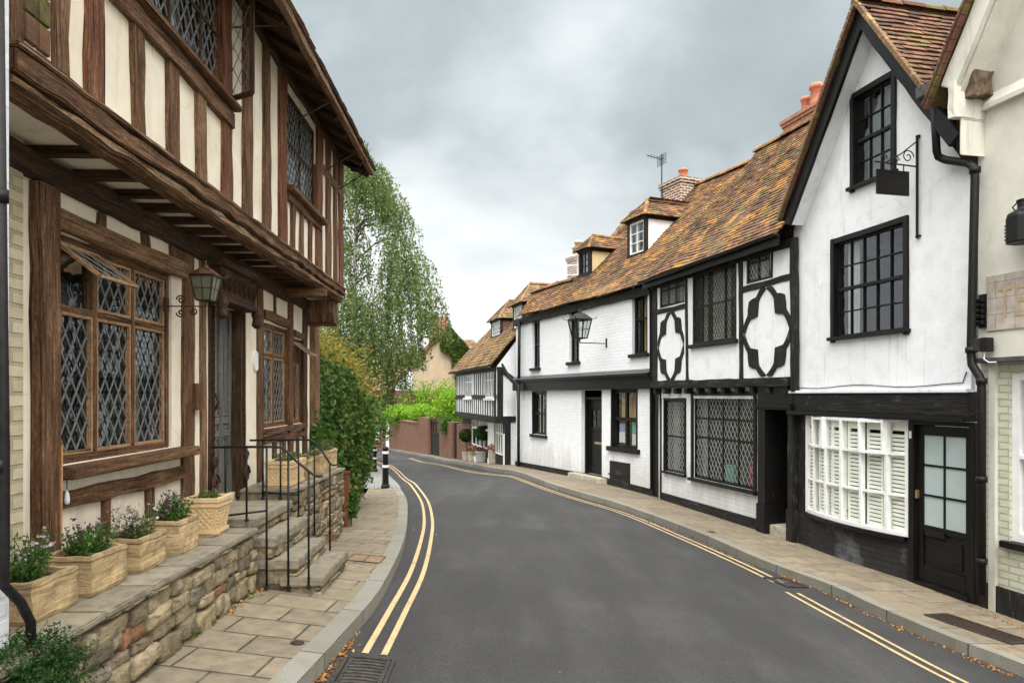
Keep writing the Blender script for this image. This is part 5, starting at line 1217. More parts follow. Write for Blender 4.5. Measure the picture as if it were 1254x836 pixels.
gwf = window(BB, GW, .06, 2, 2, 'black_gloss', .09, .09, curtain=('curtain_warm', [(.02, .98)]), cdrop=.5, sash=True, depth=.08)
for a, b, c_, d_, m in ((.12, .42, .10, .28, 'paper_mix'), (.14, .40, .28, .42, 'paper_blue'), (.60, .90, .08, .27, 'paper_mix'), (.60, .9, .28, .46, 'paper_green')):
    w_, h_ = GW[2] - GW[0], GW[3] - GW[1]; MB().box((GW[0] + w_ * a, .155, GW[1] + h_ * c_), (GW[0] + w_ * b, .16, GW[1] + h_ * d_)).build('notice', m, gwf)
# frieze over the ground floor
MB().wbox((-.02, -.12, fz0), (al + .05, .02, fz1 - .16)).build('fascia', 'black_gloss', BB, bevel=.006)
MB().wbox((-.06, -.20, fz1 - .16), (al + .05, .02, fz1 - .10)).wbox((-.04, -.16, fz1 - .2), (al + .05, .02, fz1 - .161)).build('cornice', 'black_gloss', BB, bevel=.01)
MB().prism([(0, 0), (1, 0), (1, 1), (0, 1)], 0, .001) 
mb = MB(); mb.mesh([(-.06, -.20, fz1 - .098), (al + .05, -.20, fz1 - .098), (al + .05, .0, fz1), (-.06, .0, fz1)], [(0, 1, 2, 3)]); mb.build('lead_flashing', 'lead_sheet', BB)
# eave board
MB().beam((-.05, zea - .06), (al + .05, zea - .06), .2, -.08, .02, .01).build('eaves_board', 'black_timber', BB, bevel=.004)
# door
MB().wbox((GD[0] - .02, .10, GD[1] - .05), (GD[0] + .05, .3, GD[3])).wbox((GD[2] - .05, .10, GD[1] - .05), (GD[2] + .02, .3, GD[3])).wbox((GD[0], .10, GD[3] - .24), (GD[2], .3, GD[3] - .18)).build('door_frame', 'black_gloss', BB)
panel_door(BB, (GD[0] + .05, GD[1] + .02, GD[2] - .05, GD[3] - .25), .2, 'black_gloss', glass='glass', gz=(.62, .86), gcols=3, grows=2, lm_='brass'); room(BB, GD, .3, .3)
MB().box((GD[0] - .3, -.25, -.8), (GD[2] + .3, .3, GD[1] + .0)).build('doorstep', 'pale_stone', BB, bevel=.01)
hc = B.rect(747, 564, 770.5, 567, 597, 604, -.03); ht = MB().wbox((hc[0], -.045, hc[1] - .1), (hc[2], .02, hc[3])).build('coal_hatch', 'black_timber', BB, bevel=.006); MB().wbox((hc[0] - .05, -.06, (hc[1] + hc[3]) / 2), (hc[2], -.04, (hc[1] + hc[3]) / 2 + .03)).build('hatch_bar', 'iron', ht)
# plinth follows the slope
n = 24
for lo_, hi_ in ((0, GD[0]), (GD[2], al)):
  mb = MB()
  for i in range(n):
    xa, xb = lo_ + (hi_ - lo_) * i / n, lo_ + (hi_ - lo_) * (i + 1) / n
    za = B.gz(xa) + .14; mb.mesh([(xa, -.03, -1.2), (xb, -.03, -1.2), (xb, -.03, B.gz(xb) + .15), (xa, -.03, B.gz(xa) + .15), (xa, .02, B.gz(xa) + .15), (xb, .02, B.gz(xb) + .15)], [(0, 1, 2, 3), (3, 2, 5, 4)])
  mb.build('plinth', 'black_timber', BB)
# narrow passage door between the two houses
pd = thing('passage_door', 'narrow black door in the gap between the white brick house and the quatrefoil house', 'door', T.loc(), T.rot)
MB().wbox((-.30, .05, -.6), (wx_s - .002, .11, jb)).build('leaf', 'black_gloss', pd); MB().wbox((wx_s - .05, .02, -.6), (wx_s - .003, .05, jb)).wbox((-.33, .02, -.6), (-.27, .05, jb)).build('frame', 'black_timber', pd)
# roof
EYB = -.22; zeB = avz(B, [(636, 389), (797, 342)], EYB); PB = R_(43); VB = (0, math.cos(PB), math.sin(PB)); P0B = (0, EYB, zeB)
pp = px_poly(B, P0B, (1, 0, 0), VB, [(631, 391), (797, 342), (858, 226), (795, 250), (767, 286), (726, 291), (703, 343), (652, 359)])
pq = px_poly(B, P0B, (1, 0, 0), VB, [(774, 262), (740, 303)]); rp = [(pp[0][0], 0), (B.L + .35, 0), (B.L + .6, pp[2][1]), (pq[0][0], pp[2][1]), pq[1], (pp[6][0], pp[6][1]), (pp[7][0], pp[7][1])]
mb = MB(); tiles(mb, P0B, (1, 0, 0), VB, rp, seed=21, sag=.05); toP = lambda u, v: Vector((u, EYB + v * math.cos(PB), zeB + v * math.sin(PB)))
for i, j in ((2, 3), (3, 4), (4, 5), (5, 6)): ridge(mb, toP(*rp[j]) + Vector((0, 0, .03)), toP(*rp[i]) + Vector((0, 0, .03)), .09)
for i, j in ((2, 3), (3, 4), (4, 5), (5, 6)): a, b = toP(*rp[i]), toP(*rp[j]); mb.face([a, b, (b.x, 5.5, zea - .1), (a.x, 5.5, zea - .1)])
mb.build('roof', 'lichen_tiles', BB)
rzB = lambda z: EYB + (z - zeB) / math.tan(PB)
nB = (0, -math.sin(PB), math.cos(PB))
for (pl, pr_, yt, lo_, hz_, mw_, sd_, wm) in (((768, 317), (793, 307), 268, None, .50, 'white_render', 31, 'white_paint'), ((709, 340), (724, 334), 306, None, .42, 'ochre_render', 37, 'black_gloss')):
    a, b = B.hit(*pl, P0B, nB), B.hit(*pr_, P0B, nB); yf = (a.y + b.y) / 2; z0_ = (a.z + b.z) / 2; top = B.hit((pl[0] + pr_[0]) / 2, yt, (0, yf, 0), (0, 1, 0)).z
    dm = dormer(BB, B, a.x, b.x, yf, z0_, top, rzB, mw_, sd_, 2, hz_=hz_, win_m=wm)
    if sd_ == 37:   # casement standing open
        mb = MB(); g_ = MB(); w_ = .42; h0, h1 = z0_ + .06, top - .1
        P = lambda v, z: (a.x - .02 - v * .5, yf - .05 - v * .85, z)
        for s0, s1 in (((0, h0), (w_, h0)), ((0, h1), (w_, h1)), ((0, h0), (0, h1)), ((w_, h0), (w_, h1)), ((0, (h0 + h1) / 2), (w_, (h0 + h1) / 2))): mb.rod(P(*s0), P(*s1), .035, .03)
        mb.build('casement', 'white_paint', dm); g_.face([P(0, h0), P(w_, h0), P(w_, h1), P(0, h1)]).build('casement_pane', 'glass', dm)
yc = 3.0 * .7
a = wloc(B, 807, 240, 3.0); b = wloc(B, 852, 240, 3.0); zt_ = wloc(B, 830, 222, 3.0).z
ch = chimney(BB, (a.x + b.x) / 2, 3.1, zt_ - 1.8, zt_, (b.x - a.x) * .55, .62, 'chimney_brick', pots=((.1, .05, 1),), potr=.13, poth=.34)
ae = thing('tv_aerial', 'television aerial on a thin mast strapped to the brick chimney', 'aerial', B.w((a.x + b.x) / 2 - .35, 2.75, zt_ - .4), B.rot)
MB().tube([(0, 0, -.3), (0, 0, 1.25)], .018, 6).build('mast', 'iron_grey', ae); mb = MB()
for i in range(7): z = .95 + i * .045; mb.tube([(-.2, .0, z), (.2, .0, z)], .008, 4); 
for x in (-.2, -.07, .07, .2): mb.tube([(x, 0, .93), (x, 0, 1.24)], .007, 4)
mb.tube([(0, .0, 1.1), (.0, -.5, 1.15)], .012, 4)
for i in range(5): mb.tube([(-.1, -.1 * i, 1.11 + .01 * i), (.1, -.1 * i, 1.11 + .01 * i)], .007, 4)
mb.build('grille', 'iron_grey', ae)
a = wloc(B, 691, 340, 2.2); b = wloc(B, 708, 340, 2.2); zt_ = wloc(B, 700, 315, 2.2).z
chimney(BB, (a.x + b.x) / 2 + .1, 2.4, zt_ - 2, zt_, .55, .5, 'chimney_brick', pots=((.05, 0, 1.1), (-.2, 0, .8)), potm='cream_pot', potr=.12, poth=.5)
# drainpipe at the far corner of the brick house and its neighbour's
mb = MB(); f = lambda px, py, y: tuple(B.p(px, py, y)); mb.tube([f(636, 393, -.12), f(635.5, 470, -.12)], .05, 8); mb.tube([f(635, 470, -.25), f(635, 575, -.08)], .05, 8); mb.tube([f(615, 446, -.3), f(624, 462, -.3), f(633, 470, -.25), f(635.5, 480, -.22)], .04, 8)
o = mb.build('drainpipe', 'iron', None, smooth=True); place(o, B); tagp(o, 'black drainpipe at the corner between the white brick house and the cottage', 'drainpipe')
mb = MB(); f = lambda px, py, y: tuple(T.p(px, py, y)); mb.tube([f(790, 347, -.25), f(794, 352, -.2), f(797, 360, -.12), f(798, 600, -.1)], .035, 8)
o = mb.build('drainpipe', 'iron', None, smooth=True); place(o, T); tagp(o, 'slim black drainpipe beside the passage door', 'drainpipe')
# lantern on the brick house
W0 = B.p(710, 420, -.75); Wd = B.w(W0.x, -.75, 0); Yl = Wd.y; zl = wp(710, 414, Yl).z
lantern('street_lantern', 'black street lantern on a long wall arm above the shop fascia', (Wd.x, Yl, zl), B.rot, .42, 'iron', 'lantern_pane', .75, None, True, False)

# ---------- gabled white house
G = Fr((4.375, 10.70), (5.09, 7.62)); GH = thing('gabled_house', 'white rendered house with steep front gable, black sash windows and bowed shopfront', 'house', G.loc(), G.rot)
gx = lambda px, y=0: G.p(px, 480, y).x
apx = gx(1052); apz = G.p(1052, 20).z; ezl = G.p(975, 268, 0).z; xl_, xr_ = 0.02, gx(1194); ezr = G.p(1176, 196).z
f1 = avz(G, [(976, 480), (1190, 476)]); f0 = avz(G, [(976, 504), (1192, 514)])
W2 = G.rect(1025, 296, 1114, 270, 415, 406); W3 = G.rect(1049, 117, 1099, 94, 232, 212)
poly = [(xl_, f1), (xr_, f1), (xr_, ezr - .2), (apx, apz), (xl_, ezl - .2)]
mb = MB(); wall(mb, poly, [W2, W3], -.05, .1); mb.build('wall', 'white_render', GH)
shell(GH, G, xl_, xr_, 5, ezl - .2, 'white_render')
for rc, c_, r_ in ((W2, 5, 4), (W3, 3, 4)):
    casing(GH, (rc[0] + .03, rc[1] + .03, rc[2] - .03, rc[3] - .03), -.05, .075, .03, 'black_gloss', .05, .04, .03)
    window(GH, rc, -.02, c_, r_, 'black_gloss', .055, .018, glass='glass', curtain=('curtain', [(0, .18)]) if c_ == 5 else ('curtain_dim', [(0, 1)]), sash=True, depth=.06, roomd=.8)
# bargeboards and roof
OV = -.32; k_l = (apz - ezl) / (apx - xl_); k_r = (apz - ezr) / (gx(1176) - apx)
pL = (gx(958, OV), G.p(958, 270, OV).z); pA = (G.p(1052, 10, OV).x, G.p(1052, 6, OV).z); pR = (G.p(1171, 185, OV).x, G.p(1171, 185, OV).z)
pR = (pA[0] + (pA[0] - pL[0]) * 1.0, pL[1])
def barge(a, b, w, y0, y1, m, nm, off=0):
    a, b = Vector(a), Vector(b); d = (b - a).normalized(); n = Vector((d.y, -d.x)); n = n if n.y < 0 else -n; a = a + n * (w / 2 + off); b = b + n * (w / 2 + off)
    MB().beam(tuple(a), tuple(b), w, y0, y1, .006).build(nm, m, GH, bevel=.006)
barge(pL, (pA[0], pA[1]), .20, OV, OV + .05, 'black_gloss', 'bargeboard'); barge((pR[0] + (pA[0] - pR[0]) * .07, pR[1] + (pA[1] - pR[1]) * .07), pA, .17, OV, OV + .05, 'black_gloss', 'bargeboard')
barge(pL, (pL[0] + (pA[0] - pL[0]) * .95, pL[1] + (pA[1] - pL[1]) * .95), .16, OV + .05, -.05, 'white_render', 'verge_soffit', .02); barge((pR[0] + (pA[0] - pR[0]) * .3, pR[1] + (pA[1] - pR[1]) * .3), (pR[0] + (pA[0] - pR[0]) * .95, pR[1] + (pA[1] - pR[1]) * .95), .10, OV + .05, -.05, 'white_render', 'verge_soffit', .02)
Dp = 4.2; mb = MB(); q_ = G.p(1134, 112, OV); tq = (pA[1] - q_.z) / (pA[1] - pR[1]); pRt = (pA[0] + (pR[0] - pA[0]) * tq, q_.z)
for s_, pe, sd_ in ((1, pRt, 41), (-1, pL, 43)):
    v = Vector((pA[0] - pe[0], 0, pA[1] - pe[1])); Lv = v.length
    if s_ > 0: tiles(mb, (pe[0], OV - .06, pe[1] + .04), (0, 1, 0), v, [(0, -.05), (Dp, -.05), (Dp, Lv), (0, Lv)], seed=sd_, sag=.03, th=.02)
    else: tiles(mb, (pe[0], OV - .06 + Dp, pe[1] + .04), (0, -1, 0), v, [(0, -.05), (Dp, -.05), (Dp, Lv), (0, Lv)], seed=sd_, sag=.03, th=.02)
ridge(mb, (pA[0], OV - .05, pA[1] + .07), (pA[0], OV + Dp, pA[1] + .07), .09)
mb.build('roof', 'brown_tiles', GH)
mb = MB()
for pe in (pL, pRt):   # mortared verge tiles
    n = 26
    for i in range(n):
        a = Vector(pe).lerp(Vector(pA), i / n); b = Vector(pe).lerp(Vector(pA), (i + .93) / n); mb.rod((a.x, OV - .055, a.y + .035), (b.x, OV - .055, b.y + .035), .06, .05)
mb.build('verge_tiles', 'pale_tiles', GH)
# shopfront
MB().wbox((xl_ - .02, -.11, f0 + .03), (xr_ + .02, .02, f1 - .02)).build('fascia', 'black_timber', GH, bevel=.006)
MB().wbox((xl_ - .03, -.17, f0 - .03), (xr_ + .02, .02, f0 + .03)).build('cornice', 'black_gloss', GH, bevel=.01)
MB().wbox((xl_ - .03, -.14, f1 - .03), (xr_ + .02, -.03, f1 + .012)).build('flashing', 'white_render', GH, bevel=.006)
ba, bb_ = gx(991), gx(1114); bz0 = avz(G, [(993, 628), (1112, 657)], -.05); bz1 = f0 - .04
bow = lambda t: -.03 - .14 * math.sin(math.pi * min(1, max(0, t))) ** .8
nS = 30
def bowstrip(mb, z0, z1, out=0, thick=.05):
    for i in range(nS):
        t0, t1 = i / nS, (i + 1) / nS; x0, x1 = ba + (bb_ - ba) * t0, ba + (bb_ - ba) * t1; a, b = bow(t0) - out, bow(t1) - out
        mb.mesh([(x0, a, z0), (x1, b, z0), (x1, b, z1), (x0, a, z1), (x0, a + thick, z1), (x1, b + thick, z1), (x0, a + thick, z0), (x1, b + thick, z0)], [(0, 1, 2, 3), (3, 2, 5, 4), (6, 7, 1, 0), (7, 6, 4, 5)])
mb = MB(); bowstrip(mb, bz0, bz0 + .05, .01); bowstrip(mb, bz1 - .04, bz1, .01)
for f in (.345, .70): bowstrip(mb, bz0 + (bz1 - bz0) * f - .014, bz0 + (bz1 - bz0) * f + .014, .0, .04)
ms_ = [0, .13, .29, .47, .66, .86, 1.0]
for i, t in enumerate(ms_): x = ba + (bb_ - ba) * t; w_ = .022 if 0 < i < 6 else .03; mb.box((x - w_, bow(t) - .012, bz0), (x + w_, bow(t) + .05, bz1))
bwf = mb.build('bow_window', 'white_paint', GH)
for i in (1, 4):   # two opening top lights
    t0, t1 = ms_[i], ms_[i + 1]; xa, xb = ba + (bb_ - ba) * t0, ba + (bb_ - ba) * t1; za, zb_ = bz0 + (bz1 - bz0) * .70, bz1; y0, y1 = bow(t0) - .03, bow(t1) - .03
    mb = MB()
    for p, q in (((xa, y0, za), (xb, y1, za)), ((xa, y0, zb_ - .03), (xb, y1, zb_ - .03)), ((xa + .02, y0, za), (xa + .02, y0, zb_)), ((xb - .02, y1, za), (xb - .02, y1, zb_))): mb.rod(p, q, .045, .03)
    mb.build('top_light', 'white_paint', bwf)
pass
mb = MB()
for i in range(nS): t0, t1 = i / nS, (i + 1) / nS; mb.face([(ba + (bb_ - ba) * t0, bow(t0) + .02, bz0), (ba + (bb_ - ba) * t1, bow(t1) + .02, bz0), (ba + (bb_ - ba) * t1, bow(t1) + .02, bz1), (ba + (bb_ - ba) * t0, bow(t0) + .02, bz1)])
mb.build('pane', 'shop_glass', bwf, smooth=True)
mb = MB()   # louvred shutters indoors
for i in range(6):
    xa, xb = ba + (bb_ - ba) * (i / 6) + .015, ba + (bb_ - ba) * ((i + 1) / 6) - .015; y = bow((i + .5) / 6) + .05
    mb.box((xa, y, bz0), (xa + .035, y + .025, bz1)); mb.box((xb - .035, y, bz0), (xb, y + .025, bz1))
    mb.box((xa + .035, y + .002, bz0), (xb - .035, y + .022, bz0 + .10)); mb.box((xa + .035, y + .002, bz1 - .14), (xb - .035, y + .022, bz1)); z = bz0 + .115
    while z < bz1 - .18: mb.box((xa + .035, y + .004, z), (xb - .035, y + .018, z + .038)); z += .052
mb.build('shutter', 'shutter', bwf)
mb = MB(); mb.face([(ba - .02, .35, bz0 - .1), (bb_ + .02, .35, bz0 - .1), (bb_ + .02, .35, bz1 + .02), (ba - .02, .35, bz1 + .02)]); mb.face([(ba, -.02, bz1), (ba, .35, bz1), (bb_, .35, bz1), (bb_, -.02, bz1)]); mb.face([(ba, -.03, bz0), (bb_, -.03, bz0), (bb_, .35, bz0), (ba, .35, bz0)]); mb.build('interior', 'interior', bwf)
for (t, z, w_, h_) in ((.03, .05, .05, .1), (.46, .07, .10, .13)):
    mb = MB().lathe([(w_ * .3, 0), (w_ * .5, h_ * .2), (w_ * .35, h_ * .6), (w_ * .5, h_ * .8), (w_ * .15, h_)], 10, (ba + (bb_ - ba) * t + .06, bow(t) + .10, bz0 + z)); mb.build('ornament', 'cane', bwf)
mb = MB(); bowstrip(mb, bz0 - .055, bz0, .05, .3); mb.build('sill', 'black_gloss', GH)
mb = MB(); s_ = 0
for i in range(nS):
    t0, t1 = i / nS, (i + 1) / nS; x0, x1 = ba + (bb_ - ba) * t0, ba + (bb_ - ba) * t1; a, b = bow(t0) * .75, bow(t1) * .75
    mb.face([(x0, a, -1), (x1, b, -1), (x1, b, bz0 - .05), (x0, a, bz0 - .05)])
mb.box((xl_ - .02, -.02, -1), (ba + .005, .05, bz0 - .05)); mb.box((bb_ - .005, -.03, -1), (gx(1118), .05, bz0 - .05)); mb.build('stall_riser', 'black_brick', GH)
MB().wbox((xl_ - .06, -.12, -1), (xl_ + .07, .03, f0 - .03)).wbox((xl_ - .075, -.14, -1), (xl_ + .085, .03, .5)).wbox((xl_ + .07, -.02, bz0 - .05), (ba, .03, f0 - .03)).build('pilaster', 'black_timber', GH, bevel=.006)
mb = MB(); mb.box((gx(1112), -.02, bz0 - .1), (gx(1116), .05, f0 - .03)); mb.build('jamb', 'black_gloss', GH)
dx0, dx1 = gx(1116), gx(1196); dzb = G.gz((dx0 + dx1) / 2) + .02; dzt = f0 - .04
MB().wbox((dx0, -.05, dzb - .3), (dx0 + .09, .1, dzt)).wbox((dx1 - .05, -.05, dzb - .3), (dx1 + .02, .1, dzt)).wbox((dx0 + .09, -.049, dzt - .05), (dx1 - .05, .1, dzt)).wbox((dx0 + .09, -.06, dzb - .3), (dx1 - .05, .1, dzb + .04)).build('door_frame', 'black_gloss', GH, bevel=.005)
gd = panel_door(GH, (dx0 + .09, dzb + .05, dx1 - .05, dzt - .06), .0, 'black_gloss', glass='frosted', gz=(.36, .94), lm_='iron', letter=False)
MB().wbox((dx0 + .22, -.02, dzb + .60), (dx0 + .50, .01, dzb + .67)).build('letter_flap', 'iron', gd, bevel=.003)
MB().wbox((dx0 + .035, -.07, dzt - .22), (dx0 + .06, -.045, dzt - .13)).build('door_bell', 'white_plastic', GH, bevel=.005)
MB().wbox((dx0 + .10, -.04, dzb + 1.02), (dx0 + .125, .0, dzb + 1.12)).build('lock', 'brass', gd, bevel=.003)
mb = MB(); mb.tube([(xl_ + .1 + (xr_ - xl_ - .2) * i / 12, -.06, f1 + .06 - .02 * math.sin(i * .9)) for i in range(13)] + [(xr_ - .05, -.06, f1 + .2)], .006, 5); mb.build('cable', 'iron', GH)
# hanging sign
hsx = gx(1130); z_t, z_b = G.p(1130, 165, -.05).z, G.p(1130, 291, -.05).z
HS = thing('hanging_sign', 'blank black board hanging from a scrolled iron bracket under the top gable window', 'sign', G.w(hsx, -.05, 0), G.rot)
mb = MB().tube([(0, -.03, z_b), (0, -.03, z_t)], .016, 8); mb.wbox((-.03, -.03, z_b + .02), (.03, 0, z_b + .04)); mb.wbox((-.02, -.035, z_t - .02), (.02, .0, z_t + .01)); arm_z = z_t - (z_t - z_b) * .30
mb.tube([(0, -.03, arm_z), (0, -.62, arm_z + .02)], .010, 6); mb.tube([(0, -.03, z_t - .06), (0, -.25, arm_z + .14), (0, -.45, arm_z + .03)], .008, 6)
for cy, cz, r_ in ((-.16, arm_z + .11, .085), (-.33, arm_z + .055, .05), (-.5, arm_z + .07, .05)): mb.tube([(0, cy + r_ * (1 - k / 26) * math.cos(k * .42), cz + r_ * (1 - k / 26) * math.sin(k * .42)) for k in range(22)], .0065, 5)
mb.build('bracket', 'iron', HS)
MB().wbox((-.014, -.60, arm_z - .36), (.014, -.15, arm_z - .07)).build('board', 'black_gloss', HS, bevel=.004)
MB().tube([(0, -.22, arm_z - .07), (0, -.22, arm_z)], .007, 5).tube([(0, -.54, arm_z - .07), (0, -.54, arm_z)], .007, 5).build('hanger', 'iron', HS)
# drainpipe between gable and cream house
mb = MB(); f = lambda px, py, y=-.16: tuple(G.p(px, py, y)); PTS = [f(1144, 128, -.3), f(1147, 185, -.25), f(1149, 192, -.2), f(1158, 196, -.18), f(1186, 200), f(1193, 206), f(1194, 218), f(1189, 432), f(1190, 446), f(1200, 462), f(1202, 474), f(1202, 728)]
mb.tube(PTS, .043, 12)
for px, py in ((1194, 212), (1189, 432), (1202, 470), (1202, 590), (1202, 690)): a = Vector(f(px, py)); mb.tube([a, a + Vector((0, 0, .06))], .056, 12)
o = mb.build('drainpipe', 'iron', None, smooth=True); place(o, G); tagp(o, 'thick black drainpipe between the gabled house and the cream house', 'drainpipe')
a = Vector(f(1140, 112, -.3)); o = MB().wbox((a.x - .12, -.40, a.z - .06), (a.x + .1, -.2, a.z + .08)).build('hopper_head', 'lead_sheet', o, bevel=.01)

# ---------- cream house at the right edge
CD = (Vector((5.09, 7.62)) - Vector((4.375, 10.70))).normalized(); c0_ = Vector((5.09, 7.62)) + CD * .06; c1_ = c0_ + CD * 5.2
Cr = Fr((c0_.x, c0_.y), (c1_.x, c1_.y)); CH = thing('cream_house', 'cream rendered house with green tinted brick ground floor at the right edge', 'house', Cr.loc(), Cr.rot)
cz = lambda px, py, y=0: Cr.p(px, py, y)
sz = cz(1230, 440).z; wx0 = cz(1236, 500).x; wz0, wz1 = cz(1245, 664).z, cz(1245, 455).z
mb = MB(); wall(mb, [(0, -1), (5.2, -1), (5.2, sz), (0, sz)], [(wx0, wz0, wx0 + 1.1, wz1)], 0, .14); mb.build('wall', 'green_brick', CH)
ta, tb_ = cz(1160, 108, -.42), cz(1203, 2, -.42); ks = (tb_.z - ta.z) / (tb_.x - ta.x); zc0 = ta.z + (0 - ta.x) * ks; mb = MB(); wall(mb, [(0, sz), (5.2, sz), (5.2, 9), ((9 - zc0) / ks, 9), (0, zc0)], [], -.03); mb.face([(0, -.03, sz), (0, 4, sz), (0, 4, zc0), (0, -.03, zc0)][::-1]); mb.build('upper_wall', 'cream_render', CH)
zmo = cz(1230, 125).z; mb = MB(); mb.prism([(0, 0), (1, 0), (1, 1)], 0, .01); mb = MB(); mb.box((.0, -.10, zmo - .03), (5.2, -.02, zmo + .02)); mb.mesh([(0, -.10, zmo + .02), (5.2, -.10, zmo + .02), (5.2, -.03, zmo + .14), (0, -.03, zmo + .14)], [(0, 1, 2, 3)]); mb.build('drip_moulding', 'cream_render', CH)
MB().wbox((.03, -.12, sz - .03), (5.2, .02, sz + .02)).build('lead_ledge', 'lead_sheet', CH, bevel=.006)
a = cz(1214, 500).x; b = cz(1222, 500).x; MB().box((a, -.04, -.4), (b, .02, sz - .03)).build('pilaster', 'cream_render', CH)
fr = window(CH, (wx0, wz0, wx0 + 1.1, wz1), .03, 3, 2, 'white_paint', .09, .03, curtain=('curtain', [(0, 1)]), sash=True, depth=.08)
MB().wbox((wx0 - .06, -.07, wz0 - .07), (wx0 + 1.2, .1, wz0)).build('sill', 'black_gloss', CH, bevel=.006)
mb = MB(); n = 12
for i in range(n): xa, xb = 5.2 * i / n, 5.2 * (i + 1) / n; mb.mesh([(xa, -.03, -1), (xb, -.03, -1), (xb, -.03, Cr.gz(xb) + .28), (xa, -.03, Cr.gz(xa) + .28), (xa, .02, Cr.gz(xa) + .28), (xb, .02, Cr.gz(xb) + .28)], [(0, 1, 2, 3), (3, 2, 5, 4)])
mb.build('plinth', 'black_timber', CH)
# gable verge above
VO = -.42; pa, pb = cz(1160, 108, VO), cz(1203, 2, VO); dd = (pb - pa); 
mb = MB(); mb.beam((pa.x, pa.z), (pa.x + dd.x * 3, pa.z + dd.z * 3), .22, VO, VO + .06, .006); mb.build('bargeboard', 'cream_render', CH, bevel=.01)
sl = math.atan2(dd.z, dd.x); mb = MB(); mb.beam((pa.x + .07, pa.z - .05), (pa.x + .07 + dd.x * 3, pa.z + dd.z * 3), .10, VO + .06, -.03, .004); mb.build('verge_soffit', 'cream_render', CH)
mb = MB(); v = Vector((dd.x, 0, dd.z)).normalized(); tiles(mb, (pa.x - .16, VO + 3.4, pa.z + .02), (0, -1, 0), v, [(0, -.15), (3.5, -.15), (3.5, 3.5), (0, 3.5)], seed=51, th=.02); mb.build('roof', 'brown_tiles', CH)
mb = MB(); n = 30
for i in range(n): a = Vector((pa.x - .16, pa.z)) + Vector((v.x, v.z)) * (i * .115 - .15); b = a + Vector((v.x, v.z)) * .108; mb.rod((a.x, VO - .05, a.y), (b.x, VO - .05, b.y), .06, .05)
mb.build('verge_tiles', 'brown_tiles', CH)
# corbel under the verge: box foot and old brick infill
a, b = cz(1160, 172, VO), cz(1203, 128, VO + .2)
mb = MB(); slab(mb, pa.x + .02, cz(1205, 150).x + .05, VO - .02, -.02, cz(1200, 152).z, cz(1180, 118).z, .02, 5, .1); mb.build('corbel', 'cream_render', CH)
mb = MB(); slab(mb, cz(1180, 150, -.3).x, cz(1206, 150).x + .02, -.34, -.02, cz(1190, 186, -.3).z, cz(1200, 152).z, .006, 6, .2); mb.build('corbel', 'cream_render', CH)
mb = MB(); slab(mb, cz(1174, 90, -.3).x, cz(1212, 90, -.1).x, -.30, -.04, cz(1200, 112, -.3).z, cz(1200, 50, -.3).z, .03, 8, .06); mb.build('brick_infill', 'bark', CH)
# painted lettering panel
sx0 = cz(1212, 370).x; s1, s0 = cz(1230, 336).z, cz(1230, 404).z
m, nt_, bsd = mat('sign_panel'); u_ = uvn(nt_); t_ = nt_.nodes.new('ShaderNodeTexBrick'); nt_.links.new(u_, t_.inputs['Vector'])
for k, v_ in (('Scale', 1), ('Mortar Size', .003), ('Brick Width', .22), ('Row Height', .17)): t_.inputs[k].default_value = v_
t_.inputs['Color1'].default_value = (.47, .43, .37, 1); t_.inputs['Color2'].default_value = (.41, .37, .33, 1); t_.inputs['Mortar'].default_value = (.18, .15, .12, 1)
nt_.links.new(mixc(nt_, .7, t_.outputs['Color'], ramp(nt_, noi(nt_, obj_co(nt_), 7, 5, .6), [(.35, (.6, .58, .6)), (.65, (1.2, 1.15, 1.1))]), 'MULTIPLY'), bsd.inputs['Base Color']); bsd.inputs['Roughness'].default_value = .8; MT['sign_panel'] = m
plain('faded_gold', (.42, .32, .20), .7, 0, .2, 9)
SP = thing('painted_sign', 'worn stone coloured sign panel with faded gold capitals on the cream wall', 'sign', Cr.w(sx0, -.045, s0), Cr.rot); MB().box((0, 0, 0), (1.9, .02, s1 - s0)).build('panel', 'sign_panel', SP)
for ch_, px in (('T', 1226), ('E', 1246)):
    cu = bpy.data.curves.new('letter', 'FONT'); cu.body = ch_; cu.size = (s1 - s0) * .80; cu.extrude = .002; to = bpy.data.objects.new('tmp', cu); C.objects.link(to)
    dg = bpy.context.evaluated_depsgraph_get(); me = bpy.data.meshes.new_from_object(to.evaluated_get(dg)); bpy.data.objects.remove(to)
    me.materials.clear(); me.materials.append(MT['faded_gold']); lo = bpy.data.objects.new('lettering', me); link(lo, SP); lo.rotation_euler = (R_(90), 0, 0); lo.scale = (.62, 1, 1); lo.location = (cz(px, 370).x - sx0, -.003, (s1 - s0) * .22)
# ship-type lamp
lp = cz(1242, 300, -.18); LM = thing('wall_lamp', 'squat black ship style lamp on the cream upper wall', 'lamp', Cr.w(lp.x + .10, -.18, lp.z), Cr.rot); hh = cz(1242, 265, -.18).z - lp.z
mb = MB().lathe([(.14, 0), (.155, .01), (.155, hh - .03), (.145, hh), (.06, hh + .05), (.055, hh + .06), (.055, hh + .12), (.065, hh + .125), (.065, hh + .14), (.03, hh + .15)], 8, sq=True); mb.build('body', 'iron', LM, bevel=.004)
mb = MB()
for i in range(5): mb.box((-.165, -.05, .05 + i * .035), (-.145, .03, .068 + i * .035))
mb.tube([(-.06, -.02, hh + .03), (-.1, -.02, hh + .09), (-.05, -.02, hh + .12)], .008, 5); mb.wbox((-.05, .1, hh * .4), (.05, .18, hh * .6)); mb.build('grille', 'iron_grey', LM)
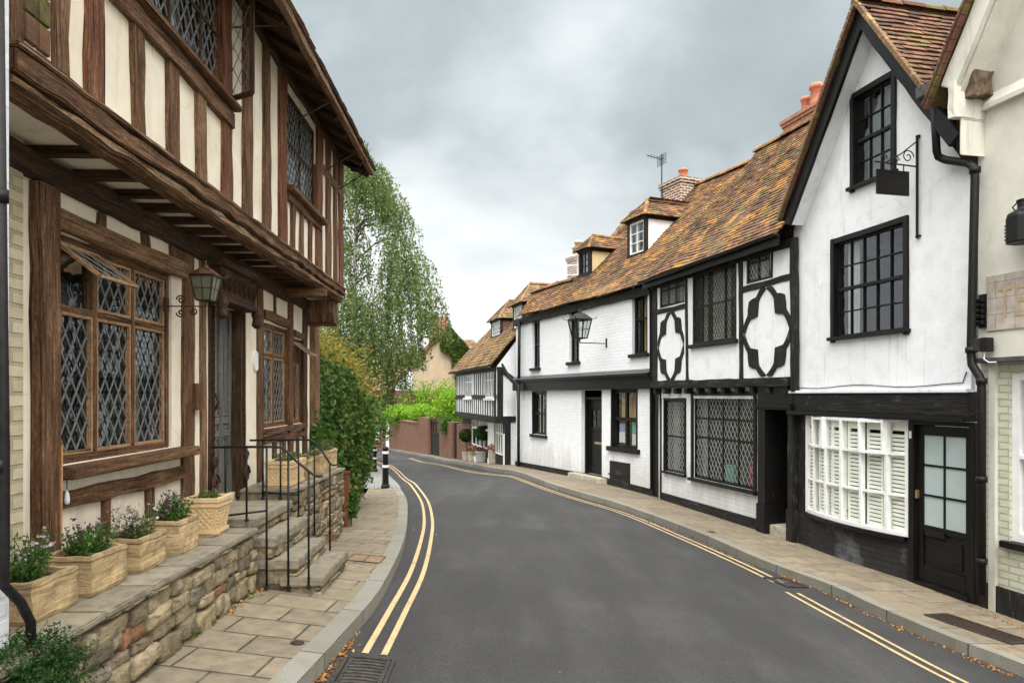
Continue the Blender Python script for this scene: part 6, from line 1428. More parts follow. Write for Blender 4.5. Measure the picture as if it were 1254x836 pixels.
# cable terminals
q0 = cz(1212, 375, -.06); TM = thing('cable_terminal', 'cluster of black insulators on the cream wall beside the thick drainpipe', 'cable box', Cr.w(.06, -.06, q0.z - .1), Cr.rot)
mb = MB(); mb.wbox((-.03, 0, -.12), (.06, .04, .24))
for i in range(5): mb.tube([(-.04, -.03, -.08 + i * .06), (.05, -.03, -.06 + i * .06)], .026, 8)
mb.build('insulators', 'iron', TM); mb = MB()
for i in range(5): mb.tube([(-.03, -.03, -.05 + i * .05), (-.09, -.05, -.08 + i * .03), (-.05, -.03, -.16), (.0, -.02, -.28)], .005, 4)
mb.build('wires', 'iron', TM)
q0 = cz(1203, 425, -.08); JB = thing('junction_box', 'grey and black electric box below the insulators by the thick drainpipe', 'electric box', Cr.w(.10, -.12, q0.z - .05), Cr.rot)
MB().wbox((-.09, -.06, 0), (.05, .02, .14)).build('cover', 'iron_grey', JB, bevel=.006); MB().wbox((.05, -.055, -.005), (.12, .06, .145)).build('body', 'iron', JB, bevel=.006); MB().tube([(.08, -.02, 0), (.08, -.03, -.08), (.13, -.02, -.12), (.2, -.0, -.12)], .007, 5).build('conduit', 'white_plastic', JB)

# ---------- far cottage
Co = Fr((-2.1, 29.5), (-.24, 22.75)); CO = thing('cottage', 'small black and white jettied cottage with tiled roof and white casements', 'house', Co.loc(), Co.rot)
cx_ = lambda px, y=0: Co.p(px, 480, y).x; JY = -.28
cj = avz(Co, [(568, 507), (616, 514)], JY); ce = avz(Co, [(562, 455), (617, 447)], JY - .2); cl = Co.L
lo1 = Co.rect(578, 516, 598, 516, 545, 549); lo2 = Co.rect(607, 517, 620, 518, 555, 559); lo1 = (lo1[0], lo1[1], lo1[2], cj - .12); lo2 = (lo2[0], lo2[1], min(lo2[2], cl - .25), cj - .12)
mb = MB(); wall(mb, [(0, -1.2), (cl, -1.2), (cl, cj), (0, cj)], [lo1, lo2], 0, .1); mb.build('wall', 'black_timber', CO)
mb = MB().box((-.1, -.02, -1), (lo1[0] - .15, .03, cj - .4)); mb.build('brick_panel', 'red_brick', CO)
uw1 = Co.rect(570, 458, 578.5, 456, 487, 487, JY); uw2 = Co.rect(595, 455, 606, 453, 487, 487, JY); z_a = min(uw1[1], uw2[1]); z_b = max(uw1[3], uw2[3])
uw1 = (uw1[0], z_a, uw1[2], z_b); uw2 = (uw2[0], z_a, uw2[2], z_b)
mb = MB(); wall(mb, [(0, cj), (cl, cj), (cl, ce), (0, ce)], [uw1, uw2], JY, .08); mb.face([(cl, JY, cj - .1), (cl, 5, cj - .1), (cl, 5, ce), (cl, JY, ce)]); mb.face([(0, 5, cj), (0, JY, cj), (0, JY, ce), (0, 5, ce)]); mb.face([(0, JY, cj), (0, .02, cj), (cl, .02, cj), (cl, JY, cj)]); mb.build('upper_wall', 'white_render', CO)
mb = MB(); mb.face([(cl, 0, -1), (cl, 5, -1), (cl, 5, cj), (cl, 0, cj)]); mb.face([(0, 5, -1), (0, 0, -1), (0, 0, cj), (0, 5, cj)]); mb.build('side_wall', 'white_render', CO)
mb = MB(); n = 20
for i in range(n):
    x = .08 + (cl - .2) * i / (n - 1)
    inw = any(r[0] - .04 < x < r[2] + .04 for r in (uw1, uw2)); mb.beam((x, cj), (x + rnd.uniform(-.03, .03), z_a - .08 if inw else ce), .075, JY - .02, JY + .04, .006)
mb.beam((0, (cj + ce) / 2), (cl, (cj + ce) / 2), .12, JY - .03, JY + .03, .006) if False else None
zmid = z_a - .02
for xa, xb in ((0, uw1[0]), (uw1[2], uw2[0]), (uw2[2], cl)): mb.beam((xa, zmid + .05), (xb, zmid + .05), .16, JY - .03, JY + .03, .006)
mb.beam((0, ce - .06), (cl, ce - .06), .14, JY - .04, JY + .03, .005); mb.beam((cl - .12, cj), (cl - .12, ce), .22, JY - .035, JY + .04, .005); mb.build('timber_frame', 'black_timber', CO)
MB().beam((0, cj - .03), (cl + .02, cj - .03), .22, JY - .05, .05, .008).build('bressummer', 'black_timber', CO)
mb = MB(); mb.box((cl + .005, JY + .02, cj - .1), (cl + .03, JY + .22, ce)); mb.rod((cl + .02, JY + .1, ce - .05), (cl + .02, 1.6, cj + .3), .04, .15); mb.box((cl + .004, 0, -.9), (cl + .03, .2, cj)); mb.box((cl + .004, JY, cj - .12), (cl + .035, 3, cj + .08)); mb.build('side_timber', 'black_timber', CO)
for r in (uw1, uw2): window(CO, r, JY - .02, 3, 2, 'white_paint', .055, .045, glass='glass', rfr=[.66], depth=.06); MB().wbox((r[0] - .06, JY - .09, r[1] - .07), (r[2] + .06, JY + .03, r[1])).build('sill', 'white_paint', CO)
window(CO, lo1, -.01, 4, 2, 'white_paint', .05, .07, rfr=[.66], depth=.05); window(CO, lo2, -.01, 3, 2, 'white_paint', .05, .07, rfr=[.66], depth=.05)
MB().wbox((lo1[2] + .12, -.03, -.6), (lo2[0] - .15, .02, cj - .12)).build('door', 'white_paint', CO); MB().wbox((cl - .10, -.03, -.9), (cl - .01, .02, cj - .5)).build('downpipe_board', 'white_paint', CO)
EYC = JY - .22; PC = R_(50); VC = (0, math.cos(PC), math.sin(PC)); zeC = avz(Co, [(560, 453), (618, 445)], EYC); P0C = (0, EYC, zeC)
pp = px_poly(Co, P0C, (1, 0, 0), VC, [(558, 453), (619, 445), (603, 404)]); vt = 3.6
mb = MB(); tiles(mb, P0C, (1, 0, 0), VC, [(-.35, 0), (cl + .12, 0), (cl + .12, vt), (pp[2][0] * 1.0 + .1, vt)], seed=61, w=.22, g=.15, sag=.05)
ridge(mb, (pp[2][0], EYC + vt * VC[1], zeC + vt * VC[2]), (cl + .1, EYC + vt * VC[1], zeC + vt * VC[2]), .1); a = EYC + vt * VC[1]; zz = zeC + vt * VC[2]
mb.face([(cl + .1, a, zz), (pp[2][0], a, zz), (pp[2][0], a * 2 + .3, zeC), (cl + .1, a * 2 + .3, zeC)]); mb.face([(-.3, EYC, zeC), (pp[2][0], a, zz), (pp[2][0], a * 2 + .3, zeC)][::-1]); mb.build('roof', 'golden_tiles', CO)
mb = MB(); mb.face([(cl, JY, ce), (cl, 5, ce), (cl, a, zz - .1)]); mb.build('gable_end', 'white_render', CO); mb = MB(); gutter(mb, (-.2, EYC - .04, zeC - .03), (cl + .1, EYC - .04, zeC - .03), .06); mb.build('gutter', 'black_gloss', CO)
rzC = lambda z: EYC + (z - zeC) / math.tan(PC); nC = (0, -math.sin(PC), math.cos(PC))
a, b = Co.hit(602, 414, P0C, nC), Co.hit(613.5, 410, P0C, nC); top = Co.hit(608, 392, (0, a.y, 0), (0, 1, 0)).z
dormer(CO, Co, a.x, a.x + 1.5, a.y, (a.z + b.z) / 2, top, rzC, 'red_brick', 65, 2, hz_=.75, rt='pale_tiles', trim='black_timber')
a2 = Co.hit(629, 404, P0C, nC)
dormer(CO, Co, a2.x, a2.x + 1.2, a2.y, a2.z, a2.z + .8, rzC, 'red_brick', 68, 2, hz_=.7, rt='pale_tiles')

# ---------- garden wall and gate
Wl = Fr((-7.4, 42.7), (-2.2, 29.7)); wx = lambda px: Wl.p(px, 530).x
GWl = thing('garden_wall', 'red brick garden wall topped by shrubs, left of the dark gate', 'wall', Wl.loc(), Wl.rot)
def wallseg(parent, xa, xb, h, y0=0, y1=.3, nm='wall', m='red_brick', cap=.0):
    za, zb = Wl.gz(xa), Wl.gz(xb); zz = lambda x: Wl.gz(x); mb = MB(); zt = min(za, zb) * 0 + (za + zb) / 2 + h
    mb.box((xa, y0, -1.0), (xb, y1, zt)); mb.box((xa - .03, y0 - .04, zt), (xb + .03, y1 + .04, zt + .08)); return mb.build(nm, m, parent)
xa, xb, xc, xd, xe, xf, xg = wx(478), wx(514), wx(526), wx(540), wx(556), wx(559.5), wx(567)
zt1 = Wl.p(500, 517).z; 
mb = MB(); mb.box((xa, 0, -2), (xb, .3, zt1)).box((xa, -.04, zt1), (xb, .34, zt1 + .08)); mb.build('wall', 'red_brick', GWl)
mb = MB(); zt2 = Wl.p(520, 511).z; mb.box((xb, -.08, -2), (xc, .4, zt2)); mb.build('pier', 'red_brick', GWl)
mb = MB(); zt3 = Wl.p(548, 516).z; P2 = thing('garden_wall', 'short red brick wall between the dark gate and the cottage', 'wall', Wl.loc(), Wl.rot); mb.box((xd, -.08, -2), (xe, .35, zt3)).build('pier', 'red_brick', P2)
mb = MB(); zt4 = Wl.p(563, 519).z; mb.box((xf, 0, -2), (xg + .4, .3, zt4)).build('wall', 'red_brick', P2); MB().box((xe, .02, -1), (xf, .1, zt3)).build('downpipe', 'iron', P2)
GT = thing('garden_gate', 'dark boarded gate with open bars above, set between brick piers', 'gate', Wl.loc(), Wl.rot); gb_ = Wl.p(533, 556).z; gm = Wl.p(533, 530).z; gt = Wl.p(533, 515).z
mb = MB(); n = 9
for i in range(n): x = xc + (xd - xc) * i / n; mb.wbox((x + .01, .05, gb_ - .3), (x + (xd - xc) / n - .01, .09, gm))
mb.build('boards', 'black_timber', GT); mb = MB(); mb.wbox((xc, .03, gt - .08), (xd, .1, gt)).wbox((xc, .03, gm - .05), (xd, .1, gm + .05))
for i in range(5): x = xc + .04 + (xd - xc - .08) * i / 4; mb.wbox((x - .03, .04, gm), (x + .03, .09, gt))
mb.build('bars', 'black_timber', GT)

# ---------- brick terrace at the bend
Te = Fr((-11.2, 46.5), (-7.55, 43.4)); TE = thing('terrace_house', 'red brick terrace house with white sashes half hidden by the hedge', 'house', Te.loc(), Te.rot)
te = lambda px, py=520: Te.p(px, py); r1 = (te(459).x, te(459, 538).z, te(464).x, te(462, 512).z); r0 = (te(452).x, te(452, 540).z, te(457.5).x, te(455, 515).z); r2 = (te(472).x, te(474, 548).z - .3, te(476.5).x, te(474, 507).z)
hz2 = te(470, 478).z
mb = MB(); wall(mb, [(-1, -2), (Te.L + .4, -2), (Te.L + .4, hz2), (-1, hz2)], [r0, r1, r2], 0, .1); mb.build('wall', 'red_brick', TE); shell(TE, Te, -1, Te.L + .4, 5, hz2, 'red_brick')
for r in (r0, r1): window(TE, r, .02, 2, 4, 'white_paint', .12, .05, depth=.06)
MB().wbox((r2[0], .03, r2[1]), (r2[2], .08, r2[3])).build('door', 'white_paint', TE)
mb = MB(); tiles(mb, (-1.1, -.3, hz2), (1, 0, 0), (0, .7, .7), [(0, 0), (Te.L + 1.6, 0), (Te.L + 1.6, 3.5), (0, 3.5)], w=.3, g=.22, seed=71); mb.build('roof', 'pale_tiles', TE)

# ---------- ivy-clad house and roofs beyond
Iv = Fr((-5.6, 50.0), (-2.6, 50.6), zg(-3, 40) - 1.0); IV = thing('rendered_house', 'beige gable ended house with orange roof edge and ivy on its right slope', 'house', Iv.loc(), 0)
ip = lambda px, py, y=0: (lambda W: (W.x - Iv.O.x, W.z - Iv.z0))(wp(px, py, 50.0 + y))
A1, A2, A3, A4 = ip(505, 530), ip(505, 445), ip(548, 403), ip(588, 448)
A5 = ip(588, 530); mb = MB(); mb.prism([A1, A5, A4, A3, A2], 0, 9); mb.build('wall', 'beige_render', IV)
mb = MB(); v = Vector((A3[0] - A2[0], 0, A3[1] - A2[1])); tiles(mb, (A2[0] - .15, 9, A2[1]), (0, -1, 0), v, [(0, 0), (9.3, 0), (9.3, v.length), (0, v.length)], w=.3, g=.25, seed=81)
v = Vector((A3[0] - A4[0], 0, A3[1] - A4[1])); tiles(mb, (A4[0] + .15, -.3, A4[1]), (0, 1, 0), v, [(0, 0), (9.3, 0), (9.3, v.length), (0, v.length)], w=.3, g=.25, seed=82)
ridge(mb, (A3[0], -.3, A3[1] + .1), (A3[0], 9, A3[1] + .1), .14); n = 16
for i in range(n): a = Vector(A2).lerp(Vector(A3), i / n); b = Vector(A2).lerp(Vector(A3), (i + .95) / n); mb.rod((a.x, -.15, a.y + .1), (b.x, -.15, b.y + .1), .3, .22)
mb.build('roof', 'lichen_tiles', IV)
a = ip(531, 405); chimney(IV, a[0] + .2, 2.2, a[1] - 2, ip(535, 396, 2)[1], 1.45, .8, 'orange_brick', pots=((-.5, 0, 1), (-.17, 0, 1), (.17, 0, 1), (.5, 0, 1)), potr=.16, poth=.55)
ivp = []
for _ in range(9000):
    t = rnd.random(); e = Vector(A3).lerp(Vector(A4), t); dpt = abs(rnd.gauss(0, .55)) + .0; wv_ = .9 + .5 * mnoise.noise(Vector((t * 4, 0, 0))) + (1.2 * t)
    off = rnd.uniform(-.25, wv_ * 1.0); ivp.append((e.x - off * .55, -.15 - rnd.random() * .25, e.y - off * .9))
for _ in range(2500): ivp.append((ip(563 + rnd.gauss(0, 2.2), 0)[0], -.1 - rnd.random() * .25, ip(0, rnd.uniform(420, 475))[1]))
iv = thing('ivy', 'thick green ivy climbing the right gable slope of the beige house', 'climber', Iv.loc()); leaves('foliage', 'ivy_leaf', ivp, .22, iv, 1.3)
RB = thing('tiled_house', 'plain orange tiled roof showing behind the ivy covered gable', 'house', (-4, 62, zg(-3, 45) - 1)); q = lambda px, py: (lambda W: (W.x + 4, W.z - RB.location.z))(wp(px, py, 62))
mb = MB(); a, b, c, d_ = q(560, 432), q(590, 432), q(584, 416), q(563, 416); mb.box((a[0], 0, -1), (b[0], 6, a[1])); mb.build('wall', 'red_brick', RB)
mb = MB(); tiles(mb, (a[0], -.3, a[1]), (1, 0, 0), (0, .8, .6), [(0, 0), (b[0] - a[0], 0), (d_[0] - a[0] + 1.2, 2.1), (d_[0] - a[0], 2.1)], w=.35, g=.3, seed=91); mb.build('roof', 'pale_tiles', RB)

# ================================================================== STREET THINGS
def bollard(px, py, label, first=None, h=.92):
    W = gp(px, py, PZ); 
    if first is None:
        t = thing('bollard', label, 'bollard', W, 0, 'bollards at the lane corner')
        MB().lathe([(.105, 0), (.105, .05), (.085, .09), (.075, .12), (.066, .5), (.062, h - .12), (.074, h - .11), (.074, h - .09), (.060, h - .08), (.062, h - .03), (.075, h - .02), (.078, h), (.05, h + .03), (.01, h + .04)], 10).build('post', 'black_gloss', t)
        for z in (h * .52, h * .86): MB().lathe([(.0745, 0), (.0745, .055)], 12, (0, 0, z)).build('band', 'white_paint', t)
        return t
    c = copy_tree(first); c.location = W; c['label'] = label; c['group'] = 'bollards at the lane corner'; return c
b0 = bollard(472, 597.5, 'nearest black bollard with white bands on the kerb corner')
b1 = bollard(459, 577, 'middle black bollard behind the nearest one', b0); b1.scale = (.85, .85, .82)
b2 = bollard(451.5, 571, 'farthest black bollard half hidden by the hedge', b0); b2.scale = (.85, .85, .70)
# iron gratings
def oriented(name, label, cat, px, py, dz, wx_, ly, rz, build):
    W = gp(px, py, dz) if py < 900 else None; t = thing(name, label, cat, (W.x, W.y, W.z), rz); s1 = (zg(W.x + .3, W.y) - zg(W.x - .3, W.y)) / .6; s2 = (zg(W.x, W.y + .3) - zg(W.x, W.y - .3)) / .6
    nrm = Vector((-s1, -s2, 1)).normalized(); t.rotation_mode = 'QUATERNION'; from mathutils import Quaternion
    t.rotation_quaternion = nrm.to_track_quat('Z', 'Y') if False else (Vector((0, 0, 1)).rotation_difference(nrm) @ Quaternion((0, 0, 1), rz)); build(t); return t
def grate(t, w_=.36, l_=.45, n=8, curved=True):
    mb = MB(); z = .004; f = .025
    mb.box((-w_ / 2, -l_ / 2, z - .03), (-w_ / 2 + f, l_ / 2, z + .012)); mb.box((w_ / 2 - f, -l_ / 2, z - .03), (w_ / 2, l_ / 2, z + .012)); mb.box((-w_ / 2 + f, -l_ / 2, z - .03), (w_ / 2 - f, -l_ / 2 + f, z + .011)); mb.box((-w_ / 2 + f, l_ / 2 - f, z - .03), (w_ / 2 - f, l_ / 2, z + .011)); mb.build('frame', 'iron_grey', t, bevel=.003)
    mb = MB(); mb.box((-w_ / 2 + f + .005, -l_ / 2 + f, z - .02), (-w_ / 2 + f + .03, l_ / 2 - f, z + .007)); mb.box((w_ / 2 - f - .03, -l_ / 2 + f, z - .02), (w_ / 2 - f - .005, l_ / 2 - f, z + .007))
    for i in range(n): y = -l_ / 2 + f + .03 + (l_ - 2 * f - .06) * i / (n - 1); mb.tube([(-w_ / 2 + .05 + (w_ - .1) * k / 8, y + (.014 * math.sin(math.pi * k / 8) if curved else 0), z - .004) for k in range(9)], .0115, 6)
    mb.build('bars', 'iron_grey', t, smooth=False)
    MB().box((-w_ / 2 + f, -l_ / 2 + f, z - .012), (w_ / 2 - f, l_ / 2 - f, z - .0035)).build('pit_shade', 'interior', t)  # thin near-black plate, its colour stands in for the shaded pit
Wd = gp(447, 825); oriented('storm_drain', 'iron road drain at the end of the left double yellow lines', 'drain', 446, 823, 0, .33, .42, 0.02, lambda t: grate(t, .325, .46))
ang = math.atan2((KR[45] - KR[40]).y, (KR[45] - KR[40]).x) + math.pi / 2
oriented('storm_drain', 'small iron road drain between the right hand yellow lines and kerb', 'drain', 962, 713.5, 0, .4, .4, R_(110), lambda t: grate(t, .42, .30, 6, False))
def cellar(t):
    MB().box((-.36, -.24, -.02), (.36, .24, .006)).build('plate', 'rust_iron', t, bevel=.003); mb = MB()
    for a, b in (((-.36, -.24), (.36, -.24)), ((-.36, .24), (.36, .24)), ((-.36, -.24), (-.36, .24)), ((.36, -.24), (.36, .24))): mb.rod((a[0], a[1], .006), (b[0], b[1], .006), .035, .012)
    for i in range(24): x = -.34 + .68 * i / 23; mb.tube([(x, -.23, .008), (x, .23, .008)], .003, 4)
    mb.build('ribs', 'iron_grey', t)
ca = oriented('cellar_grate', 'long ribbed cellar plate in the right pavement', 'grate', 1196, 769, PZ, 1, .5, 0, cellar)
W1, W2_ = gp(1122, 750, PZ), gp(1240, 790, PZ); az = math.atan2((W2_ - W1).y, (W2_ - W1).x); from mathutils import Quaternion
ca.rotation_quaternion = ca.rotation_quaternion @ Quaternion((0, 0, 1), az); ca.scale = ((W2_ - W1).length / .75 * .9, .75, 1)
def hatchl(t):
    MB().box((-.16, -.17, -.02), (.16, .17, .005)).build('cover', 'cover_tan', t); mb = MB()
    for x in (-.16, .16, 0): mb.rod((x, -.17, .006), (x, .17, .006), .008, .006)
    for y in (-.17, .17): mb.rod((-.16, y, .006), (.16, y, .006), .008, .006)
    mb.build('rim', 'iron_grey', t)
oriented('inspection_cover', 'brownish square inspection cover in the left pavement past the steps', 'cover', 449, 684, PZ, .3, .3, 0, hatchl)
oriented('inspection_cover', 'small round iron stopcock cover in the left pavement', 'cover', 364, 787, PZ, .1, .1, 0, lambda t: (MB().lathe([(.035, -.01), (.036, .006), (.03, .007)], 14).build('lid', 'rust_iron', t), MB().lathe([(.045, -.01), (.045, .003)], 14).build('rim', 'iron_grey', t)))
# ---------- fallen leaves
lv = []
def scatter(px0, px1, n, sp=.05, dz=0.0, dzs=0.012):
    a, b = gp(*px0, dz), gp(*px1, dz)
    for _ in range(n): t = rnd.random(); q = a.lerp(b, t); x, y = q.x + rnd.gauss(0, sp), q.y + rnd.gauss(0, sp); lv.append((x, y, zg(x, y) + dz + rnd.random() * dzs + .004))
for a, b, n, s_, dz in (((1240, 829), (1164, 797), 90, .02, 0), ((1164, 797), (1064, 753), 110, .02, 0), ((1064, 753), (990, 716), 90, .02, 0), ((985, 714), (960, 706), 130, .03, 0), ((930, 697), (848, 659), 120, .025, 0), ((848, 659), (754, 624), 60, .025, 0), ((754, 624), (660, 594), 50, .03, 0),
    ((385, 836), (425, 790), 260, .035, 0), ((425, 790), (440, 772), 30, .02, 0), ((250, 768), (318, 722), 110, .025, PZ), ((160, 834), (250, 768), 60, .02, PZ), ((318, 722), (345, 712), 90, .04, PZ), ((1120, 706), (1200, 738), 60, .03, PZ), ((1010, 676), (1112, 704), 80, .02, PZ), ((1190, 742), (1250, 770), 60, .03, PZ), ((402, 668), (412, 660), 60, .03, PZ), ((495, 672), (510, 640), 14, .05, 0)):
    scatter(a, b, int(n * .65), s_, dz)
for _ in range(16): q = gp(rnd.uniform(430, 1150), rnd.uniform(600, 830)); lv.append((q.x, q.y, zg(q.x, q.y) + .006))
fl_ = leaves('fallen_leaves', 'dry_leaf', lv, .029, None, 1.5, nrm=np.tile(np.array([0, 0, 3.0]), (len(lv), 1))); fl_['kind'] = 'stuff'; fl_['label'] = 'dry brown leaves gathered along the kerbs and wall feet'; fl_['category'] = 'leaves'
# ---------- moss tufts and weeds at wall feet
wd = []
for px, py in ((345, 705), (352, 700), (418, 640), (330, 712), (255, 765), (300, 730), (236, 780), (872, 652), (1000, 672)):
    q = gp(px, py, PZ)
    for _ in range(60): wd.append((q.x + rnd.gauss(0, .03), q.y + rnd.gauss(0, .04), q.z + abs(rnd.gauss(0, .02))))
o = leaves('weeds', 'mid_leaf', wd, .025, None, 2); tagp(o, 'small green weeds growing in the pavement joints', 'weeds', kind='stuff')
# ================================================================== PLANTS
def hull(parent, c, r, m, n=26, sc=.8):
    """dark-coloured core added behind the leaves to block the view through"""
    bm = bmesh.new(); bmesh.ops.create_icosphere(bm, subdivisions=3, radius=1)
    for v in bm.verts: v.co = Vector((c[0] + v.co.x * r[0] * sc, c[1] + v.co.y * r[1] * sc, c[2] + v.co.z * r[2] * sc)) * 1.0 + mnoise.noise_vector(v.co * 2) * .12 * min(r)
    me = bpy.data.meshes.new('dark_core'); bm.to_mesh(me); bm.free(); me.materials.append(MT[m]); at = me.attributes.new('rnd', 'FLOAT', 'FACE'); at.data.foreach_set('value', [rnd.random() * .4 for _ in me.polygons]); o = bpy.data.objects.new('dark_core', me); link(o, parent); return o
HG = thing('hedge', 'tall dark green clipped hedge bulging over the left pavement', 'hedge', (-3.1, 11.8, zg(-3, 12)))
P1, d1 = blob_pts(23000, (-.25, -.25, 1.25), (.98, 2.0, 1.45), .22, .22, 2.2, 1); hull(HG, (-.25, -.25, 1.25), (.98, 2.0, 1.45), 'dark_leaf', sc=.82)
P2_, d2 = blob_pts(6000, (.05, -.9, .75), (.66, .95, .85), .25, .2, 2.2, 4)
leaves('foliage', 'hedge_leaf', np.vstack([P1, P2_]), .085, HG, 1.7, nrm=np.vstack([d1, d2])); MB().tube([(-.2, 0, -.1), (-.2, 0, .6)], .06, 8).build('trunk', 'bark', HG)
GS = thing('golden_shrub', 'yellow and russet leaved shrub rising above the dark hedge', 'shrub', (-3.6, 13.5, zg(-3, 13.5)))
P1, d1 = blob_pts(17000, (-.1, -.9, 2.3), (1.05, 1.9, .95), .5, .5, 2.6, 7)
leaves('foliage', 'hedge_top_leaf', P1, .075, GS, 1.9, nrm=d1 * .5); mb = MB()
for i in range(8): a = rnd.uniform(0, 6.28); mb.tube([(0, 0, 0), (.25 * math.cos(a), .4 * math.sin(a), 1.2), (.8 * math.cos(a), 1.4 * math.sin(a) - .6, 2.6)], [.04, .025, .008], 5)
mb.build('branches', 'bark', GS)
RS = thing('rose_bush', 'green bush with white blooms beside the far corner of the timber framed house', 'shrub', (-2.72, 9.75, zg(-2.7, 9.75)))
P1, d1 = blob_pts(2600, (0, 0, .85), (.26, .35, .75), .7, .4, 2, 9); leaves('foliage', 'mid_leaf', P1, .08, RS, 1.8); fp = []
for cx0, cy0, cz0 in ((.12, -.3, 1.06), (.05, -.32, .98), (.2, -.3, .96), (.24, -.28, .82), (0.0, -.33, .88)):
    for _ in range(26): v = Vector((rnd.gauss(0, 1), rnd.gauss(0, 1), rnd.gauss(0, 1))).normalized() * .04; fp.append((cx0 + v.x, cy0 + v.y, cz0 + v.z))
leaves('blooms', 'petal_white', fp, .05, RS, 1.1); MB().tube([(0, 0, -.1), (0, 0, .8)], .02, 6).build('stem', 'bark', RS)
PV = thing('wooden_post', 'short reddish timber post at the end of the far stone wall', 'post', gp(424, 645, PZ)); hp = .72
MB().wbox((-.04, -.04, -.1), (.04, .04, hp)).build('shaft', 'oak_red', PV, bevel=.006); MB().wbox((-.05, -.05, hp), (.05, .05, hp + .03)).build('cap', 'oak_red', PV, bevel=.004)
VN = thing('potted_climber', 'small green climber hanging at the foot of the timber post', 'plant', gp(430, 644, PZ)); P1, d1 = blob_pts(900, (.0, -.02, .30), (.10, .12, .20), .8, .4, 3, 2); leaves('foliage', 'mid_leaf', P1, .055, VN, 1.5); MB().tube([(0, 0, -.05), (0, 0, .3)], .012, 5).build('stem', 'bark', VN)
# ---------- birch
BT = (-4.75, 20.5); BR = thing('birch_tree', 'tall weeping birch with hanging green foliage behind the hedge', 'tree', (BT[0], BT[1], zg(-3, 20.5)))
z0 = zg(-3, 20.5); OX, OY = BT; ptx = lambda px, py: ((px - CX) / FPX * 20.5 - OX, CAMZ - (py - HY) / FPX * 20.5 - z0)
mb = MB(); main = [(0, 0, -.2), (.05, 0, 1.2), (-.1, .05, 2.6), (.05, .1, 4.2), (.1, .0, 6.2), (.15, 0, 8.6)]
mb.tube(main, [.15, .13, .11, .085, .05, .015], 10); second = [(.03, 0, .8), (.3, -.1, 2.4), (.65, -.1, 4.2), (.9, 0, 6.0)]; mb.tube(second, [.09, .075, .05, .015], 8); mb.tube([(0, 0, 1), (-.4, .2, 3), (-.9, .3, 5), (-1.1, .2, 7)], [.08, .06, .04, .012], 8)
mb.build('trunk', 'birch_bark', BR, smooth=True)
# right-hand silhouette of the crown: (top y px, right limit px)
prof = [(180, 447), (205, 462), (235, 490), (262, 501), (285, 499), (310, 508), (335, 541), (360, 546), (385, 541), (410, 528), (440, 524), (470, 508), (500, 480)]
def rlim(py):
    for (ya, xa_), (yb, xb_) in zip(prof, prof[1:]):
        if ya <= py <= yb: return xa_ + (xb_ - xa_) * (py - ya) / (yb - ya)
    return 440
cen = []; tw = MB(); nstr = 0; lens = []
while nstr < 1150:
    py = rnd.uniform(178, 455); rl = rlim(py); px = rnd.uniform(392, rl)
    if rnd.random() < .2: px = rnd.uniform(rl - 35, rl)
    dn_ = mnoise.noise(Vector((px * .022, py * .03, 3.3)))
    if dn_ < -.16 and rnd.random() < .75: continue
    if px > 500 and rnd.random() < .45: continue
    x, z = ptx(px, py); frac = (px - 370) / max(1, rl - 370); yy = rnd.uniform(-1, 1) * 1.7 * (1 - .6 * abs(frac - .4)); Ls = rnd.uniform(.5, 1.5) * (1.5 if py > 300 else .9)
    p = Vector((x, yy, z)); dr_ = Vector((rnd.uniform(-.2, .35), rnd.uniform(-.3, .3), .25)); pts = [p.copy()]; k = 0; step = .12; ln = 0
    while ln < Ls:
        dr_ = (dr_ + Vector((0, 0, -.35))); dr_.x += rnd.uniform(-.04, .04); dr_.normalize(); p = p + dr_ * step; ln += step; pts.append(p.copy())
        pyy = HY - (p.z + z0 - CAMZ) * FPX / 20.5
        pxx = CX + (p.x + OX) / 20.5 * FPX
        if pyy > (500 if pxx < 480 else 478 if pxx < 500 else 452 if pxx < 520 else 418): break
        for _ in range(4): cen.append(p + Vector((rnd.gauss(0, .05), rnd.gauss(0, .05), rnd.gauss(0, .05))))
    tw.tube(pts[::2] if len(pts) > 4 else pts, .004, 3, False); nstr += 1
leaves('foliage', 'birch_leaf', cen, .078, BR, 1.5, droop=.8); tw.build('twigs', 'bark', BR)
mb = MB()
for i in range(34):
    t = rnd.uniform(.25, .95); k = t * 5; i0 = min(4, int(k)); a = Vector(main[i0]).lerp(Vector(main[i0 + 1]), k - i0); an = rnd.uniform(-1.2, 1.9); L_ = rnd.uniform(.8, 2.2) * (1.15 - t * .6)
    e = a + Vector((math.cos(an) * L_, math.sin(an) * L_ * .7, L_ * .55)); mb.tube([a, a.lerp(e, .5) + Vector((0, 0, .15)), e, e + Vector((.15, 0, -.2))], [.03, .02, .012, .006], 5)
mb.build('branches', 'bark', BR)
# ---------- garden planting behind the brick wall
def bush(px, py, Y, rx, rz, m, n, sz, label, seed, name='garden_shrub', amp=.5, ry=1.2, cat='shrub'):
    W = wp(px, py, Y); g = zg(max(-3, W.x), Y) - .2; t = thing(name, label, cat, (W.x, Y, g)); P, d = blob_pts(n, (0, 0, W.z - g), (rx, ry, rz), .6, amp, 2, seed); leaves('foliage', m, P, sz, t, 1.6, nrm=d * .5)
    y_ = .25 if cat == 'climber' else 0; MB().tube([(0, y_, 0), (.05, y_, (W.z - g) * .5), (0, y_, W.z - g)], [.08, .06, .03] if y_ == 0 else [.02, .02, .01], 6).build('stem', 'bark', t); return t
bush(497, 508, 41.5, 1.35, .55, 'bright_leaf', 4200, .16, 'bright green shrub spilling over the left part of the brick wall', 1)
bush(517, 503, 37.0, .62, .38, 'bright_leaf', 1500, .12, 'yellowish clipped shrub on the brick gate pier', 2)
bush(556, 497, 34.5, 1.1, .9, 'bright_leaf', 4200, .14, 'bright green bush between the gate and the cottage', 3)
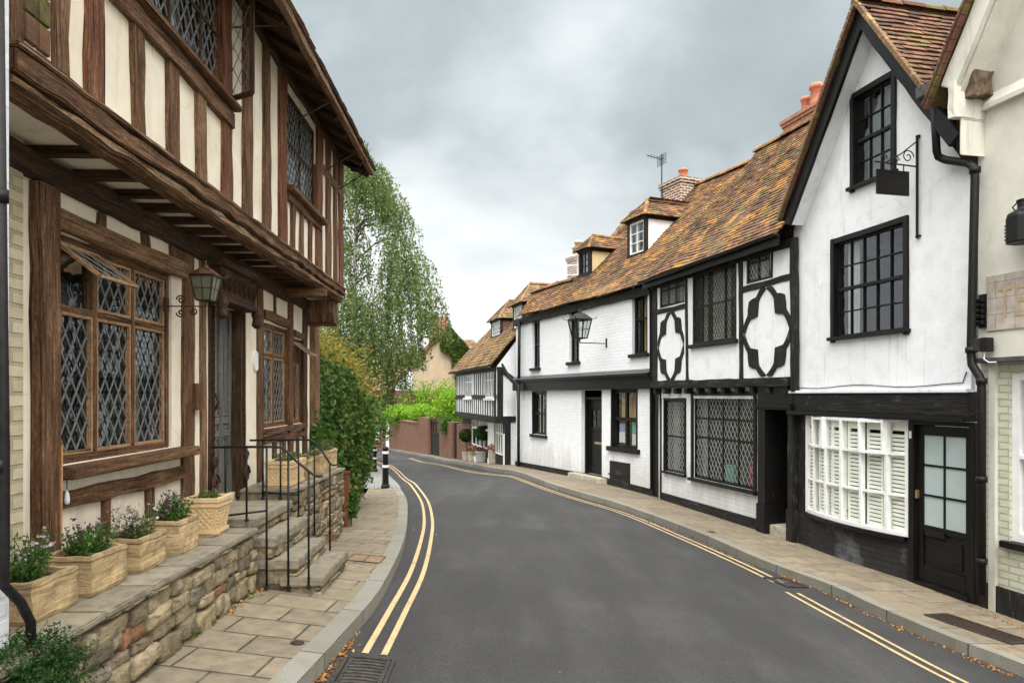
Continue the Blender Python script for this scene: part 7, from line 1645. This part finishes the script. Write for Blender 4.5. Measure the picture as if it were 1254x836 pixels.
bush(547, 520, 31.45, .34, .45, 'mid_leaf', 800, .1, 'green creeper hanging over the brick pier beside the gate', 4, 'creeper', cat='climber', ry=.3)
# airy acacia-like tree with yellow green sprays
AC = thing('acacia_tree', 'airy yellow green tree spreading behind the brick wall', 'tree', (*wp(520, 500, 43.5).xy, zg(-3, 43.5))); g0 = zg(-3, 43.5); cen = []; mb = MB()
for i in range(70):
    px, py = rnd.uniform(484, 565), rnd.uniform(462, 510); yy = rnd.uniform(-1.2, 1.2); W = wp(px, py, 43.5); bx0 = wp(520, 500, 43.5).x; e = Vector((W.x - bx0, yy, W.z - g0)); mb.tube([(0, 0, .5), (e.x * .4, yy * .5, e.z * .8), e], [.05, .025, .008], 4)
    for k in range(55): t = rnd.random(); cen.append(Vector((e.x * .4, yy * .5, e.z * .8)).lerp(e, t) + Vector((rnd.gauss(0, .2), rnd.gauss(0, .15), rnd.gauss(0, .09))))
leaves('foliage', 'bright_leaf', cen, .13, AC, 1.8); mb.build('trunk', 'bark', AC)
bush(479, 496, 44.0, .9, 1.0, 'ivy_leaf', 2400, .17, 'blue green shrub left of the bright one behind the wall', 5)
bush(445, 520, 30, 1.2, 1.3, 'mid_leaf', 2400, .16, 'loose green shrub behind the dark hedge by the lane', 6)
# ---------- pots and topiary by the cottage
def topiary(px, py, pyb, Y, r, label):
    W = wp(px, py, Y); g = wp(px, pyb, Y).z; t = thing('topiary_tree', label, 'tree', (W.x, Y, g)); P, d = blob_pts(2200, (0, 0, W.z - g), (r, r, r * .88), .3, .12, 3, px); leaves('crown', 'dark_leaf', P, .06, t, 1.5, nrm=d); MB().tube([(0, 0, 0), (0, 0, W.z - g)], .025, 6).build('trunk', 'bark', t)
topiary(571, 533, 562, 28.0, .30, 'round clipped ball tree by the brick end of the cottage'); topiary(591, 530, 566, 25.6, .30, 'round clipped ball tree before the cottage casements')
def pot(px, pyb, Y, r, h, label, m='pale_stone', sq=False):
    W = wp(px, pyb, Y); W.z = zg(W.x, Y) + PZ; t = thing('flower_pot', label, 'pot', W, 0, 'flower pots outside the cottage'); mb = MB()
    if sq: mb.lathe([(r * 1.2, 0), (r * 1.3, h * .1), (r * 1.35, h), (r * 1.15, h), (r * 1.1, h * .8)], 4, sq=True)
    else: mb.lathe([(r * .75, 0), (r * .85, h * .1), (r, h * .85), (r * 1.08, h * .88), (r * 1.08, h), (r * .9, h), (r * .88, h * .85)], 16)
    mb.build('bowl', m, t); MB().lathe([(r * .88, h * .84), (r * .3, h * .86)], 12).build('soil', 'soil', t); return W, h
def flowers(W, h, r, pm, lmm, label, hz_=.18):
    t = thing('flowering_plant', label, 'plant', (W.x, W.y, W.z + h * .8)); P, d = blob_pts(420, (0, 0, hz_ * .6), (r, r, hz_), .6, .3, 3, 2); leaves('foliage', lmm, P, .06, t, 1.6); P, d = blob_pts(260, (0, -.03, hz_ * .75), (r * .95, r * .95, hz_ * .9), .2, .3, 3, 3); P = P[P[:, 2] > hz_ * .45]; leaves('flowers', pm, P, .05, t, 1.1); MB().tube([(0, 0, -.05), (0, 0, hz_ * .5)], .01, 5).build('stem', 'stem', t)
W, h = pot(571, 562.5, 28.0, .17, .36, 'small pale pot under the first ball tree')
W, h = pot(580, 564.5, 26.6, .24, .40, 'stone pot of red and white flowers between the ball trees'); flowers(W, h, .30, 'petal_red', 'mid_leaf', 'red and white flowers between the two ball trees')
W, h = pot(591, 567, 25.6, .27, .42, 'round grey pot under the second ball tree', 'concrete_grey'); flowers(W, h, .24, 'petal_purple', 'mid_leaf', 'dark reddish heather beside the second ball tree', .14)
W, h = pot(607, 569, 24.2, .25, .50, 'square stone planter of red flowers by the cottage window', 'pale_stone', True); flowers(W, h, .32, 'petal_red', 'mid_leaf', 'bright red flowers in the square planter by the cottage window')
W, h = pot(601, 570, 24.3, .12, .18, 'small white block pot left of the square planter', 'white_paint', True)
W, h = pot(583.5, 566.5, 25.9, .10, .22, 'small white pot in front of the red and white flowers', 'white_paint')
